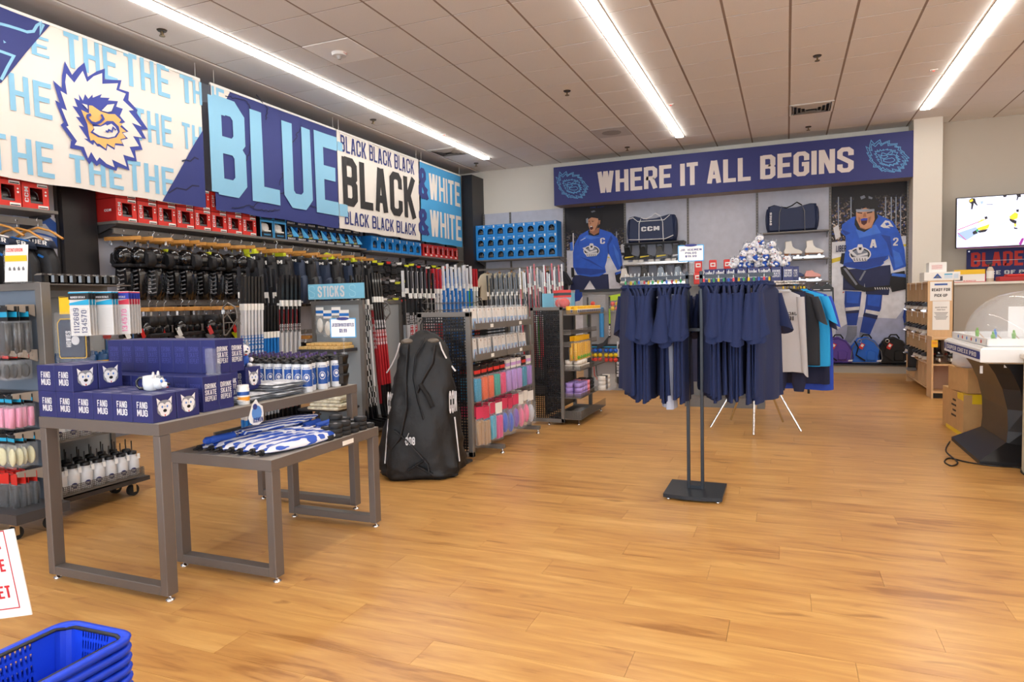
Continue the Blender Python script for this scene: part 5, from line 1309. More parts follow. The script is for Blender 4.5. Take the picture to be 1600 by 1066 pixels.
def mesh_strip(q, p0, p1, h, mi=0, step=.012):
    """low mesh lip of wires between two points"""
    p0, p1 = Vector(p0), Vector(p1); n = max(2, int((p1-p0).length/step)); U = Vector((0, 0, h))
    d = (p1-p0)/n; e = d.normalized()*.0022
    for i in range(n+1): c = p0+d*i; q.add([c-e, c+e, c+e+U, c-e+U], [(0, 1, 2, 3)], mi)
    m = max(2, int(h/step))
    for j in range(m+1):
        z = Vector((0, 0, h*j/m)); w = Vector((0, 0, .0022)); q.add([p0+z-w, p1+z-w, p1+z+w, p0+z+w], [(0, 1, 2, 3)], mi)


# ---- gondola on casters at the far left
t = thing('rolling_gondola', 'grey gondola display on casters at the left edge with packets on pegs', 'gondola', (0, 0, 0))
gy = 2.76
ob('back_panel', MB().b2((-5.35, gy-.006, .16), (-4.315, gy+.006, 1.49)), slate, t)
q = MB(); q.b2((-5.4, gy-.025, 1.49), (-4.292, gy+.025, 1.535)); ob('top_rail', q, steel_g, t); q = MB(); q.b2((-5.4, gy-.3, .1), (-4.18, gy+.02, .16)); ob('base_deck', q, steel_d, t)
ob('end_post', MB().b2((-4.315, gy-.03, .09), (-4.255, gy+.03, 1.535), 0, .003), steel_g, t)
for z in (1.4, 1.12, .86, .62, .38):
    ob('bracket', MB().prism([(gy-.03, z), (gy-.03, z-.075), (gy-.09, z-.05), (gy-.19, z-.03), (gy-.19, z)], lambda u, v, w: Vector((-4.33+w, u, v)), -.008, .008), pm('bracket beige', '9c9287', .5), t)
    ob('crossbar', MB().b2((-5.35, gy-.055, z-.03), (-4.33, gy-.04, z)), steel_d, t)
for x, y in ((-4.25, gy-.06), (-4.25+.0, gy-.27), (-4.60, 3.40), (-4.42, 3.40)):
    c = ob('caster', MB().cyl((x-.016, y, .042), (x+.016, y, .042), .041, n=18), rubber, t); ob('fork', MB().b2((x-.024, y-.012, .03), (x-.019, y+.012, .09)).b2((x+.019, y-.012, .03), (x+.024, y+.012, .09)).b2((x-.024, y-.02, .088), (x+.024, y+.02, .1)), chrome, c)
FXg = lambda u, v, w: Vector((-4.72+w, u, v))
frame_panel('side_panel', FXg, 2.80, 3.50, .12, 1.535, steel_g, panel_g, t, .035, .04)
q = MB(); q.b2((-4.72, 2.80, .1), (-4.36, 3.50, .13)); ob('lower_deck', q, steel_d, t)
# +X shelves with mesh lips
for nm, z, y1 in (('lower_shelf', .165, 3.42), ('middle_shelf', .52, 3.42), ('upper_shelf', .93, 3.42)):
    sh = ob(nm, MB().b2((-4.70, 2.80, z-.012), (-4.32, y1, z)), steel_g, t)
    q = MB(); mesh_strip(q, (-4.318, 2.80, z-.01), (-4.318, y1, z-.01), .06); mesh_strip(q, (-4.70, y1, z-.01), (-4.318, y1, z-.01), .06); ob('mesh_lip', q, steel_g, sh, kind='stuff')
wb = thing('water_bottle', 'x', 'bottle')
ob('body', MB().lathe((0, 0, 0), [(.038, 0), (.042, .006), (.042, .105), (.039, .12), (.026, .132), (.026, .15)], 18), btl, wb); ob('cap', MB().lathe((0, 0, .15), [(.03, 0), (.03, .018), (.024, .022), (.01, .026)], 16), black_p, wb); ob('straw', MB().tube([(0, 0, .17), (-.006, 0, .21), (-.004, 0, .245)], .004, 6), black_p, wb)
q = MB(); P = [(.018*cos(2*pi*k/16), .04+.018*sin(2*pi*k/16)) for k in range(16)]; q.face([(.0445*cos(u/.0428), .0445*sin(u/.0428), v) for u, v in P]); ob('round_logo', q, navyb, wb)
q = MB(); [q.face([(.0452*cos(u/.0428), .0452*sin(u/.0428), v) for u, v in ((-.012, z), (.012, z), (.012, z+.003), (-.012, z+.003))]) for z in (.032, .038, .044)]; ob('logo_bars', q, white_t, wb); ob('hang_tag', MB().box((.03, .036, .135), (.002, .018, .036)), paper, wb)
for r_ in range(3):
    for i in range(7): place(wb, (-4.375-.1*r_, 2.85+.0875*i+.03*(r_ % 2)-.0, .166), -.5+.1*((i+r_) % 3), f'white squeeze bottle with black cap, {nth(i+1)} from left, {("front", "middle", "rear")[r_]} row, low shelf', 'white squeeze bottles')
yb_ = thing('tall_bottle', 'x', 'bottle'); ob('body', MB().lathe((0, 0, 0), [(.036, 0), (.04, .006), (.04, .08), (.037, .09)], 16), pm('bottle yellow', 'e8b81a', .4), yb_); ob('blue_cap', MB().lathe((0, 0, .085), [(.041, 0), (.041, .03), (.034, .038), (.012, .04), (.012, .052), (.01, .056)], 16), pm('cap steel blue', '24568c', .4), yb_)
yt = copytree(yb_); yt.name = 'tall_bottle'; ob('long_spout', MB().tube([(0, 0, .13), (0, 0, .26)], .009, 8, r2=.004), pm('cap steel blue', '24568c', .4), yt)
for r_ in range(3):
    for i in range(8): place(yt if (i*3+r_) % 5 == 1 else yb_, (-4.365-.1*r_, 2.86+.084*i+(.035 if r_ % 2 else 0)-.02, .9305+.06*(r_ == 9)), 0, f'yellow bottle with blue cap, {nth(i+1)} from left, {("front", "middle", "rear")[r_]} row above mug cartons', 'yellow bottles')
for r_ in range(2):
    for i in range(7): place(wb, (-4.375-.11*r_, 2.86+.09*i, .521), -.4, f'white squeeze bottle, {nth(i+1)} from the left in the {("front", "rear")[r_]} row, middle shelf', 'white squeeze bottles middle shelf')


# hanging packets: card header plus clear bag with contents
def packet(name, w, h, head, cont, hh=.3, thick=.03, fill=None, stripe=None, facing='y'):
    """faces -Y; origin at the peg hole"""
    t = thing(name, 'x', 'packet'); ob('header_card', MB().box((0, 0, -h*hh/2+.01), (w, .003, h*hh)), head, t)
    if stripe: ob('header_band', MB().box((0, -.002, -h*hh*.55+.01), (w, .002, h*hh*.35)), stripe, t)
    ob('bag', MB().prism([(-w/2, -h*hh+.012), (w/2, -h*hh+.012), (w/2*1.02, -h*.6), (w/2, -h), (-w/2, -h), (-w/2*1.02, -h*.6)], lambda u, v, k: Vector((u, k, v)), -thick/2-.004, thick/2+.004, 0, .1), clearp, t)
    if fill == 'roll': ob('contents', MB().prism([(-w*.4, -h*hh), (w*.4, -h*hh), (w*.42, -h*.9), (w*.2, -h*.95), (-w*.2, -h*.95), (-w*.42, -h*.9)], lambda u, v, k: Vector((u, k, v)), -thick/2, thick/2, 0, .25), cont, t)
    if fill == 'shell': ob('contents', MB().ell((0, 0, -h*.66), (w*.4, thick/2, h*.28), 12, 7), cont, t)
    if fill == 'bars':
        for s in (-1, 1): ob('contents', MB().prism([(s*w*.22-w*.17, -h*hh-.01), (s*w*.22+w*.17, -h*hh-.01), (s*w*.22+w*.17, -h*.95), (s*w*.22-w*.17, -h*.95)], lambda u, v, k: Vector((u, k, v)), -thick/2, thick/2, 0, .1), cont, t)
    return t


cy_ = pm('header cyan', '1fa2cf', .45)
pegs = thing('peg_hooks', 'row of chrome peg hooks carrying the packets on the left gondola', 'hook', (0, 0, 0))
for z in (1.385, 1.105, .845, .605, .365):
    for x in (-4.66, -4.56, -4.46, -4.365): ob('peg', MB().tube([(x, gy-.045, z), (x, gy-.2, z), (x, gy-.215, z+.012)], .0028, 5), chrome, pegs)
S_ = [(1.38, 'skate_guard_packet', .11, .30, black_p, gloss_b, 'roll', cy_, 'glossy black skate guards in a clear bag with cyan edge'), (1.10, 'card_pack', .075, .16, black_p, pad_k, 'shell', accent_r, 'black carded pack with a red line'), (.84, 'lace_packet', .085, .2, black_p, pm('pink laces', 'ef9fc0', .7), 'bars', cy_, 'pink laces in a clear bag under a cyan header'), (.60, 'wax_packet', .085, .2, black_p, pm('cream cloth', 'ddd8ae', .7), 'shell', cy_, 'cream pad in a clear bag under a cyan header'), (.36, 'strap_packet', .075, .23, accent_r, pad_k, 'roll', None, 'dark strap in a clear bag under a red header')]
for z, nm, w_, h_, hd, ct, fl_, st, lb in S_:
    p_ = packet(nm, w_, h_, hd, ct, .3, .028, fl_, st)
    for c_, x in enumerate((-4.66, -4.56, -4.46, -4.365)):
        for k in range(4): place(p_, (x+.008*(k % 2), gy-.19+.034*k, z), .25*(-1)**(c_+k)*.6, f'{lb}, {nth(k+1)} from the front on the {nth(c_+1)} peg', nm.replace('_', ' ')+'s')
# number decal packs on the +X side
dec = {}
for nm, c1, c2, tc in (('navy', black_p, cy_, navyb), ('white', black_p, cy_, pm('pale print', 'd9d6d2')), ('pink', pm('decal blue', '2436a0'), pm('decal red', 'd03a52'), pm('decal pink', 'f06aa8'))):
    t = thing('number_decal_pack', 'x', 'decal pack'); ob('card', MB().box((0, 0, -.15), (.15, .003, .31)), pm('decal sheet', 'dcd9d6', .4), t)
    ob('header_top', MB().box((0, -.004, -.028), (.152, .008, .045)), c1, t); ob('header_band', MB().prism([(-.075, -.075), (.075, -.05), (.075, -.09), (-.075, -.09)], lambda u, v, w: Vector((u, -.004-w, v)), 0, .0015), c2, t); ob('top_line', MB().box((0, -.004, -.003), (.152, .01, .008)), c2, t)
    q = MB(); F = lambda u, v, w: Vector((-.0+v, -.0025-w, u)); put_text(q, '1112689', lambda u, v, w: Vector((-v, -.0025-w, u)), -.29, .008, -.11, .05, 1.0); put_text(q, '134570', lambda u, v, w: Vector((-v, -.0025-w, u)), -.29, -.052, -.125, -.01, 1.0); ob('numbers', q, tc, t)
    q = MB(); put_text(q, 'NUMBER DECALS', lambda u, v, w: Vector((u, -.0085-w, v)), -.06, -.042, .05, -.028, .9); ob('lettering', q, white_t, t); ob('sleeve', MB().box((0, -.008, -.21), (.152, .0015, .2)), clearp, t)
    t.scale = (.86, .86, .86); dec[nm] = t
A = [('navy', 118, 457), ('white', 150, 456), ('pink', 172, 457)]
for nm, x, y, lb in (('navy', -3.905, 2.76, 'navy'), ('white', -3.85, 2.87, 'faint white'), ('pink', -3.82, 2.96, 'pink')):
    for k in range(5): place(dec[nm], (x-.014*k-.05, y+.03*k, 1.465), .28, f'number decal pack with {lb} numbers, {nth(k+1)} from the front', 'number decal packs')
t = thing('peg_hooks', 'long chrome peg hooks holding the number decal packs', 'hook'); [ob('peg', MB().tube([(-4.70, 2.98+.1*k, 1.44), (-4.05+.1*k, 2.76+.1*k, 1.44)], .003, 5), chrome, t) for k in range(3)]
# navy equipment pouch in clear bag with yellow header
t = thing('pouch_pack', 'navy zip pouch with yellow piping in a clear bag under a yellow header card', 'pouch', (-4.13, 2.84, 1.44), .25)
ob('header_card', MB().box((0, 0, -.05), (.19, .004, .11)), pm('header yellow', 'eec21c', .5), t); P = [(.085, -.38), (.092, -.37), (.095, -.16), (.075, -.135), (-.075, -.135), (-.095, -.16), (-.092, -.37), (-.085, -.38)]
ob('pouch', MB().prism(P, lambda u, v, w: Vector((u, w, v)), -.03, .02, 0, .08), pad_n, t); ob('piping', MB().tube([(u*1.01, -.022, v) for u, v in P+P[:1]], .003, 5), pm('header yellow', 'eec21c', .5), t); ob('bag', MB().prism([(-.105, -.09), (.105, -.09), (.11, -.41), (-.11, -.41)], lambda u, v, w: Vector((u, w, v)), -.04, .03, 0, .05), clearp, t)
q = MB(); put_text(q, 'HOWIES', lambda u, v, w: Vector((-v, -.032-w, u)), -.31, .0, -.21, .035, 1.0); ob('lettering', q, white_t, t); ob('emblem', MB().prism([(.03+.028*cos(k*pi/8), -.27+.028*sin(k*pi/8)) for k in range(16)], lambda u, v, w: Vector((u, -.031-w, v)), 0, .002), white_t, t)
rp = packet('red_header_pack', .06, .14, accent_r, accent_r, .35, .02, 'roll')
for i, (x, z) in enumerate(((-4.27, 1.46), (-4.29, 1.3))):
    place(rp, (x+.18, 3.02+.02*i, z), .3, f'small red carded pack hanging beside the navy pouch, {("upper", "lower")[i]}', 'red carded packs')
# leaflet holder on top of the gondola
t = thing('leaflet_stand', 'white leaflet with yellow band leaning in a clear stand on the left gondola top', 'sign', (-4.42, 2.70, 1.537), .3)
ob('card', MB().box((0, 0, .12), (.15, .003, .23), R=Matrix.Rotation(-.1, 3, 'X')), paper, t); ob('yellow_band', MB().box((0, -.004-.016*0, .15), (.142, .004, .036)), pm('header yellow', 'eec21c', .5), t); q = MB(); put_text(q, 'SCENTURION', lambda u, v, w: Vector((u, -.012-w, v)), -.055, .19, .055, .212, .9); ob('lettering', q, accent_r, t)
for k in range(4): ob('picture', MB().prism([(-.05+k*.03, .05), (-.035+k*.03, .05), (-.034+k*.03, .085), (-.042+k*.03, .1), (-.05+k*.03, .09)], lambda u, v, w: Vector((u, -.002-w, v)), 0, .004), grey_p, t)
ob('stand', MB().box((0, .03, .004), (.16, .09, .006)).box((-.02, .012, .1), (.15, .002, .2)), clear2, t)
# black card packs standing behind the top rail
for i in range(9):
    t = ob('black_case', MB().box((0, 0, .035), (.1, .05, .07), 0, 0, .012), gloss_b, None, (-4.55, 2.93+i*.062, 1.537)); t.parent = None
    tag(t, f'small black glossy case, {nth(i+1)} in the row on top of the left gondola', 'case', 'black cases on the gondola top')
ob('case_tray', MB().b2((-4.74, 2.82, 1.53), (-4.45, 3.50, 1.536)), steel_g, bpy.data.objects['rolling_gondola'])

# ================================================================== hockey sticks
def stick(seed, L, shaft, grip, blade, band, side=1, lettering=None):
    """leans nowhere: butt end up, blade at the floor pointing +X; origin under the heel"""
    r = random.Random(seed); t = thing('hockey_stick', 'x', 'hockey stick')
    w, d = .026, .018
    def seg(z0, z1, x=0, e=0): return MB().b2((-w/2-e, -d/2-e, z0), (w/2+e, d/2+e, z1))
    z0 = .2; ob('shaft', seg(z0, L-.26), shaft, t); ob('grip', seg(L-.26, L, 0, .0015), grip, t)
    ob('size_label', MB().b2((-w/2-.003, -d/2-.004, L-.31), (w/2+.003, d/2+.004, L-.25)), paper, t)
    ob('shaft_graphic', MB().b2((-w/2-.0015, -d/2-.0015, z0+.2), (w/2+.0015, d/2+.0015, z0+.78)), band, t)
    b = [[Vector((-w/2, -d/2, z0)), Vector((w/2, -d/2, z0)), Vector((w/2, d/2, z0)), Vector((-w/2, d/2, z0))], [Vector((-w/2+.01, -d/2, .08)), Vector((w/2+.02, -d/2, .08)), Vector((w/2+.02, d/2, .08)), Vector((-w/2+.01, d/2, .08))], [Vector((.02, -.006, .004)), Vector((.06, -.006, .075)), Vector((.06, .006, .075)), Vector((.02, .006, .004))], [Vector((.16, -.004, 0)), Vector((.17, -.004, .062)), Vector((.17, .004, .062)), Vector((.16, .004, 0))], [Vector((.28, -.016, .005)), Vector((.275, -.016, .055)), Vector((.275, -.01, .055)), Vector((.28, -.01, .005))]]
    ob('blade', MB().rings(b, 0, True, False), blade, t)
    if lettering:
        q = MB(); put_text(q, lettering, lambda u, v, ww: Vector((-v, -d/2-.0025-ww, u)), L*.52, -.009, L*.52+.26, .009, 1.2); put_text(q, lettering, lambda u, v, ww: Vector((w/2+.002+ww, v, u)), L*.52, -.007, L*.52+.26, .007, 1.2); ob('lettering', q, ink if band in (paper, helm_w) else white_t, t)
    return t


kb, kw, kr, kl, ks, kg = pm('stick black', '161619', .3, coat=.3), pm('stick white', 'd9dadd', .3, coat=.3), pm('stick red', 'b3222b', .3, coat=.3), pm('stick blue', '1f78cc', .3, coat=.3), pm('stick silver', 'a9b2bd', .3, metal=.2), pm('stick lime', '4fd02a', .4)
kc = pm('stick camouflage', 'cfd0d2', .4, var=.0); ch_m = bpy.data.materials.new('stick chequer'); ch_m.use_nodes = True; nt = ch_m.node_tree
ck = nt.nodes.new('ShaderNodeTexChecker'); ck.inputs['Scale'].default_value = 22; tcn = nt.nodes.new('ShaderNodeTexCoord'); mpn = nt.nodes.new('ShaderNodeMapping'); mpn.inputs['Scale'].default_value = (1.4, 1.4, .8); nt.links.new(tcn.outputs['Object'], mpn.inputs[0]); nt.links.new(mpn.outputs[0], ck.inputs[0]); nt.links.new(ck.outputs[0], nt.nodes['Principled BSDF'].inputs[0]); ck.inputs[1].default_value = (*lin('dddddd'), 1); ck.inputs[2].default_value = (*lin('141416'), 1)


def rack(lab, x, y0, y1, z=1.32, base=True, along='y'):
    t = thing('stick_rack', lab, 'rack'); q = MB(); P = (lambda a, b, c: (x+a, b, c)) if along == 'y' else (lambda a, b, c: (b, x-a, c))
    for zz in (z, z-.09):
        for dx in (0, .11): q.tube([P(dx, y0, zz), P(dx, y1, zz)], .004, 5)
        n = int((y1-y0)/.045)
        for k in range(n+1): q.tube([P(0, y0+(y1-y0)*k/n, zz), P(.14, y0+(y1-y0)*k/n, zz), P(.15, y0+(y1-y0)*k/n, zz-.02)], .003, 4)
    ob('wire_divider', q, steel_g, t)
    for y in (y0-.01, y1+.01):
        q = MB(); v = [(0, z-.2), (0, z+.05), (.06, z+.09), (.15, z+.05), (.17, z-.05), (.1, z-.13), (.03, z-.2)]
        for a_, b_ in zip(v, v[1:]+v[:1]): q.tube([P(a_[0], y, a_[1]), P(b_[0], y, b_[1])], .008, 4)
        q.tube([P(0, y, z-.05), P(.15, y, z+.05)], .006, 4); q.tube([P(0, y, z+.05), P(.12, y, z-.1)], .006, 4); ob('bracket', q, steel_g, t)
    return t


def stick_row(protos, n, f, lab, group):
    for i in range(n):
        pr_ = protos[i % len(protos)] if not callable(protos) else protos(i); loc, rot = f(i); place(pr_, loc, rot, lab % nth(i+1), group)


def gondola_base(lab, x0, x1, y0, y1, h=1.4, mat=panel_g, zb=.15):
    """double sided gondola whose centre panel runs along Y"""
    t = thing('stick_gondola', lab, 'gondola'); xc = (x0+x1)/2
    frame_panel('centre_panel', lambda u, v, w: Vector((xc+w, u, v)), y0, y1, .0, h, steel_g, mat, t, .045, .04)
    ob('base_deck', MB().b2((x0+.02, y0+.01, .02), (x1-.02, y1-.01, zb-.03)), steel_d, t)
    for s, x in ((-1, x0), (1, x1)): ob('kick_rail', MB().b2((x-.012, y0, .03), (x+.012, y1, zb)), steel_g, t)
    return t


# rack one: children's sticks on the left (white/blue, white/black)
gondola_base('stick gondola behind the sports bottles full of white and blue sticks', -5.15, -4.42, 4.86, 5.5, 1.36)
rack('wire stick rack with white and blue sticks behind the bottles', -4.75, 4.66, 5.42, 1.31)
pA = [stick(1, 1.52, kw, kb, kl, kl, lettering='BAUER'), stick(2, 1.25, ks, kb, kb, kl)]; pB = [stick(3, 1.55, kb, kb, kb, kw, lettering='JETSPEED'), stick(4, 1.5, kr, kb, kb, kw, lettering='CCM'), stick(5, 1.3, kw, kb, kb, ks, lettering='NEXUS')]
stick_row(pA[:1], 11, lambda i: ((-4.60-.06*(i % 2), 4.70+.021*i, .12), (-.03, .02, -.3)), 'white hockey stick with black grip and blue blade end, %s from the left', 'white and blue sticks')
stick_row(pA[1:], 9, lambda i: ((-4.62-.05*(i % 2), 4.965+.022*i, .12), (-.03, .02, -.3)), 'shorter silver hockey stick with blue foot, %s from the left', 'silver and blue sticks')
stick_row(pB, 15, lambda i: ((-4.60-.05*(i % 3), 5.18+.021*i, .12+.02*(i % 3)), (-.03, .02, -.2)), 'black and white lettered hockey stick, %s from the left in the first rack', 'black and white sticks')
pC = [stick(6, 1.6, kb, kb, kb, kr, lettering='CCM'), stick(7, 1.55, kb, kb, kb, ks)]
stick_row(pC, 12, lambda i: ((-4.95-.05*(i % 2), 5.10+.06*i, .16), (-.02, -.03, .2)), 'black hockey stick with pale band, %s in the row behind the white sticks', 'black sticks behind')
# rack two: end cap with packets, chequered and red sticks
t = gondola_base('tall stick gondola with a plain grey panel and a goods end cap', -4.5, -3.98, 5.62, 6.85, 1.405)
t = thing('end_cap_display', 'grey end cap frame with mouthguard packs and a plank of wooden plugs', 'gondola')
frame_panel('back_panel', FY(5.62), -4.53, -3.9, .0, 1.405, steel_g, panel_g, t, .045, .04)
ob('shelf', MB().b2((-4.46, 5.28, .90), (-3.98, 5.6, .93)), steel_d, t); ob('lower_shelf', MB().b2((-4.46, 5.25, .33), (-3.98, 5.6, .35)), steel_d, t); ob('base_deck', MB().b2((-4.5, 5.3, .02), (-3.95, 5.6, .1)), steel_d, t)
pl = thing('wooden_plug_bundle', 'bundle of pale wooden shaft plugs lying on the end cap shelf', 'wood plugs', (0, 0, 0)); pine = pm('pine plugs', 'dcb878', .6, var=.1, vs=30)
for k in range(9):
    ob('plug', MB().box((-4.43+.052*k, 5.43, .945), (.045, .27, .028), 0, 0, .003), pine, pl); ob('plug', MB().box((-4.40+.052*k, 5.47, .975), (.045, .2, .026), 0, 0, .003), pine, pl) if k < 8 else None
mg = packet('mouthguard_pack', .1, .26, paper, helm_w, .32, .04, 'shell', accent_b)
for i, (x, z) in enumerate(((-4.36, 1.33), (-4.25, 1.30), (-4.13, 1.33), (-4.02, 1.30))): place(mg, (x, 5.52-.02*i, z), .1*(i-1), f'clear mouthguard pack with blue and white header, {nth(i+1)} from the left on the end cap', 'mouthguard packs')
t = thing('folded_towel_stack', 'folded cream towels printed with small figures on the low shelf', 'towels', (-4.1, 5.3, .355))
for k in range(5): ob('towel', MB().box((.03*(k % 2), .0, .02+k*.034), (.36, .26, .03), 0, .05*(k % 3), .008), pm('towel print', 'e9e2cc', .8, var=.35, vs=22), t)
stS = thing('department_sign', 'light blue sign reading STICKS above the end cap', 'sign', (0, 0, 0)); a = at('y', 5.5, 482, 445); b = at('y', 5.5, 566, 466)
sbm = pm('sign light blue', '7cc0dc', .5)
ob('board', MB().b2((a.x, 5.49, b.z), (b.x+.03, 5.5, a.z)), sbm, stS); q = MB(); w_ = b.x+.03-a.x; put_text(q, 'STICKS', lambda u, v, w: Vector((u, 5.487-w, v)), a.x+w_*.18, b.z+.02, a.x+w_*.66, a.z-.02, 1.0); ob('lettering', q, white_t, stS)
q = MB()
for x0 in (.02, .75):
    for s_ in [(pp, qq) for pl_ in G['S'] for pp, qq in zip(pl_, pl_[1:])]:
        f = lambda p: (a.x+w_*(x0+.1*p[0]/4), b.z+.02+(a.z-b.z-.04)*p[1]/10)
        for st in stroke([f(s_[0]), f(s_[1])], .0025): q.face([(p.x, 5.488, p.y) for p in st])
ob('outline_letters', q, pm('sign pale outline', 'a9d8ea', .5), stS); ob('sign_posts', MB().b2((a.x+.05, 5.52, 1.38), (a.x+.06, 5.53, b.z+.05)).b2((b.x-.05, 5.52, 1.38), (b.x-.04, 5.53, b.z+.05)), steel_g, stS)
rack('wire stick rack with chequered and red sticks on the second gondola', -4.14, 5.68, 6.2, 1.31)
pD = [stick(8, 1.55, ch_m, kb, kb, kw), stick(9, 1.5, ch_m, kb, kb, ch_m)]; pE = [stick(10, 1.58, kb, kb, kb, kr, lettering='CCM'), stick(11, 1.5, kr, kb, kb, kr, lettering='CCM')]
stick_row(pD, 9, lambda i: ((-3.90-.05*(i % 3), 5.60+.03*i, .12), (-.03, -.11, -.35)), 'black and white chequered hockey stick, %s from the left', 'chequered sticks')
stick_row(pE, 7, lambda i: ((-3.86-.05*(i % 2), 5.88+.024*i, .12), (-.03, -.13, -.3)), 'black hockey stick with red lower shaft, %s from the left', 'red and black sticks')
# rack three: colourful sticks behind the black bag
gondola_base('stick gondola behind the hanging black bag', -4.6, -3.9, 7.0, 8.6, 1.40, panel_g)
rack('wire stick rack behind the black bag', -4.12, 7.03, 8.55, 1.36)
fade = kc; pF = [stick(12, 1.6, kb, kb, kb, kr, lettering='ULTRON'), stick(13, 1.66, kb, kb, kb, kw, lettering='JETSPEED'), stick(14, 1.62, kb, kw, kb, ks)]; pG = [stick(15, 1.7, kl, kw, kb, kl), stick(16, 1.64, kw, kl, kb, kl, lettering='NEXUS'), stick(17, 1.56, kl, kl, kb, kw)]; pH = [stick(18, 1.66, kw, kr, kb, kr), stick(19, 1.7, kg, kb, kb, kg), stick(20, 1.72, kw, kw, kb, ks)]
stick_row(pF, 17, lambda i: ((-4.0-.07*(i % 3), 6.72+.036*i, .13), (-.02, -.03, -.2)), 'black lettered hockey stick, %s behind the hanging bag', 'black sticks behind the bag')
stick_row(pH[:1], 7, lambda i: ((-4.03-.07*(i % 3), 7.33+.03*i, .13), (-.02, -.03, -.2)), 'white hockey stick with red grip, %s from the left behind the bag', 'white and red sticks')
stick_row(pG, 22, lambda i: ((-4.0-.07*(i % 3), 7.54+.038*i, .13+.03*(i % 2)), (-.02, -.03, -.2)), 'bright blue and white hockey stick, %s from the left behind the bag', 'blue and white sticks')
stick_row(pH, 8, lambda i: ((-4.02-.06*(i % 3), 8.38+.03*i, .17), (-.02, -.03, -.2)), 'tall white topped hockey stick, %s beyond the blue ones', 'white topped sticks')
# rack four: facing the shop behind the sole racks
t = thing('stick_gondola', 'low dark stick gondola at the back behind the insole display', 'gondola'); ob('base_deck', MB().b2((-4.2, 9.0, .02), (-2.9, 9.55, .14)), steel_d, t); frame_panel('centre_panel', FY(9.5), -4.2, -2.9, .0, 1.4, steel_g, panel_g, t, .045, .04)
rack('wire stick rack on the back stick gondola', 9.42, -4.15, -2.95, 1.34, along='x')
pI = [stick(21, 1.62, kb, kb, kb, kw), stick(22, 1.58, kw, kb, kb, ks), stick(23, 1.66, kb, kb, kb, ks)]; pJ = [stick(24, 1.7, kr, kw, kb, kr), stick(25, 1.62, kb, kw, kb, kw), stick(26, 1.66, kb, kb, kb, kr, lettering='CCM'), stick(27, 1.6, ch_m, kw, kb, kg), stick(28, 1.72, kr, kr, kb, kw)]
stick_row(pI, 20, lambda i: ((-4.12+.026*i, 9.22+.05*(i % 3), .14), (.03, 0, -1.3)), 'black and white topped hockey stick, %s from the left on the back rack', 'black sticks on the back rack')
stick_row(pJ, 26, lambda i: ((-3.58+.025*i, 9.2+.06*(i % 3), .15+.03*(i % 2)), (.03, 0, -1.3)), 'red, white or black hockey stick, %s on the right half of the back rack', 'red and black sticks on the back rack')

# ================================================================== big black goalie bag on a hanger stand
bagm = pm('bag nylon', '0d0d10', .55, bump=.6, bs=14)
p = at('z', 0, 672, 748); t = thing('goalie_bag', 'big black hockey bag hanging upright in front of the insole display', 'bag', (-2.665, 4.60, 0)); t.scale = (1, 1, 1.12)
H_ = 1.06; R_ = []; n = 40
for z, hw, hd, ox, oy in ((.0, .31, .20, -.03, 0), (.02, .335, .23, -.03, 0), (.10, .34, .23, -.03, 0), (.25, .315, .215, -.025, 0), (.45, .275, .19, -.01, 0), (.65, .235, .16, .01, 0), (.82, .20, .135, .02, 0), (.93, .165, .10, .02, 0), (.985, .10, .06, .02, 0), (1.02, .03, .02, .02, 0)):
    row = []
    for k in range(n):
        a = 2*pi*k/n; c, s = cos(a), sin(a); e = .62
        x = hw*abs(c)**e*(1 if c > 0 else -1); y = hd*abs(s)**e*(1 if s > 0 else -1)
        f = 1+.05*sin(3*a+z*3)+.05*sin(9*a+z*7)*(1.1-z)+.04*sin(5*a-z*12)
        row.append(Vector((ox+x*f, oy+y*f, z+.03*max(0, sin(a*2+1))*(z < .05))))
    R_.append(row)
# resample to smooth folds
R2 = []
for a_, b_ in zip(R_, R_[1:]):
    for k in range(4): R2.append([p0.lerp(p1, k/4)+Vector((.008*sin(p0.x*40+k*1.7+p0.z*9), .01*sin(p0.x*31+p0.z*23+k), 0)) for p0, p1 in zip(a_, b_)])
R2.append(R_[-1]); R2[0] = R_[0]
ob('bag_body', MB().rings(R2, 0), bagm, t).rotation_euler = (0, 0, .42)
RB = Matrix.Rotation(.42, 3, 'Z')


def onbag(pts, r=.012, flat=1.0, n=6): return MB().tube([RB @ Vector(p) for p in pts], r, n, flat=flat)


def fs(x, z): # point on the front skin
    hw = .345-.17*z; hd = .235-.125*z; u = max(-.98, min(.98, x/hw)); return (x*1.02, -hd*(1-abs(u)**3.2)**.3125*1.1-.01, z)


for s in (-1, 1):
    ob('side_stripe', onbag([fs(s*(.17-.02*k), .96-.05*k) if 0 else fs(s*(.15+.012*k+.004*k*k), .94-.052*k) for k in range(5)], .011, .35), white_t, t)
    ob('side_stripe', onbag([fs(s*(.25+.006*k), .42-.06*k) for k in range(6)], .010, .35), white_t, t)
q = MB()
for s in (-1, 1):
    a0 = fs(s*.235, .62); put_text(q, 'CCM', lambda u, v, w, s=s: RB @ Vector((fs(s*(.236)+u*.6, .5+v)[0], fs(s*(.236)+u*.6, .5+v)[1]-.004, .5+v)), -.04, -.05, .05, .1, 1.3)
ob('lettering', q, white_t, t)
for pts in ([(.04, .97), (-.03, .85), (-.05, .7), (-.02, .55), (.02, .42)], [(.12, .92), (.10, .80), (.02, .68), (-.02, .6)], [(-.08, .93), (-.1, .75), (-.1, .5), (-.15, .3), (-.22, .22)], [(-.2, .35), (-.1, .28), (.05, .12), (.06, .05)]):
    ob('webbing_strap', onbag([fs(*p_) for p_ in pts], .02, .25), pad_k, t)
ob('handle_pad', onbag([fs(.0, .66), fs(.06, .57), fs(.09, .5)], .032, .5, 8), black_c, t)
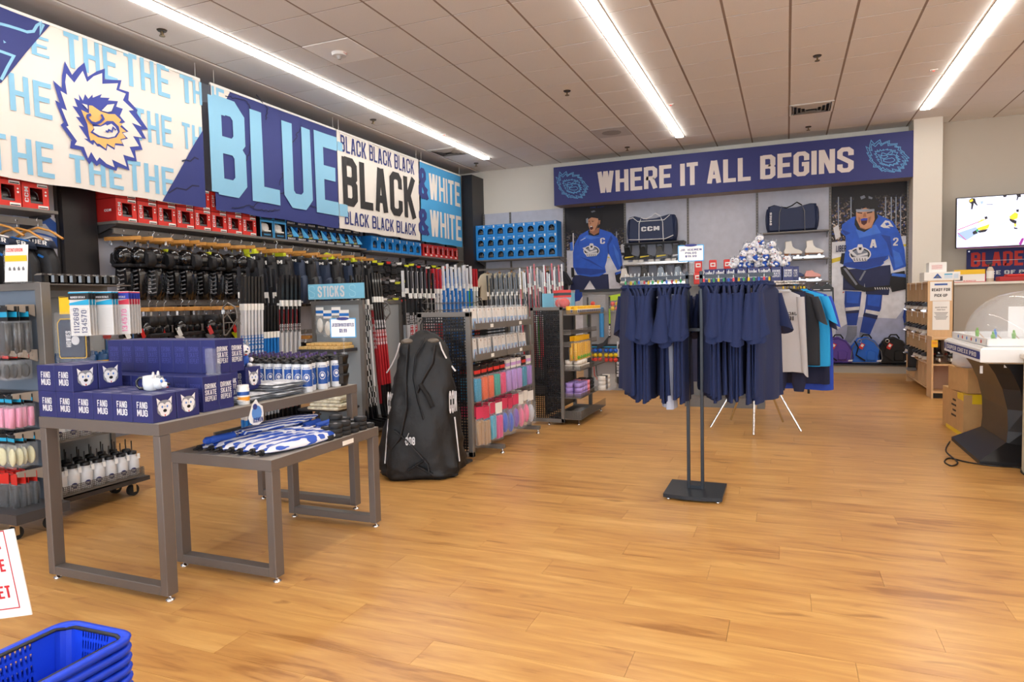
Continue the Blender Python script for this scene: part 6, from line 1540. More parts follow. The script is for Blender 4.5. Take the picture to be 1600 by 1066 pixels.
q = MB(); put_text(q, '808', lambda u, v, w: RB @ Vector((fs(-.08+u, .27+v)[0], fs(-.08+u, .27+v)[1]-.006, .27+v)), -.035, -.02, .035, .035, 1.1); ob('badge_number', q, white_t, t); ob('badge_stripe', onbag([fs(-.12, .27), fs(-.09, .33)], .006, .4), white_t, t)
for a, b_ in (((-.1, .08), (.02, .15)), ((-.05, .12), (.08, .05))): ob('buckle_strap', onbag([fs(*a), fs(*b_)], .026, .3), black_c, t)
for s in (-1, 1): ob('shoulder_sheen', MB().ell(RB @ Vector((s*.10, -.05, .945)), (.05, .06, .022), 10, 6), pm('bag sheen patch', '6b6258', .35), t)  # lighter patches imitate sheen on the bag's shoulders by colour
ob('hanger', MB().tube([(0, 0, .98), (0, 0, 1.06), (.02, 0, 1.085), (0, 0, 1.1), (-.015, 0, 1.08)], .006, 6), black_p, t); ob('caster_foot', MB().cyl((.0, -.2, 0), (0, -.2, .03), .012, n=10), chrome, t)
st = thing('bag_stand', 'thin chrome stand behind the hanging black bag', 'stand', (-2.72, 4.62, 0)); ob('post', MB().tube([(0, .30, 0.02), (0, .30, 1.11), (0, .0, 1.11)], .012, 8), chrome, st); ob('base', MB().box((0, .3, .012), (.5, .3, .02), 0, 0, .004), steel_d, st)
# ================================================================== insole and mitten gondola (third)
t = thing('accessory_gondola', 'grey gondola with perforated panels holding insoles and bright pouches', 'gondola'); gx0, gx1, g0, g1 = -2.92, -2.42, 4.98, 6.40
q = MB(); [q.b2((x, g0, .06), (x+.045, g0+.04, 1.27), 0, .003) for x in (gx0, gx1-.045)]; q.b2((gx0, g0, 1.235), (gx1, g0+.04, 1.275)); q.b2((gx0, g0, .06), (gx1, g0+.04, .1)); ob('end_frame', q, steel_g, t)
perf_panel(lambda u, v, w: Vector((u, g0+.02+w, v)), gx0+.045, gx1-.045, .1, 1.235, t, black_p, .024)
ob('centre_post', MB().b2((-2.70, g1-.02, .06), (-2.66, g1+.02, 1.30)).b2((gx1-.06, g1-.02, .06), (gx1-.02, g1+.02, 1.30)), steel_g, t)
perf_panel(lambda u, v, w: Vector((-2.69+w, u, v)), g0+.04, g1-.02, .1, 1.26, t, black_p, .03)
ob('base_frame', MB().b2((-2.72, g0, .05), (-2.66, g1, .12)).b2((-2.72, g0+.45, .04), (-2.34, g0+.5, .075)).b2((-2.72, g1-.04, .04), (-2.34, g1+.01, .075)), steel_g, t)
for y in (g0+.475, g1-.015): ob('levelling_foot', MB().lathe((-2.36, y, 0), [(.02, 0), (.02, .008), (.006, .014), (.006, .04)], 10), chrome, t)
for z in (1.12, .86):
    for k in range(2):
        y0, y1 = g0+.05+k*.68, g0+.05+(k+1)*.68-.008; s = ob('shelf', MB().b2((-2.68, y0, z), (-2.40, y1, z+.008)).b2((-2.405, y0, z), (-2.395, y1, z+.055)), steel_g, t); ob('price_tag', MB().b2((-2.3945, (y0+y1)/2-.03, z+.012), (-2.392, (y0+y1)/2+.03, z+.042)), paper, s)
ins = thing('insole_pack', 'x', 'packet'); ob('card', MB().box((0, 0, .085), (.004, .082, .17)), pm('insole card', 'e6e1dc', .5), ins); ob('blue_photo', MB().box((.0028, 0, .045), (.001, .062, .08)), pm('insole blue', '9db9dc', .5), ins); ob('foot_picture', MB().prism([(-.012, .012), (.01, .012), (.014, .05), (.004, .072), (-.006, .05)], lambda u, v, w: Vector((.0034+w, u, v)), 0, .001), pm('insole brown', '8a5a44', .5), ins); ob('hang_hole', MB().box((.003, 0, .155), (.002, .008, .014)), pm('insole brown', '8a5a44', .5), ins); ob('bag', MB().prism([(-.047, 0), (.047, 0), (.05, .19), (-.05, .19)], lambda u, v, w: Vector((w, u, v)), -.009, .011, 0, .03), clearp, ins)
for lv, z in ((0, 1.13), (1, .87)):
    for r_ in range(2):
        n_ = 13 if lv == 0 else 12
        for i in range(n_): place(ins, (-2.43-.07*r_, g0+.11+i*.102+.012*((i*5) % 3), z+.002), (0, -.06, .25*(((i*7+lv*3) % 5)-2)/4), f'insole pack with blue foot photo, {nth(i+1)} from left, {("upper", "lower")[lv]} shelf {("front", "rear")[r_]} row', 'insole packs')
q3 = thing('peg_hooks', 'chrome peg hooks under the insole shelves', 'hook')
cols = [('teal', '2a8fb4'), ('orange', 'e8632a'), ('orange', 'e8632a'), ('teal green', '2fa39a'), ('hot pink', 'e8407c'), ('lilac', 'b58fd8'), ('lilac', 'c6a4dc'), ('lilac', 'b58fd8'), ('teal', '5aa9b8'), ('violet', '9a78c8')]
pk_cache = {}
for i, (cn, cc) in enumerate(cols):
    y = g0+.10+i*.135
    if cn not in pk_cache: pk_cache[cn] = packet('skate_sleeve_pack', .10, .30, black_p if i < 5 else white_p, pm('sleeve '+cn, cc, .8, bump=.3, bs=60), .28, .035, 'bars', redbox if i < 5 else pm('header lilac', 'c79fd8'))
    ob('peg', MB().tube([(-2.68, y, .815), (-2.40, y, .815), (-2.39, y, .825)], .003, 5), chrome, q3)
    for k in range(4): place(pk_cache[cn], (-2.415-.045*k, y+.006*k, .80), 1.57-.1+.06*(i % 3), f'{cn} skate sleeves in clear pack, {nth(k+1)} from front, {nth(i+1)} hook', 'skate sleeve packs')
cols2 = [('tan', 'a8865f'), ('tan', 'b08d66'), ('sky', '2fa6cc'), ('magenta', 'd83a8a'), ('blue', '3458c8'), ('blue', '3f66d4'), ('purple', '7a4fb4'), ('pink', 'ef6f9c'), ('pink', 'f08aac'), ('silver', 'c4c8d4')]
for i, (cn, cc) in enumerate(cols2):
    y = g0+.10+i*.135; nm = 'plush_slipper_pack' if i > 3 else 'sock_pack'
    key = cn+nm
    if key not in pk_cache: pk_cache[key] = packet(nm, .115, .33, paper if i % 2 else pm('header rose', 'd83a62'), pm('fill '+key, cc, .9, sheen=.4, bump=.4, bs=60), .3, .06 if i > 3 else .03, 'shell' if i > 3 else 'bars', None)
    ob('peg', MB().tube([(-2.68, y, .475), (-2.38, y, .475), (-2.37, y, .485)], .003, 5), chrome, q3)
    for k in range(3): place(pk_cache[key], (-2.40-.07*k, y+.005*k, .46-.02*(i % 2)), 1.45+.08*(i % 3), f'{cn} {"fluffy slippers" if i > 3 else "socks"} in clear pack, {nth(k+1)} from front, {nth(i+1)} low hook', nm.replace('_', ' ')+'s')
# ================================================================== fourth gondola: perforated end, tape rolls
t = thing('tape_gondola', 'grey gondola with a black perforated end panel and shelves of tape rolls', 'gondola'); a0, a1, b0, b1 = -2.60, -2.23, 6.86, 7.95
q = MB(); [q.b2((x, b0, .03), (x+.035, b0+.03, 1.285), 0, .002) for x in (a0, a1-.035)]; q.b2((a0, b0, 1.25), (a1, b0+.03, 1.285)); q.b2((a0, b0, .03), (a1, b0+.03, .07)); ob('end_frame', q, steel_g, t)
perf_panel(lambda u, v, w: Vector((u, b0+.015+w, v)), a0+.035, a1-.035, .07, 1.25, t, black_p, .022)
q = MB(); q.b2((-2.46, b1-.02, .03), (-2.42, b1+.02, 1.285)); q.b2((a1-.03, b1-.02, .03), (a1+.01, b1+.02, 1.285)); ob('far_post', q, steel_g, t); ob('centre_panel', MB().b2((-2.45, b0+.03, .1), (-2.44, b1, 1.26)), black_p, t)
for nm, z in (('shelf', 1.20), ('shelf', .60), ('shelf', .30), ('shelf', .07), ('shelf', .99), ('shelf', .86)):
    dpt = .2 if z not in (.99, .86) else .1
    s = ob(nm, MB().b2((-2.43, b0+.03, z-.006), (a1+dpt-.02, b1, z)), steel_g, t)
    q = MB(); hh_ = .05 if z != .07 else .09; mesh_strip(q, (a1+dpt-.02, b0+.03, z-.006), (a1+dpt-.02, b1, z-.006), hh_); mesh_strip(q, (a1, b0+.031, z-.006), (a1+dpt-.02, b0+.031, z-.006), hh_); ob('mesh_lip', q, steel_g, s, kind='stuff')
for x, y in ((-2.41, b0+.02), (-2.1, b0+.1), (-2.1, b1-.05)): ob('levelling_foot', MB().lathe((x, y, 0), [(.018, 0), (.018, .008), (.006, .012), (.006, .07)], 10), chrome, t)


def tape(col, nm, R=.045, h=.05): t_ = thing('tape_roll', 'x', 'tape'); ob('roll', MB().lathe((0, 0, 0), [(R*.62, .002), (R*.66, 0), (R, .001), (R, h), (R*.66, h), (R*.62, h-.002)], 20), pm('tape '+nm, col, .55), t_); ob('core', MB().lathe((0, 0, .001), [(R*.55, 0), (R*.62, 0), (R*.62, h-.003), (R*.55, h-.003), (R*.55, 0)], 16, cap=False), cardb, t_); return t_


tw_, tl_, tp_, tk_ = tape('e6e0d6', 'white'), tape('a98fd6', 'lilac'), tape('ef8aa0', 'pink'), tape('1b1b1e', 'black')
for r_ in range(2):
    for i in range(6):
        for k in range(2 if i < 3 else 1): place(tw_ if i < 4 else tk_, (-2.10-.1*r_, b0+.11+i*.1, .601+k*.052), 0, f'{"white" if i < 4 else "black"} tape roll, {nth(i+1)} from left, {("front", "rear")[r_]} row, {("lower", "upper")[k]} layer, upper shelf', 'tape rolls upper shelf')
        for k in range(3): place(tl_ if i < 3 else (tp_ if i == 3 else tk_), (-2.10-.1*r_, b0+.11+i*.1, .301+k*.052), 0, f'{"lilac" if i < 3 else ("pink" if i == 3 else "black")} tape roll, {nth(i+1)} from left, {("front", "rear")[r_]} row, {("bottom", "middle", "top")[k]} layer, lower shelf', 'tape rolls middle shelf')
wx = thing('wax_tub', 'x', 'tub'); ywp = pm('pack yellow', 'edb718', .4); ob('body', MB().lathe((0, 0, 0), [(.032, 0), (.034, .004), (.034, .07), (.03, .072)], 14), ywp, wx); ob('lid', MB().lathe((0, 0, .072), [(.036, 0), (.036, .014), (.03, .017)], 14), ywp, wx); ob('label', MB().box((.0345, 0, .035), (.003, .035, .04)), paper, wx); ob('label_print', MB().box((.0365, 0, .035), (.001, .02, .024)), btl_b, wx)
for r_ in range(2):
    for i in range(12): place(wx, (-2.10-.08*r_, b0+.08+i*.08, 1.201), -.4, f'yellow wax tub, {nth(i+1)} from the left in the {("front", "rear")[r_]} row on the top shelf', 'yellow wax tubs')
yp = packet('grip_pack', .1, .27, ywp, ywp, .2, .035, 'bars', None)
for i in range(6):
    ob('green_print', MB().ell((0, -.022, -.22), (.03, .006, .02), 8, 5), pm('print green', '6fae2c'), yp) if i == 0 else None
    for k in range(2): place(yp, (-2.10-.05*k, b0+.09+i*.085, .955), 1.3+.1*(i % 3), f'yellow stick grip pack, {nth(i+1)} from the left, {("front", "second")[k]} on its hook', 'yellow grip packs')
t = ob('plastic_bag_heap', MB().ell((0, 0, .04), (.07, .12, .045), 12, 7).ell((.0, .2, .035), (.06, .09, .035), 12, 7), clearp, None, (-2.14, b0+.25, .075)); tag(t, 'heap of small clear plastic bags on the bottom shelf of the tape gondola', 'plastic bags')
t = thing('clear_bin', 'clear acrylic bin of white and black tape at the end of the tape gondola', 'bin', (-1.97, 7.62, .31)); q = MB(); q.b2((-.1, -.17, 0), (.1, .17, .004)); q.b2((-.1, -.17, 0), (-.097, .17, .16)); q.b2((.097, -.17, 0), (.1, .17, .16)); q.b2((-.1, -.17, 0), (.1, -.167, .16)); q.b2((-.1, .167, 0), (.1, .17, .16)); ob('bin', q, clear2, t)
ob('bracket', MB().b2((-.3, -.02, .0), (-.1, .02, .03)), steel_g, t)
for i in range(3):
    for k in range(3): place((tw_, tk_, tw_)[i], (-1.98, 7.51+.105*i, .315+k*.052), 0, f'tape roll in the clear bin, {nth(i+1)} from the left, {("bottom", "middle", "top")[k]} layer', 'tape rolls in the clear bin')
bsn = thing('department_sign', 'pale blue sign reading STICKS behind the yellow tubs', 'sign'); a = at('y', 7.9, 847, 459); b = at('y', 7.9, 898, 484)
ob('board', MB().b2((a.x, 7.9, b.z), (b.x, 7.91, a.z)), sbm, bsn); q = MB(); w_ = b.x-a.x; put_text(q, 'STICKS', lambda u, v, w: Vector((u, 7.898-w, v)), a.x+w_*.38, b.z+.03, a.x+w_*.68, a.z-.02, .9); ob('lettering', q, pm('sign pale', 'b9dcea'), bsn); ob('sign_posts', MB().b2((a.x+.05, 7.91, 1.27), (a.x+.06, 7.92, b.z+.1)).b2((b.x-.06, 7.91, 1.27), (b.x-.05, 7.92, b.z+.1)), steel_g, bsn)
rp2 = packet('ball_pack', .16, .22, redbox, pm('ball red', 'd8443c'), .4, .05, 'shell', black_p)
for i in range(2): place(rp2, (-2.44-.12*i, 7.6+.2*i, 1.47), .3, f'red carded ball pack above the perforated end panel, {("right", "left")[i]} one', 'red ball packs')
# ================================================================== half wall with mini sticks and ball packs
hwm = pm('slat wall grey', '9c9a9b', .6)
t = thing('display_partition', 'grey slat partition with black top shelf holding mini sticks and ball packs', 'partition'); X0, X1, Y_ = -2.86, -1.3, 9.8
ob('panel', MB().b2((X0, Y_, 0), (X1, Y_+.08, 1.48)), hwm, t); ob('top_cap', MB().b2((X0-.03, Y_-.05, 1.48), (X1+.03, Y_+.15, 1.515)), black_p, t); ob('top_rail', MB().b2((X0, Y_-.02, 1.43), (X1, Y_, 1.478)), steel_g, t)
ms = thing('mini_stick', 'x', 'mini stick'); ob('shaft', MB().tube([(0, 0, -.02), (0, 0, -.62)], .013, 8), kb, ms); ob('band', MB().tube([(0, 0, -.2), (0, 0, -.42)], .0138, 8), pm('mini lime', '9ac82e', .4), ms); ob('blade', MB().prism([(.016, -.6), (-.016, -.6), (-.04, -.72), (-.16, -.80), (-.20, -.79), (-.19, -.73), (-.1, -.70), (-.02, -.62)], lambda u, v, w: Vector((u, w, v)), -.012, .012, 0, .04), kb, ms); q = MB(); put_text(q, 'CCM', lambda u, v, w: Vector((-v, -.0145-w, u)), -.6, -.012, -.45, .012, 1.2); ob('lettering', q, white_t, ms)
for i, px in enumerate((952, 918, 985)): v = at('y', 9.74, px, 458); place(ms, (v.x, 9.74, 1.42), 0, f'black mini hockey stick hanging on the grey partition, {("beside the lime balls", "at the partition left end", "behind the navy polos")[i]}', 'mini sticks')
bp_ = thing('street_ball_pack', 'x', 'ball pack'); ob('header_card', MB().box((0, 0, .0), (.24, .004, .06)), black_p, bp_); ob('header_band', MB().box((0, -.003, -.012), (.24, .002, .014)), cy_, bp_)
for j, c_ in enumerate(('blue', 'yellow', 'red')):
    for i in range(3): ob('ball', MB().ell((-.072+.072*i, -.03, -.065-.068*j), (.035, .033, .033), 10, 7), pm('ball '+c_, {'blue': '2360c8', 'yellow': 'e8c81e', 'red': 'd03028'}[c_], .45), bp_)
for i, px in enumerate((931, 955)): v = at('y', 9.76, px, 541); place(bp_, (v.x, 9.76, v.z), 0, f'pack of nine blue, yellow and red street hockey balls, {("left", "right")[i]} one low on the partition', 'street ball packs')
t = thing('clear_ball_pack', 'clear pack with two orange balls and a blue tube on the partition', 'ball pack', tuple(at('y', 9.76, 930, 462))); ob('bag', MB().prism([(-.11, .02), (.16, .02), (.16, -.28), (-.11, -.28)], lambda u, v, w: Vector((u, w, v)), -.05, .0, 0, .04), clearp, t); [ob('ball', MB().ell((-.03, -.03, -.12-.11*k), (.036, .034, .036), 12, 8), pm('ball coral', 'e8564a', .5), t) for k in range(2)]; ob('tube', MB().cyl((.1, -.03, -.18), (.1, -.03, -.62), .035, n=12), pm('tube blue', '3a8fd0', .3), t)
t = thing('lime_ball_pack', 'lime green headed bag of yellow and pink balls on the partition', 'ball pack', tuple(at('y', 9.76, 965, 462))); ob('header_card', MB().prism([(-.13, .0), (.13, .04), (.13, -.06), (-.13, -.08)], lambda u, v, w: Vector((u, -w, v)), 0, .006), pm('lime header', 'b4d82a', .5), t); [ob('ball', MB().ell((-.07+.07*(k % 3), -.03, -.12-.07*(k//3)), (.034, .032, .034), 10, 7), (pm('ball coral', 'e8564a', .5), pm('ball yellow', 'e8c81e', .45))[k % 2], t) for k in range(6)]; ob('bag', MB().prism([(-.13, -.07), (.13, -.05), (.12, -.25), (-.12, -.25)], lambda u, v, w: Vector((u, w, v)), -.07, .0, 0, .05), clearp, t)
t = thing('goalie_mini_stick', 'black and white goalie mini stick low on the partition beside the polos', 'mini stick', tuple(at('y', 9.75, 965, 560))); ob('paddle', MB().prism([(-.03, .02), (.05, .02), (.04, -.28), (.16, -.40), (.14, -.45), (-.04, -.36)], lambda u, v, w: Vector((u, w, v)), -.015, .015, 0, .03), kb, t); q = MB(); put_text(q, 'BAUER', lambda u, v, w: Vector((-v, -.0165-w, u)), -.27, -.03, -.05, .012, 1.2); ob('lettering', q, white_t, t); ob('shaft', MB().b2((-.005, -.008, .0), (.02, .008, .25)), kw, t)
t = thing('red_lace_bundle', 'red and black strap bundle hanging behind the tape gondola', 'strap', tuple(at('y', 9.74, 927, 560))); ob('strap', MB().tube([(0, 0, 0), (.02, -.02, -.25), (.12, -.02, -.4)], .012, 6, flat=.4), accent_r, t); ob('black_strap', MB().tube([(.03, 0, 0), (.06, -.02, -.25), (.2, -.02, -.42)], .014, 6, flat=.4), kb, t)
# ================================================================== two-way rack of navy polos
frm = pm('rack dark frame', '2e3238', .35, metal=.4); polo_m = pm('polo navy knit', '14234c', .9, bump=.12, bs=140)
t = thing('clothes_rack', 'dark metal two-way clothes rack on a flat base, loaded with navy polos', 'rack', (-.58, 4.67, 0))
ob('base_plate', MB().prism([(-.19, -.19), (-.06, -.215), (.06, -.215), (.19, -.19), (.19, .19), (-.19, .19)], lambda u, v, w: Vector((u, v, .014+w)), 0, .024), frm, t)
for x in (-.16, .16):
    for y in (-.16, .16): ob('levelling_foot', MB().lathe((x, y, 0), [(.016, 0), (.016, .006), (.006, .01), (.006, .016)], 10), chrome, t)
for x in (-.046, .046): ob('upright', MB().box((x, 0, .78), (.022, .022, 1.49), 0, 0, .002), frm, t)
ob('cross_bar', MB().b2((-.035, -.01, .038), (.035, .01, .06)).b2((-.035, -.01, 1.12), (.035, .01, 1.14)), frm, t)
for s in (-1, 1): ob('hang_arm', MB().b2((s*.035, -.011, 1.475), (s*.50, .011, 1.50)), frm, t)
for s in (-1, 1): ob('sign_wire', MB().cyl((s*.0, 0, 1.5), (0, 0, 1.60), .004, n=6), clear2, t) if s > 0 else None
hp_w = pm('hanger clear plastic', 'd4d8da', .25); beadc = [pm('size '+n, c, .4) for n, c in (('green', '2e9a5a'), ('yellow', 'e0bc20'), ('red', 'cc3340'), ('blue', '2f66c8'))]


def hanging_top(name, col, seed, sleeve=.24, length=.80, mat2=None, hang=hp_w, bead=None, half=.22, thick=.017, collar=True, sl_w=.05):
    """a top on a hanger, seen edge-on from the shop: local X is the rail direction, width along Y, rail height z=0"""
    r = random.Random(seed); t = thing(name, 'x', 'shirt')
    ob('hanger', MB().tube([(0, 0, -.055), (0, 0, -.015), (0, .012, .0), (0, .01, .018), (0, -.008, .022), (0, -.012, .008)], .0028, 5).tube([(0, -half*.5, -.105), (0, 0, -.055), (0, half*.5, -.105)], .005, 6), hang, t)
    ob('size_marker', MB().cyl((0, 0, -.05), (0, 0, -.028), .009, .007, 8), bead or hp_w, t)
    N = 28; R = []; m = 14
    for i in range(m+1):
        z = -.10-(length-.10)*i/m; u = i/m
        hw = half*(.86+.14*min(1, u*2))+.015*u; th = thick*(.75+.35*u)
        if i == 0: hw = half*.34; th = thick*.9; z = -.075
        if i == 1: hw = half*.80; z = -.115; th = thick
        row = []
        for k in range(N):
            a = 2*pi*k/N; y = hw*cos(a); x = th*sin(a)*(1+.15*cos(2*a))
            x += (.010*sin(a*5+seed)+.007*sin(a*9+seed*2+z*4))*u
            row.append(Vector((x, y, z+.006*sin(a*3+seed)*(u == 1))))
        R.append(row)
    ob('body', MB().rings(R, 0), col, t)
    for s in (-1, 1):
        R = []; n2 = 12; mm = 6; sw = .8 if s < 0 else 1
        for i in range(mm+1):
            u = i/mm; cy = s*(half*.80+.075*u**.8); cz = -.13-sleeve*u
            w = .022+sl_w*.6*u; d = .055+.012*u if sleeve < .4 else .05-.015*u
            if sleeve >= .4: w = .03-.004*u; cy = s*(half*.82+.05*u)
            xo = .012*sin(seed*1.7+s)*u
            R.append([Vector((xo+w*cos(2*pi*k/n2)*(1+.18*sin(3*2*pi*k/n2+seed)*u), cy+d*sin(2*pi*k/n2)*.75, cz+.03*sin(2*pi*k/n2)*s*-u)) for k in range(n2)])
        ob('sleeve', MB().rings(R, 0), col, t)
    if collar: ob('collar', MB().rings([[Vector((.026*cos(2*pi*k/12), .062*sin(2*pi*k/12)*1.0, z)) for k in range(12)] for z in (-.095, -.075, -.055)], 0, False), mat2 or col, t); ob('collar_fold', MB().tube([(.03*cos(2*pi*k/12), .07*sin(2*pi*k/12), -.075) for k in range(13)], .009, 6), mat2 or col, t)
    return t


RZ = 1.50
pol = [hanging_top('polo_shirt', polo_m, i*1.3, bead=beadc[i % 4], sleeve=(.27, .24, .30, .26, .28, .25)[i], sl_w=(.05, .085, .04, .07, .10, .06)[i]) for i in range(6)]
for i in range(14):
    x = -1.045+.0315*i; place(pol[(i*5) % 6], (x, 4.67+.014*((i*5) % 3-1), RZ-.0), (.42, .40, .36, .34, .30, .05, .0, .28, .30, .02, -.02, .1, .05, .0)[i], f'short sleeved navy polo, {nth(i+1)} from the left on the left arm of the rack', 'navy polos on the left arm').scale = (.92, 1, 1+.02*((i*3) % 4))
for i in range(14):
    x = -.515+.0315*i; place(pol[(i*5+2) % 6], (x, 4.67+.014*((i*5) % 3-1), RZ), (.3, .27, .22, -.05, .1, .12, .15, -.08, -.05, .05, .05, -.15, -.2, -.3)[i], f'short sleeved navy polo, {nth(i+1)} from the left on the right arm of the rack', 'navy polos on the right arm').scale = (.92, 1, .98+.02*((i*3) % 4))
gp = hanging_top('polo_shirt', pm('pale grey knit', 'a9b0c2', .85, bump=.1, bs=100), 9, bead=beadc[3], sleeve=.12, sl_w=.0, half=.19); place(gp, (-.745, 4.635, RZ-.07), .15, 'single pale grey polo hanging longer among the navy polos left of the post')
gp.scale = (2.2, .85, 1.02)
price_sign('white price sign on the polo rack reading Jr. Icemen Polos', (-.60, 4.67, 1.50), .05, .165, .105, [('JR. ICEMEN', .85), ('POLOS', .45), ('$19.99', .45)], True, .095)
# ================================================================== round chrome rack with mixed shirts, cartons and the plush pyramid on top
C = Vector((-.30, 7.25, 0)); t = thing('round_rack', 'round chrome clothes rack with splayed legs and a glass top behind the polos', 'rack', tuple(C)); rr_ = .46; rz = 1.46
q = MB().tube([(rr_*cos(2*pi*k/32), rr_*sin(2*pi*k/32), rz) for k in range(33)], .012, 8); q.tube([(rr_*cos(2*pi*k/32), rr_*sin(2*pi*k/32), rz+.018) for k in range(33)], .006, 6); ob('ring', q, chrome, t)
for k in range(5): a = 2*pi*k/5+.95; ob('leg', MB().tube([(.02*cos(a), .02*sin(a), .75), (rr_*.98*cos(a), rr_*.98*sin(a), .012)], .012, 8), chrome, t)
ob('centre_post', MB().cyl((0, 0, .2), (0, 0, rz), .018, n=10), chrome, t)
for k in range(4): a = pi/2*k+.4; ob('spoke', MB().cyl((0, 0, rz), (rr_*cos(a), rr_*sin(a), rz), .007, n=6), chrome, t)
ob('glass_top', MB().lathe((0, 0, rz+.022), [(.47, 0), (.47, .008)], 40), clear2, t); ob('wire_rim', MB().tube([(.475*cos(2*pi*k/32), .475*sin(2*pi*k/32), rz+.027) for k in range(33)], .005, 6), chrome, t)
TT = rz+.0305
# cartons on the glass top
for i in range(8):
    x = -.43+.105*i
    place(tc_, (C.x+x, C.y-.155-.02*(i % 2)+.02*abs(i-3.5), TT), -pi/2+.1*(i-3.5)*.3, f'navy tumbler carton, {nth(i+1)} from the left on the round rack', 'tumbler cartons on the round rack').scale = (1, 1, .82)
for i in range(7): place(tc_, (C.x-.36+.12*i, C.y-.02, TT), -pi/2, f'navy tumbler carton, {nth(i+1)} in the second row on the round rack', 'tumbler cartons second row').scale = (1, 1, .82)
for i in range(6): place(tc_, (C.x-.3+.12*i, C.y+.1, TT), -pi/2, f'navy tumbler carton, {nth(i+1)} in the rear row on the round rack', 'tumbler cartons rear row').scale = (1, 1, .82)
pd1, pd2 = plush_dog(1, True), plush_dog(1, False); lvls = [(7, 3, .0), (5, 2, .07), (4, 2, .14), (2, 1, .21)]
for lv, (a, b, z) in enumerate(lvls):
    for j in range(b):
        for i in range(a):
            place((pd1, pd2)[(i*2+j+lv) % 3 == 0], (C.x+.03+(i-(a-1)/2)*.078+.02*(j % 2), C.y-.14+.08*j, TT+.146+z), (.5*(((i*7+j*3+lv*5) % 5)-2)/2, .35*(((i*5+j+lv*3) % 5)-2)/2, -pi/2+.8*(((i*3+j*7+lv) % 5)-2)/2), f'white and grey plush dog, {nth(i+1)} from the left, {("front", "middle", "rear")[j]} of {("the bottom", "the second", "the third", "the top")[lv]} layer in the pyramid', 'plush dog pyramid').scale = (.72, .72, .72)
# red carded packs at left of the plush dogs
rcd = thing('red_snack_pack', 'x', 'packet'); ob('pack', MB().box((0, 0, .075), (.09, .03, .15), 0, 0, .008), redbox, rcd); ob('white_panel', MB().box((0, -.016, .09), (.06, .003, .05)), paper, rcd); ob('red_mark', MB().box((0, -.018, .09), (.035, .002, .02)), redbox, rcd)
for r_ in range(2):
    for i in range(6): v = at('y', 8.6, 1090+23*i, 440); place(rcd, (v.x, 8.6+.08*r_, 1.665-(.15 if r_ == 0 else 0)), .1, f'red and white pack, {nth(i+1)} from the left, {("front", "rear")[r_]} row behind the polos', 'red and white packs')
t = thing('small_gondola', 'small grey gondola mostly hidden behind the polos carrying red packs', 'gondola', (0, 0, 0)); v0, v1 = at('y', 8.6, 1070, 440), at('y', 8.6, 1195, 440); ob('frame', MB().b2((v0.x, 8.7, 0), (v1.x, 8.74, 1.66)).b2((v0.x, 8.5, 0), (v1.x, 8.74, .12)), steel_g, t); ob('front_shelf', MB().b2((v0.x, 8.52, 1.50), (v1.x, 8.64, 1.515)), steel_g, t); ob('rear_shelf', MB().b2((v0.x, 8.641, 1.65), (v1.x, 8.74, 1.665)), steel_g, t)
# garments around the ring
def ring_garment(proto, ang, lab, sc=(1, 1, 1), dr=0): a = ang; o = place(proto, (C.x+rr_*cos(a), C.y+rr_*sin(a), rz+.005), a+pi/2+dr, lab); o.scale = sc; return o


lg, dkg, teal, roy, nvy = pm('light grey knit', 'b9b8bb', .85, bump=.2, bs=60), pm('charcoal knit', '2b2d33', .85, bump=.1, bs=90), pm('bright teal blue', '1f9fdc', .8, bump=.1, bs=60), pm('royal blue knit', '2748b4', .8, bump=.1, bs=60), pm('dark navy knit', '1a1f3c', .85, bump=.1, bs=60)
hk = black_p
mk = lambda n, c, s, **k: hanging_top(n, c, s, hang=hk, bead=beadc[1], **k)
p1 = mk('long_sleeve_shirt', lg, 21, sleeve=.72, length=.84, half=.2); q = MB(); put_text(q, 'JACKSONVILLE', lambda u, v, w: Vector((-.04-w, u, v)), -.15, -.30, .15, -.27, 1.0); put_text(q, 'ICEMEN', lambda u, v, w: Vector((-.04-w, u, v)), -.12, -.35, .12, -.31, 1.0); put_text(q, 'VILLE', lambda u, v, w: Vector((.034+w, u, v)), .02, -.33, .17, -.29, 1.0); put_text(q, 'MEN', lambda u, v, w: Vector((.034+w, u, v)), .06, -.385, .17, -.345, 1.0); ob('lettering', q, ink, p1)
ring_garment(p1, -.95, 'light grey long sleeved shirt with dark lettering right of the navy polos', dr=.5)
p2 = mk('t_shirt', dkg, 22, length=.78); ring_garment(p2, -.66, 'charcoal t-shirt between the light grey and teal shirts', dr=.4)
p3 = mk('t_shirt', teal, 23, sleeve=.24, length=.80, half=.25); q = MB(); P = lambda pts: q.face([(-.042, u, v) for u, v in pts]); put_text(q, 'W', lambda u, v, w: Vector((-.05-w, -u, v)), -.16, -.43, .0, -.28, 1.0); [P([(-.16, -.5-.03*k), (.05, -.47-.03*k), (.05, -.475-.03*k), (-.16, -.51-.03*k)]) for k in range(4)]
put_text(q, 'W', lambda u, v, w: Vector((.040+w, u, v)), .02, -.43, .16, -.28, 1.0)
for s_ in stroke([(.07+.055*cos(k*pi/8), -.50+.055*sin(k*pi/8)) for k in range(17)], .006): q.face([(.046, p.x, p.y) for p in s_])
for k in range(3): q.face([(.046, .03+.03*k, -.54), (.046, .04+.03*k, -.54), (.046, .06+.03*k, -.46), (.046, .05+.03*k, -.46)])
ob('chest_print', q, ink, p3); ring_garment(p3, -.40, 'bright teal blue t-shirt with black chest print on the round rack', dr=.3)
p4 = mk('t_shirt', roy, 24, sleeve=.28, length=1.05, half=.25); ring_garment(p4, -.04, 'royal blue t-shirt at the right side of the round rack')
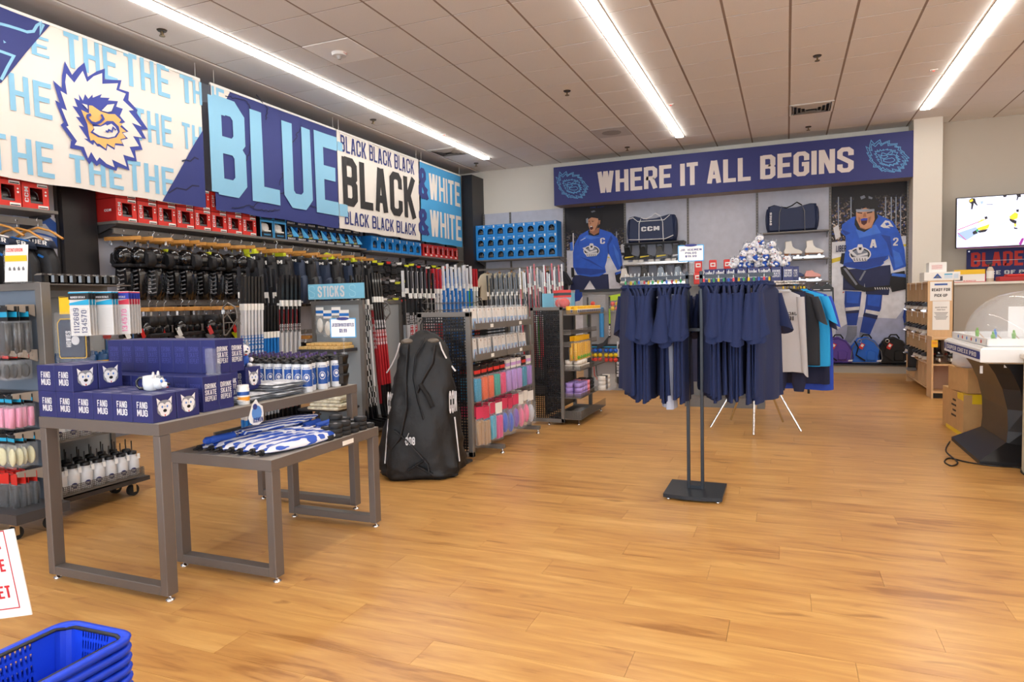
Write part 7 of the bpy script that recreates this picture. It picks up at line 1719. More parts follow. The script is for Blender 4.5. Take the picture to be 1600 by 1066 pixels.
p5 = mk('t_shirt', nvy, 25, sleeve=.3, length=.98, half=.22); ring_garment(p5, -.2, 'dark navy t-shirt between the teal and royal blue shirts', dr=.1)
p6 = thing('sweatpants', 'x', 'trousers'); ob('hanger', MB().tube([(0, -.12, -.08), (0, 0, -.05), (0, .12, -.08)], .006, 6).tube([(0, 0, -.05), (0, 0, .02), (.01, 0, .03)], .003, 5), hk, p6); [ob('trouser_leg', MB().tube([(0, s_*.075, -.08), (0, s_*.085, -.5), (0, s_*.09, -.95), (0, s_*.09, -1.03)], [.075, .08, .065, .045], 10, flat=.45), nvy, p6) for s_ in (-1, 1)]; ring_garment(p6, -.80, 'dark navy sweatpants hanging below the light grey shirt', dr=.45)
for k in range(9): ring_garment((p5, p2, p5)[k % 3], .5+k*.36, f'dark shirt hanging at the back of the round rack, {nth(k+1)} round from the right')
t = thing('floor_fixture', 'black curved floor stand leg below the royal blue shirt', 'rack', tuple(at('z', 0, 1262, 615))); ob('leg', MB().tube([(-.02, 0, .62), (-.03, 0, .3), (.01, 0, .12), (.012, 0, 0)], .016, 8), black_p, t)
# ================================================================== back wall left: boxed helmets, rail with dark tees
def wall_shelf_back(lab, x0, x1, z, d=.32, m=None):
    t = thing('wall_shelf', lab, 'shelf', (0, 0, 0)); ob('board', MB().b2((x0+.03, 13.06-d, z-.022), (x1-.03, 13.07, z), 0, .002), m or steel_g, t)
    for x in (x0+.05, x1-.05): ob('bracket', MB().prism([(13.07, z-.022), (13.07, z-.11), (13.04, z-.11), (13.06-d*.8, z-.04), (13.06-d*.8, z-.022)], lambda u, v, w, x=x: Vector((x+w, u, v)), -.005, .005), steel_g, t)
    return t


wall_shelf_back('grey wall shelf holding three rows of blue helmet cartons', -5.99, -4.13, 2.24, .36)
bh = arch_carton(.219, .236, .3)
for lv in range(3):
    for i in range(8): place(bh, (-5.872+i*.2215, 12.705, 2.242+lv*.2375), -pi/2, f'blue helmet carton, {nth(i+1)} from the left, {("bottom", "middle", "top")[lv]} row on the back wall', 'blue helmet cartons on the back wall')
t = thing('hang_rail', 'grey hang rail under the blue helmet cartons', 'rail'); ob('bar', MB().b2((-5.95, 12.72, 2.02), (-4.18, 12.74, 2.06)), steel_g, t); [ob('arm', MB().b2((x-.01, 12.73, 2.02), (x+.01, 13.08, 2.05)), steel_g, t) for x in (-5.3, -4.25)]
def front_tee(name, col, seed, w=.26, L=.62):
    t = thing(name, 'x', 'shirt'); ob('shirt', MB().prism([(-.07, -.06), (0, -.085), (.07, -.06), (.17, -.10), (.30, -.32), (.22, -.37), (.19, -.30), (.2, -L), (-.2, -L), (-.19, -.30), (-.22, -.37), (-.30, -.32), (-.17, -.10)], lambda u, v, k: Vector((u*w/.26, k, v)), -.025, .025, 0, .04), col, t)
    ob('hanger', MB().tube([(0, 0, -.06), (0, 0, .0), (.015, 0, .02), (0, 0, .04)], .004, 5).tube([(-.14, 0, -.11), (0, 0, -.055), (.14, 0, -.11)], .009, 6), wood_h, t); return t


ft = front_tee('t_shirt', dkg, 1); q = MB(); [q.face([(p.x, -.028, p.y) for p in s_]) for s_ in stroke([(-.07, -.16), (-.03, -.27), (.04, -.24), (.03, -.19), (-.02, -.20)], .014)]; ob('chest_print', q, cy_, ft)
for i in range(4): place(ft, (-4.42+.05*i, 12.72+.065*i, 2.03), .35, f'dark grey t-shirt with cyan mark on the back wall rail, {nth(i+1)} from the front', 'dark t-shirts on the back rail')
ft2 = front_tee('t_shirt', pm('mixed cream cloth', 'd6cdb8', .8), 2)
for i, c_ in enumerate(('cream', 'white', 'cream', 'cream', 'white')): place(ft2, (-5.75+.27*i, 12.73, 2.03), 1.0+.1*i, f'pale shirt on the back wall rail, {nth(i+1)} from the black pilaster', 'pale shirts on the back rail')
# ================================================================== niche: duffel bags, skates, small packs, equipment bags
def duffel(name, lab, loc, rz, L, H, D, col, trim, word, wpos):
    t = thing(name, lab, 'bag', loc, rz); P = [(-L/2, .0), (L/2, .0), (L/2*1.03, H*.25), (L/2*.97, H*.95), (L*.36, H*1.0), (L*.1, H*.86), (-L*.1, H*.88), (-L*.36, H), (-L/2*.97, H*.97), (-L/2*1.03, H*.3)]
    ob('body', MB().prism(P, lambda u, v, w: Vector((u, w, v+.01*sin(u*19))), -D/2, D/2, 0, .1), col, t)
    for s in (-1, 1): ob('end_panel', MB().ell((s*L*.5, 0, H*.48), (.035, D*.42, H*.42), 12, 8), col, t)
    f = -D/2-.012
    for s in (-1, 1): ob('webbing', MB().tube([(s*L*.26, f+.03, .0), (s*L*.255, f, H*.3), (s*L*.25, f, H*.7), (s*L*.2, f+.03, H*.93)], .014, 6, flat=.5), trim, t)
    ob('handles', MB().tube([(-L*.22, f+.03, H*.9), (-L*.1, f, H*.86), (0, -.02, H*.96), (L*.1, f, H*1.04), (L*.2, f+.04, H*.93)], .011, 6), trim if word == 'CCM' else black_c, t)
    q = MB(); a, b, c, d = wpos; put_text(q, word, (lambda u, v, w: Vector((u, f-.002-w, v))) if d > 0 else (lambda u, v, w: Vector((a-.02+v, f-.002-w, u))), *( (a, b, a+c, b+d) if d > 0 else (b, 0, b+c, -d)), 1.25); ob('lettering', q, white_t, t)
    if word == 'CCM': ob('piping', MB().tube([(-L*.48, f+.015, H*.12), (-L*.3, f-.002, H*.1), (L*.3, f-.002, H*.08), (L*.47, f+.01, H*.2)], .008, 6).tube([(-L*.47, f+.02, H*.9), (-L*.38, f, H*.93), (-L*.28, f, H*.78), (L*.28, f, H*.78), (L*.4, f, H*.95)], .008, 6), white_t, t)
    return t


duf = pm('duffel navy', '1d2a4c', .6, bump=.4, bs=10)
for j, (x0, x1, zs) in enumerate(((-2.93, -1.73, (2.425, 2.02, 1.63)), (-.50, .70, (2.475, 2.00, 1.60)))):
    for k, z in enumerate(zs): wall_shelf_back(f'{("dark", "pale grey")[j]} niche shelf, {("top", "middle", "lower")[k]} one, {("left", "right")[j]} bay', x0, x1, z, .33 if k == 0 else .26, [black_p if k == 0 else steel_g, steel_g][j])
duffel('duffel_bag', 'navy duffel bag with white piping and large white letters on the left niche shelf', (-2.36, 12.86, 2.428), .0, .88, .50, .28, duf, white_t, 'CCM', (-.18, .20, .34, .085))
duffel('duffel_bag', 'plain dark navy duffel bag on the right niche shelf', (.08, 12.86, 2.478), 0, .80, .47, .27, duf, grey_p, 'BAUER', (-.34, .12, .22, -.035))


def skate(kind, boot, trim, blade_col, hi=.2):
    t = thing('ice_skate', 'x', 'skate'); F = lambda u, v, w: Vector((u, w, v))
    B = [(-.10, .075), (.10, .075), (.135, .085), (.14, .11), (.11, .13), (.05, .145), (.015, .175), (-.005, hi+.06), (-.02, hi+.075), (-.085, hi+.06), (-.095, .16), (-.115, .11)] if kind == 'hockey' else [(-.10, .075), (.10, .065), (.14, .07), (.145, .095), (.11, .12), (.05, .14), (.01, .18), (-.005, hi+.06), (-.09, hi+.05), (-.085, .16), (-.11, .11)]
    ob('boot', MB().prism(B, F, -.036, .036, 0, .06), boot, t)
    if kind == 'hockey':
        ob('toe_cap', MB().prism([(.085, .075), (.14, .083), (.143, .11), (.11, .13), (.085, .125)], F, -.038, .038, 0, .1), black_p, t); ob('side_stripe', MB().prism([(-.08, .1), (.06, .12), (.06, .13), (-.08, .125)], F, -.0385, .0385), trim, t); ob('tongue', MB().prism([(.0, .17), (.02, .18), (.025, hi+.1), (-.005, hi+.11)], F, -.026, .026, 0, .1), black_p, t); ob('tendon_guard', MB().prism([(-.09, hi), (-.075, hi), (-.08, hi+.11), (-.1, hi+.1)], F, -.02, .02, 0, .1), black_p, t)
        ob('holder', MB().prism([(-.10, .074), (-.03, .074), (-.04, .04), (.04, .04), (.05, .074), (.12, .074), (.135, .03), (-.115, .03)], F, -.01, .01, 0, .03), helm_w, t)
    else:
        ob('heel', MB().prism([(-.105, .075), (-.04, .072), (-.05, .045), (-.1, .045)], F, -.03, .03), pm('wood heel', '8a5a38', .5), t); ob('sole', MB().prism([(-.04, .072), (.13, .066), (.13, .055), (-.04, .062)], F, -.03, .03), pm('wood heel', '8a5a38', .5), t); ob('blade_plate', MB().prism([(-.09, .045), (-.08, .03), (.1, .03), (.1, .056), (.07, .056), (.06, .035), (-.05, .035), (-.06, .045)], F, -.006, .006), chrome, t)
    ob('blade', MB().prism([(-.12, .03), (.13, .03), (.155, .022), (.14, .006), (.11, .0), (-.1, .0), (-.125, .008)], F, -.002, .002), chrome, t)
    q = MB(); n = 6
    for k in range(n): u = .1-.018*k; z = .128+.004*k+(.012*max(0, k-3)**1.4); q.tube([(u-.01, -.028, z), (u-.01, 0, z+.008), (u-.01, .028, z)], .003, 4)
    ob('laces', q, paper, t); return t


sk1 = skate('hockey', gloss_b, pm('skate yellow', 'd8c22a', .4), chrome); sk2 = skate('hockey', gloss_b, pm('skate silver', 'c8ccd4', .3), chrome); sk3 = skate('figure', pm('boot white', 'e8e4dc', .3), None, chrome); sk4 = skate('figure', pm('boot navy', '1f3566', .4), None, chrome, .17); sk5 = skate('figure', pm('boot pink', 'f0b0a8', .5), None, chrome, .12); sk6 = skate('hockey', pm('boot white', 'e8e4dc', .3), black_p, chrome)
SC = 1.22
for i, (px, pr_, lb) in enumerate(((985, sk1, 'black and yellow'), (1009, sk1, 'black and yellow'), (1035, sk1, 'black and yellow'), (1060, sk2, 'black and silver'))): v = at('y', 12.88, px, 412); place(pr_, (v.x, 12.88, 2.021), .0, f'{lb} hockey skate, {nth(i+1)} from the left on the upper skate shelf', 'hockey skates upper shelf').scale = (SC,)*3
for i, (px, pr_, lb) in enumerate(((980, sk6, 'white'), (1011, sk2, 'black and silver'), (1037, sk2, 'black and silver'), (1064, sk2, 'black and silver'))): v = at('y', 12.88, px, 445); o = place(pr_, (v.x, 12.88, 1.631), 0, f'{lb} hockey skate, {nth(i+1)} from the left on the lower skate shelf', 'hockey skates lower shelf'); o.scale = (SC,)*3
for i, px in enumerate((1206, 1237, 1270)): v = at('y', 12.88, px, 402); place(sk3, (v.x, 12.88, 2.001), 0, f'white figure skate, {nth(i+1)} from the left on the upper glass shelf', 'white figure skates').scale = (SC,)*3
v = at('y', 12.88, 1239, 434); place(sk4, (v.x, 12.88, 1.601), 0, 'navy figure skate on the lower shelf').scale = (SC,)*3; v = at('y', 12.88, 1268, 434); place(sk5, (v.x, 12.88, 1.601), 0, 'small pink figure skate on the lower shelf').scale = (1.05,)*3
# blister packs on hooks right of the shirts
bl = thing('blister_pack', 'x', 'packet'); ob('card', MB().prism([(-.07, .0), (-.03, .03), (0, .07), (.03, .03), (.07, 0), (.075, -.18), (-.075, -.18)], lambda u, v, w: Vector((u, w, v)), -.004, .004), black_p, bl); ob('blister', MB().prism([(-.055, -.04), (.055, -.04), (.06, -.16), (-.06, -.16)], lambda u, v, w: Vector((u, -w, v)), 0, .03, 0, .1), pm('blister grey', '8c8f96', .2), bl); ob('label', MB().box((0, -.033, -.12), (.09, .003, .05)), accent_r, bl); ob('white_mark', MB().box((0, -.006, -.02), (.07, .003, .008)), white_t, bl)
for i, (px, py) in enumerate(((1254, 452), (1276, 450), (1292, 450), (1292, 486), (1276, 488), (1255, 488))): v = at('y', 12.7, px, py); place(bl, (v.x, 12.7, v.z), 0, f'black blister pack with red label, {nth(i+1)} on the hooks beside the poster', 'blister packs').scale = (1.5, 1.5, 1.5)
hkk = thing('peg_hooks', 'chrome hooks on the niche wall holding blister packs', 'hook'); [ob('peg', MB().tube([(at('y', 12.7, px, py).x, 13.08, at('y', 12.7, px, py).z+.08), (at('y', 12.7, px, py).x, 12.68, at('y', 12.7, px, py).z+.08)], .005, 5), chrome, hkk) for px, py in ((1254, 452), (1276, 450), (1292, 450), (1292, 486), (1276, 488), (1255, 488))]


def skate_bag(col, px, lab, trim):
    v = at('y', 12.95, px, 568); t = thing('skate_bag', lab, 'bag', (v.x, 12.96, .156)); t.scale = (1.08, 1, 1.1); P = [(-.23, .0), (.22, .0), (.25, .08), (.23, .2), (.12, .36), (.0, .42), (-.12, .40), (-.22, .26), (-.25, .1)]
    F = lambda u, v, w: Vector((u, w, v)); ob('body', MB().prism(P, F, -.10, .11, 0, .16), col, t); ob('piping', MB().tube([(u*.88, -.098, .02+v*.9) for u, v in P+P[:1]], .008, 6), trim, t); ob('front_pocket', MB().prism([(.0, .06), (.12, .06), (.13, .18), (.06, .22), (-.0, .2)], F, -.135, -.08, 0, .12), col, t)
    ob('strap', MB().tube([(-.17, -.11, .36), (-.12, -.135, .26), (-.15, -.13, .14), (-.02, -.125, .05)], .018, 6, flat=.5), black_c, t); ob('ring', MB().tube([(-.1+.025*cos(k*pi/6), -.12, .36+.025*sin(k*pi/6)) for k in range(13)], .004, 5), chrome, t); ob('swing_tag', MB().box((-.07, -.13, .28), (.06, .004, .09), R=Matrix.Rotation(.5, 3, 'Y')), accent_r, t); ob('tag_panel', MB().box((-.065, -.134, .29), (.035, .004, .04), R=Matrix.Rotation(.5, 3, 'Y')), paper, t)
    ob('logo', MB().prism([(.14, .04), (.2, .04), (.21, .065), (.15, .06)], F, -.118, -.1), white_t, t); ob('top_handle', MB().tube([(-.08, 0, .39), (-.04, 0, .45), (.04, 0, .45), (.08, 0, .39)], .012, 6), black_c, t)


skate_bag(pm('bag purple', '5b3f9c', .6, bump=.3, bs=15), 1309, 'purple skate bag on the floor platform, left of the blue one', pm('bag purple dark', '3f2b74', .6)); skate_bag(pm('bag bright blue', '1f66cc', .6, bump=.3, bs=15), 1353, 'bright blue skate bag with grey back panel on the floor platform', grey_p); skate_bag(pm('bag black', '121214', .6, bump=.3, bs=15), 1396, 'black skate bag on the floor platform beside the white column', pad_k)
# ================================================================== pickup shelf, cartons, dome hockey game, counter
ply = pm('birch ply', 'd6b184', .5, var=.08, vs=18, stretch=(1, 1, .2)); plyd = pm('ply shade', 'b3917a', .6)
t = thing('pickup_shelf', 'birch plywood cubby shelf with a ready for pick-up notice, full of skates', 'shelf', (0, 0, 0)); x0, x1, y0, y1 = 1.70, 1.99, 10.16, 11.80
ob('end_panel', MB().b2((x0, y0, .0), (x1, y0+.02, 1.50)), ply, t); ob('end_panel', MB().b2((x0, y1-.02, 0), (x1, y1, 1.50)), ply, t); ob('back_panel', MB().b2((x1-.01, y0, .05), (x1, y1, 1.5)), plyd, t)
for z in (.10, .42, .74, .77, 1.08, 1.48): ob('shelf_board', MB().b2((x0+.002, y0+.02, z-.01), (x1-.01, y1-.02, z+.01)), ply, t)
n = 7
for k in range(1, n): ob('divider', MB().b2((x0+.01, y0+(y1-y0)*k/n-.006, .1), (x1-.01, y0+(y1-y0)*k/n+.006, 1.47)), ply, t)
def notice(name, lab, cx, z0, z1, w, lines, head=False, loc=None):
    t = thing(name, lab, 'notice', (cx, y0-.002, z0)); ob('sheet', MB().box((0, -.002, (z1-z0)/2), (w, .002, z1-z0)), paper, t); q = MB(); h = z1-z0
    for s_, a, b, c, w_ in lines: put_text(q, s_, lambda u, v, ww: Vector((u, -.0035-ww, v)), -w*c/2, h*a, w*c/2, h*b, w_)
    ob('lettering', q, ink, t)
    if not head: ob('small_print', (lambda m: ([m.box((0, -.0035, h*(.6-.045*k)), (w*(.8-.1*(k % 3)), .001, h*.018)) for k in range(6)], m)[-1])(MB()), grey_p, t, kind='stuff')
    if head: ob('header_logo', MB().box((0, -.004, h*.86), (w*.6, .002, h*.09)), btl_b, t)


notice('pickup_notice', 'white notice reading READY FOR PICK-UP on the plywood shelf end', 1.845, 1.24, 1.485, .24, [('READY FOR', .5, .66, .85, 1.2), ('PICK-UP', .2, .36, .6, 1.2)], True)
notice('policy_notice', 'smaller white policy notice taped below the pick-up notice', 1.85, .86, 1.235, .19, [('SKATE SERVICE', .76, .80, .7, .8), ('PICKUP POLICY', .68, .72, .5, .8)]+[])
# step shelf running right, low cubbies
t = thing('low_cubby', 'low birch plywood cubby joined to the right of the tall pickup shelf', 'shelf'); X0, X1 = 1.70, 2.62; Yf = 9.86
ob('side_panel', MB().b2((X0, Yf, 0), (X0+.02, y0-.001, .79)), ply, t)
for x in (X0+.30, X1): ob('side_panel', MB().b2((x, Yf+.01, .05), (x+.018, y0-.001, .76)), ply, t)
for z in (.07, .42, .75): ob('shelf_board', MB().b2((X0+.02, Yf+.003, z), (X1+.018, y0-.001, z+.02)), ply, t)
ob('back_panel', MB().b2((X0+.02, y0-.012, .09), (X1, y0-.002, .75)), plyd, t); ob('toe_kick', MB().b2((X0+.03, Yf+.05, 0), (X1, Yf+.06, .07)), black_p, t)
sv = [skate('hockey', gloss_b, accent_r, chrome), skate('hockey', gloss_b, pm('skate green', '3fae3a', .4), chrome), skate('hockey', gloss_b, paper, chrome)]
for i in range(2): place(sv[0], (X0+.09+.13*i, Yf+.14, .442), -pi/2, f'black hockey skate with red trim, {("left", "right")[i]} one in the low cubby', 'skates in the low cubby').scale = (.98,)*3
for i in range(3): place(sv[2], (X0+.40+.14*i, Yf+.14, .442), -pi/2, f'black hockey skate, {nth(i+1)} from the left in the second low cubby', 'skates in the second low cubby').scale = (.98,)*3
k = 0
for zi, z in enumerate((.43, .78, 1.09)):
    for i in range(7):
        y = y0+(y1-y0)*(i+.5)/7
        for j in range(1): place(sv[(i+zi) % 3], (x0+.09, y, z+.002), pi+.1*((i % 3)-1), f'hockey skate sticking out of the pickup shelf, {nth(i+1)} slot from the near end, {("low", "middle", "top")[zi]} row', 'skates in the pickup shelf'); k += 1
tgm = mesh(MB().box((0, 0, 0), (.004, .035, .10)).box((-.0025, 0, .02), (.001, .025, .004)).box((-.0025, 0, .0), (.001, .02, .004)), paper)
for i in range(10): tag(ob('paper_tag', tgm, None, None, (x0-.0005, y0+.1+.155*i, (.74, 1.06, 1.44)[i % 3])), f'white paper service tag hanging at the pickup shelf, {nth(i+1)} from the near end', 'tag', 'service tags')
t = thing('upside_down_skate', 'black skate with grey soles hanging low at the far side of the pickup shelf', 'skate', (1.66, 11.05, .28)); ob('boot', MB().prism([(-.05, 0), (.05, 0), (.06, .2), (.02, .3), (-.05, .3)], FY(0), -.04, .05, 0, .1), pad_k, t); ob('sole', MB().box((0, 0, -.02), (.12, .1, .05), 0, 0, .01), grey_p, t)
t = thing('white_product_carton', 'low white carton with blue triangle label on top of the pickup shelf', 'box', (1.86, 10.34, 1.501)); ob('carton', MB().box((0, 0, .055), (.40, .32, .11), 0, 0, .002), paper, t); ob('blue_triangle', MB().prism([(-.1, .03), (0, .03), (-.05, .095)], lambda u, v, w: Vector((u, -.161-w, v)), 0, .001), btl_b, t); ob('triangle_centre', MB().prism([(-.075, .038), (-.025, .038), (-.05, .07)], lambda u, v, w: Vector((u, -.163-w, v)), 0, .001), grey_p, t); ob('label', MB().box((.07, -.161, .055), (.09, .002, .06)), pm('label pale', 'cfe0ee', .5), t); ob('label_band', MB().box((.07, -.1625, .08), (.09, .002, .014)), cy_, t); ob('side_label', MB().box((.155, -.161, .055), (.05, .002, .06)), pm('label pale', 'cfe0ee', .5), t)
t = thing('white_product_carton', 'smaller white carton with red print on the wide white carton', 'box', (1.83, 10.38, 1.612)); ob('carton', MB().box((0, 0, .065), (.2, .2, .13), 0, 0, .002), paper, t); q = MB(); [q.b2((-.07, -.102, .09-.012*k), (.05, -.1005, .093-.012*k)) for k in range(5)]; ob('lettering', q, accent_r, t)
t = thing('yellow_tag', 'small yellow tag on the low cubby corner', 'tag', (X0+.03, Yf-.002, .66)); ob('card', MB().box((.0, -.002, .04), (.07, .003, .09)), ywp, t); ob('print', MB().box((0, -.004, .05), (.05, .002, .03)), pm('orange', 'e0952c'), t)
# things on the half wall cap
CZ = 1.491
t = thing('counter_leaflet', 'yellow and white acrylic sign standing on the half wall', 'sign', tuple(at('y', 11.95, 1515, 438))[:2]+(CZ,)); ob('card', MB().box((0, 0, .095), (.40, .006, .19)), paper, t); ob('yellow_band', MB().box((0, -.0045, .155), (.40, .004, .07)), pm('header yellow', 'eec21c', .5), t); q = MB(); put_text(q, 'BLADEMASTER', lambda u, v, w: Vector((u, -.0045-w, v)), -.08, .015, .08, .03, 1); ob('lettering', q, accent_r, t); ob('picture', MB().box((-.14, -.0045, .06), (.1, .003, .07)), steel_d, t); ob('border', MB().box((.0, -.0045, .004), (.4, .004, .008)).box((.196, -.0045, .095), (.008, .004, .19)), accent_r, t)
t = thing('spray_bottle', 'clear spray bottle with black pump and white label on the half wall', 'bottle', tuple(at('y', 11.95, 1547, 436))[:2]+(CZ,)); ob('body', MB().lathe((0, 0, 0), [(.045, 0), (.047, .01), (.047, .17), (.03, .21), (.016, .22)], 16), pm('amber liquid', 'c9b8a4', .2), t); ob('label', MB().lathe((0, 0, .05), [(.0475, 0), (.0475, .11)], 16, cap=False), paper, t); ob('pump', MB().cyl((0, 0, .22), (0, 0, .25), .018, n=10).box((-.012, 0, .27), (.075, .025, .03), 0, 0, .004).tube([(-.03, 0, .258), (-.04, 0, .235)], .005, 5), black_p, t)
t = thing('red_tool_case', 'long low red tool case on the half wall under the banner', 'case', tuple(at('y', 11.95, 1585, 436))[:2]+(CZ,)); ob('case', MB().box((.1, 0, .035), (.62, .2, .07), 0, 0, .01), redbox_d, t); ob('lid', MB().box((.14, 0, .085), (.50, .16, .03), 0, 0, .008), redbox, t); ob('handle', MB().tube([(.05, -.02, .1), (.07, -.02, .125), (.15, -.02, .125), (.17, -.02, .1)], .006, 6), black_p, t)
t = thing('wall_banner', 'navy wall banner with large red BLADEMASTER lettering below the television', 'banner', (2.74, 13.12, 1.52)); ob('cloth', MB().box((.9, 0, .26), (1.8, .008, .52)), navy2, t); q = MB(); F = lambda u, v, w: Vector((u, -.006-w, v)); put_text(q, 'BLADEMASTER', F, .06, .235, 1.66, .47, 1.1, gap=1.0); ob('red_lettering', q, pm('banner red', 'd8382c', .6), t); q = MB(); put_text(q, 'CHOICE OF PROFESSIONALS', F, .02, .10, 1.75, .165, 1.2); ob('white_lettering', q, white_t, t); ob('stripe', MB().box((.9, -.007, .33), (1.6, .002, .008)), white_t, t); [ob('eyelet', MB().cyl((x, -.006, .49), (x, -.01, .49), .012, n=10), chrome, t) for x in (.03, .9)]
# cartons and bag beside the dome game
cx = thing('cardboard_carton', 'large cardboard carton with yellow tape on the floor beside the dome game', 'box', (1.70, 7.62, 0), .05); ob('carton', MB().box((0, 0, .20), (.42, .70, .40), 0, 0, .003), cardb, cx); q = MB(); q.b2((-.212, -.352, .34), (-.209, -.352+.18, .402)).b2((-.212, -.353, .395), (.08, -.35, .402)).b2((-.14, -.353, .31), (-.05, -.350, .402)).b2((-.212, -.30, .401), (-.212+.2, -.25, .403)).b2((-.213, -.352, .0), (-.21, .2, .035)); ob('yellow_tape', q, pm('tape yellow', 'e8c31a', .4), cx); q = MB(); [q.box((-.2115, -.05+.02*(j-1.5)*2, .31-.05*k), (.001, .025+.008*((j+k) % 2), .018)) for k in range(4) for j in range(4 if k % 2 else 3)]; ob('print', q, ink, cx, kind='stuff')
cx = thing('cardboard_carton', 'smaller cardboard carton stacked on the taped one', 'box', (1.66, 7.50, .404), .2); ob('carton', MB().box((0, 0, .115), (.32, .4, .23), 0, 0, .003), cardb, cx); ob('tape', MB().b2((-.02, -.2015, .17), (.02, .2, .2315)), pm('brown tape', 'b08450', .4), cx)
R_ = [[Vector((r*cos(2*pi*k/18)*(1+.08*sin(5*k+z*30)), r*sin(2*pi*k/18)*(1+.08*cos(4*k)), z)) for k in range(18)] for r, z in ((.10, 0), (.14, .03), (.15, .1), (.13, .17), (.09, .22), (.03, .25))]
tag(ob('plastic_bag', MB().rings(R_, 0), pm('milky plastic', 'dcdcdf', .3, bump=.6, bs=18), None, (1.60, 7.46, .635)), 'knotted white plastic bag on top of the small cardboard carton', 'plastic bag')
# dome hockey game
t = thing('dome_hockey_table', 'black pedestal bubble hockey game with white rim and clear dome', 'arcade game', (0, 0, 0)); xa, xb, ya, yb = 1.145, 2.10, 5.15, 7.30
xa, ya = at('z', .90, 1528, 563).x, 5.16; xa, xb, ya, yb = 1.20, 2.05, 5.20, 6.95
A_ = at('z', .93, 1482, 528); B_ = at('z', .90, 1528, 563)
# footprint measured on the floor: near corner, far corner
P0 = at('z', 0, 1530, 728); P1 = at('z', 0, 1487, 688); xn = P0.x; 
bx0, bx1, by0, by1 = 1.385, 2.35, 6.13, 7.09
ob('base', MB().rings([[Vector((bx0, by0, 0)), Vector((bx1, by0, 0)), Vector((bx1, by1, 0)), Vector((bx0, by1, 0))], [Vector((bx0, by0, .03)), Vector((bx1, by0, .03)), Vector((bx1, by1, .03)), Vector((bx0, by1, .03))], [Vector((bx0+.2, by0+.12, .16)), Vector((bx1-.26, by0+.12, .16)), Vector((bx1-.26, by1-.12, .16)), Vector((bx0+.2, by1-.12, .16))]], 0, True, False), black_p, t)
prof = [(.27, .14), (.26, .3), (.235, .5), (.20, .62), (.17, .72), (.15, .80)]
R_ = []
for z, ins in ((.14, .20), (.25, .21), (.42, .205), (.58, .17), (.70, .12), (.80, .06)): R_.append([Vector((bx0+ins, by0+.12, z)), Vector((bx0+ins+.10, by0+.02+.1*(1-z), z)), Vector((bx1-.2, by0+.02+.1*(1-z), z)), Vector((bx1-.2, by1-.1, z)), Vector((bx0+ins, by1-.1, z))])
ob('pedestal', MB().rings(R_, 0, True, False), black_p, t)
tx0, tx1, ty0, ty1 = 1.35, 2.46, 6.0, 7.25
ob('rim', MB().rings([[Vector((tx0+a, ty0+a, z)), Vector((tx1-a, ty0+a, z)), Vector((tx1-a, ty1-a, z)), Vector((tx0+a, ty1-a, z))] for a, z in ((.05, .795), (.0, .81), (.0, .905), (.02, .92), (.02, .925))], 0, True, False), white_p, t)
ob('blue_side_panel', MB().b2((tx0-.004, ty0+.05, .83), (tx0, ty1-.1, .89)), navy, t); q = MB(); put_text(q, 'SUPER CHEXX PRO', lambda u, v, w: Vector((tx0-.005-w, -u, v)), -(ty1-.14), .842, -(ty0+.1), .878, 1.1); ob('lettering', q, white_t, t)
for y in (ty0+.022, ty1-.04): ob('corner_emblem', MB().prism([(y+.016*cos(k*pi/6), .86+.03*sin(k*pi/6)) for k in range(12)], lambda u, v, w: Vector((tx0-w, u, v)), 0, .004), navy, t)
ob('ice_surface', MB().b2((tx0+.06, ty0+.06, .926), (tx1-.06, ty1-.06, .932)), pm('ice sheet', 'e6e8ee', .3), t); ob('rink_boards', (lambda m: ([m.b2(*p) for p in (((tx0+.05, ty0+.05, .93), (tx1-.05, ty0+.06, .985)), ((tx0+.05, ty1-.06, .93), (tx1-.05, ty1-.05, .985)), ((tx0+.05, ty0+.05, .93), (tx0+.06, ty1-.05, .985)), ((tx1-.06, ty0+.05, .93), (tx1-.05, ty1-.05, .985)))], m)[-1])(MB()), white_p, t)
for k in range(6): ob('player_badge', MB().prism([(.011*cos(a*pi/4), .957+.014*sin(a*pi/4)) for a in range(8)], lambda u, v, w, k=k: Vector((tx0+.0495-w, ty0+.2+.15*k+u, v)), 0, .003), (accent_r, accent_b)[k % 2], t)
for k, (x, y) in enumerate(((1.5, 6.3), (1.62, 6.75), (1.8, 6.4), (1.95, 6.9), (1.7, 6.55), (2.1, 6.35), (1.55, 7.0))): pm_ = (pm('figure green', '6fae3a', .4), pm('figure blue', '3a78c8', .4))[k % 2]; f = ob('table_player', MB().cyl((x, y, .932), (x, y, .975), .01, .014, 8).ell((x, y, .99), (.016, .012, .022), 8, 6).ell((x, y, 1.018), (.009, .009, .011), 8, 6), pm_, t); ob('stick', MB().tube([(x+.01, y, .985), (x+.05, y-.02, .935)], .003, 5), cardb, f)
R_ = []; N = 36; cxm, cym = (tx0+tx1)/2, (ty0+ty1)/2
for j in range(11):
    a = j/10*pi/2; kk = cos(a)**.75 if j < 10 else .02; z = .93+.42*sin(a)**.95
    R_.append([Vector((cxm+(tx1-tx0-.1)/2*kk*abs(cos(2*pi*i/N))**.75*(1 if cos(2*pi*i/N) > 0 else -1), cym+(ty1-ty0-.1)/2*kk*abs(sin(2*pi*i/N))**.75*(1 if sin(2*pi*i/N) > 0 else -1), z)) for i in range(N)])
ob('clear_dome', MB().rings(R_, 0, False), pm('dome acrylic', 'f4f7fa', .03, alpha=.2, spec=1), t)
ob('scoreboard', MB().box((cxm, cym, 1.24), (.16, .12, .07), 0, 0, .008).cyl((cxm, cym, 1.27), (cxm, cym, 1.34), .01, n=8), steel_d, t); ob('red_display', MB().box((cxm-.081, cym, 1.235), (.004, .07, .025)), pm('orange', 'e0952c'), t)
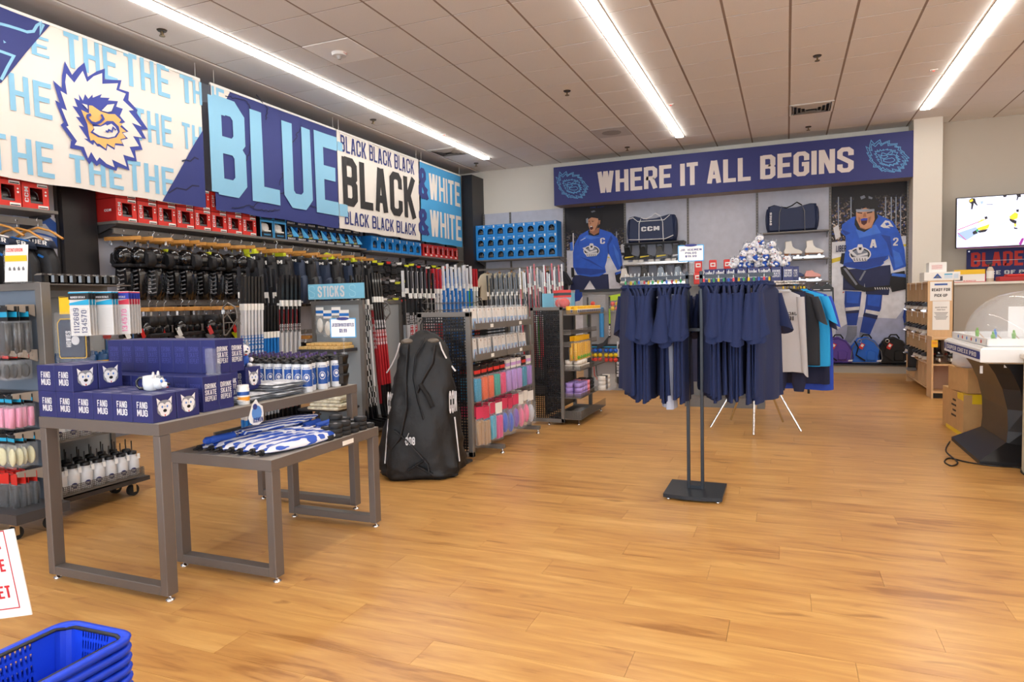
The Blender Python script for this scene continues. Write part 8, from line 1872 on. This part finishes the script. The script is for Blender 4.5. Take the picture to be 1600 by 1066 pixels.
ob('white_flyer', MB().box((cxm+.05, cym+.3, 1.08), (.4, .004, .26)), paper, t)
ob('control_knob', MB().cyl((tx0+.62, ty0, .86), (tx0+.62, ty0-.07, .86), .012, n=10, mi=0).cyl((tx0+.62, ty0-.05, .86), (tx0+.62, ty0-.12, .86), .026, n=14).cyl((tx0+.50, ty0, .86), (tx0+.50, ty0-.05, .86), .035, n=14), black_p, t)
ob('grey_disc', MB().lathe((0, 0, 0), [(.17, 0), (.17, .012), (.15, .02)], 30), pm('disc grey', 'a6a8b4', .3), t).matrix_world = Matrix.Translation((1.86, 6.06, .32)) @ Matrix.Rotation(pi/2, 4, 'X')
ob('coin_label', MB().b2((bx0+.16, by0+.05, .755), (bx0+.20, by0+.052, .775)).b2((bx0+.02, by0+.12, .70), (bx0+.04, by0+.122, .76)), paper, t)
cdp = [(1484, 690), (1478, 705), (1496, 722), (1487, 728), (1476, 722), (1484, 716), (1510, 722), (1550, 728), (1592, 731), (1596, 738), (1604, 744)]
pts = [tuple(at('z', .006, *p)) for p in cdp]; sm2 = []
for i in range(len(pts)-1):
    p0, p1, p2, p3 = [Vector(pts[max(0, min(len(pts)-1, i+d_))]) for d_ in (-1, 0, 1, 2)]
    for k in range(6): u = k/6; sm2.append(.5*((2*p1)+(-p0+p2)*u+(2*p0-5*p1+4*p2-p3)*u*u+(-p0+3*p1-3*p2+p3)*u**3))
tag(ob('power_cord', MB().tube(sm2, .006, 6), black_p), 'black power cord looping on the floor in front of the dome game', 'cord')
# service counter at the right edge
t = thing('service_counter', 'beige counter end with a pale worktop at the right edge of the shop', 'counter', (0, 0, 0)); ob('body', MB().b2((1.615, 4.6, 0), (3.2, 5.98, .845)), pm('counter beige', 'c0b49f', .6), t); ob('worktop', MB().b2((1.595, 4.58, .845), (3.2, 5.995, .88), 0, .004), pm('worktop pale', 'dcd8cf', .4), t)
t = thing('white_appliance', 'grey and white countertop device at the right edge', 'device', (1.72, 5.80, .881)); ob('body', MB().box((.05, 0, .05), (.16, .2, .10), 0, 0, .015), pm('device grey', 'b9bbc6', .4), t); ob('screen', MB().box((.05, -.101, .06), (.12, .003, .05)), steel_d, t)
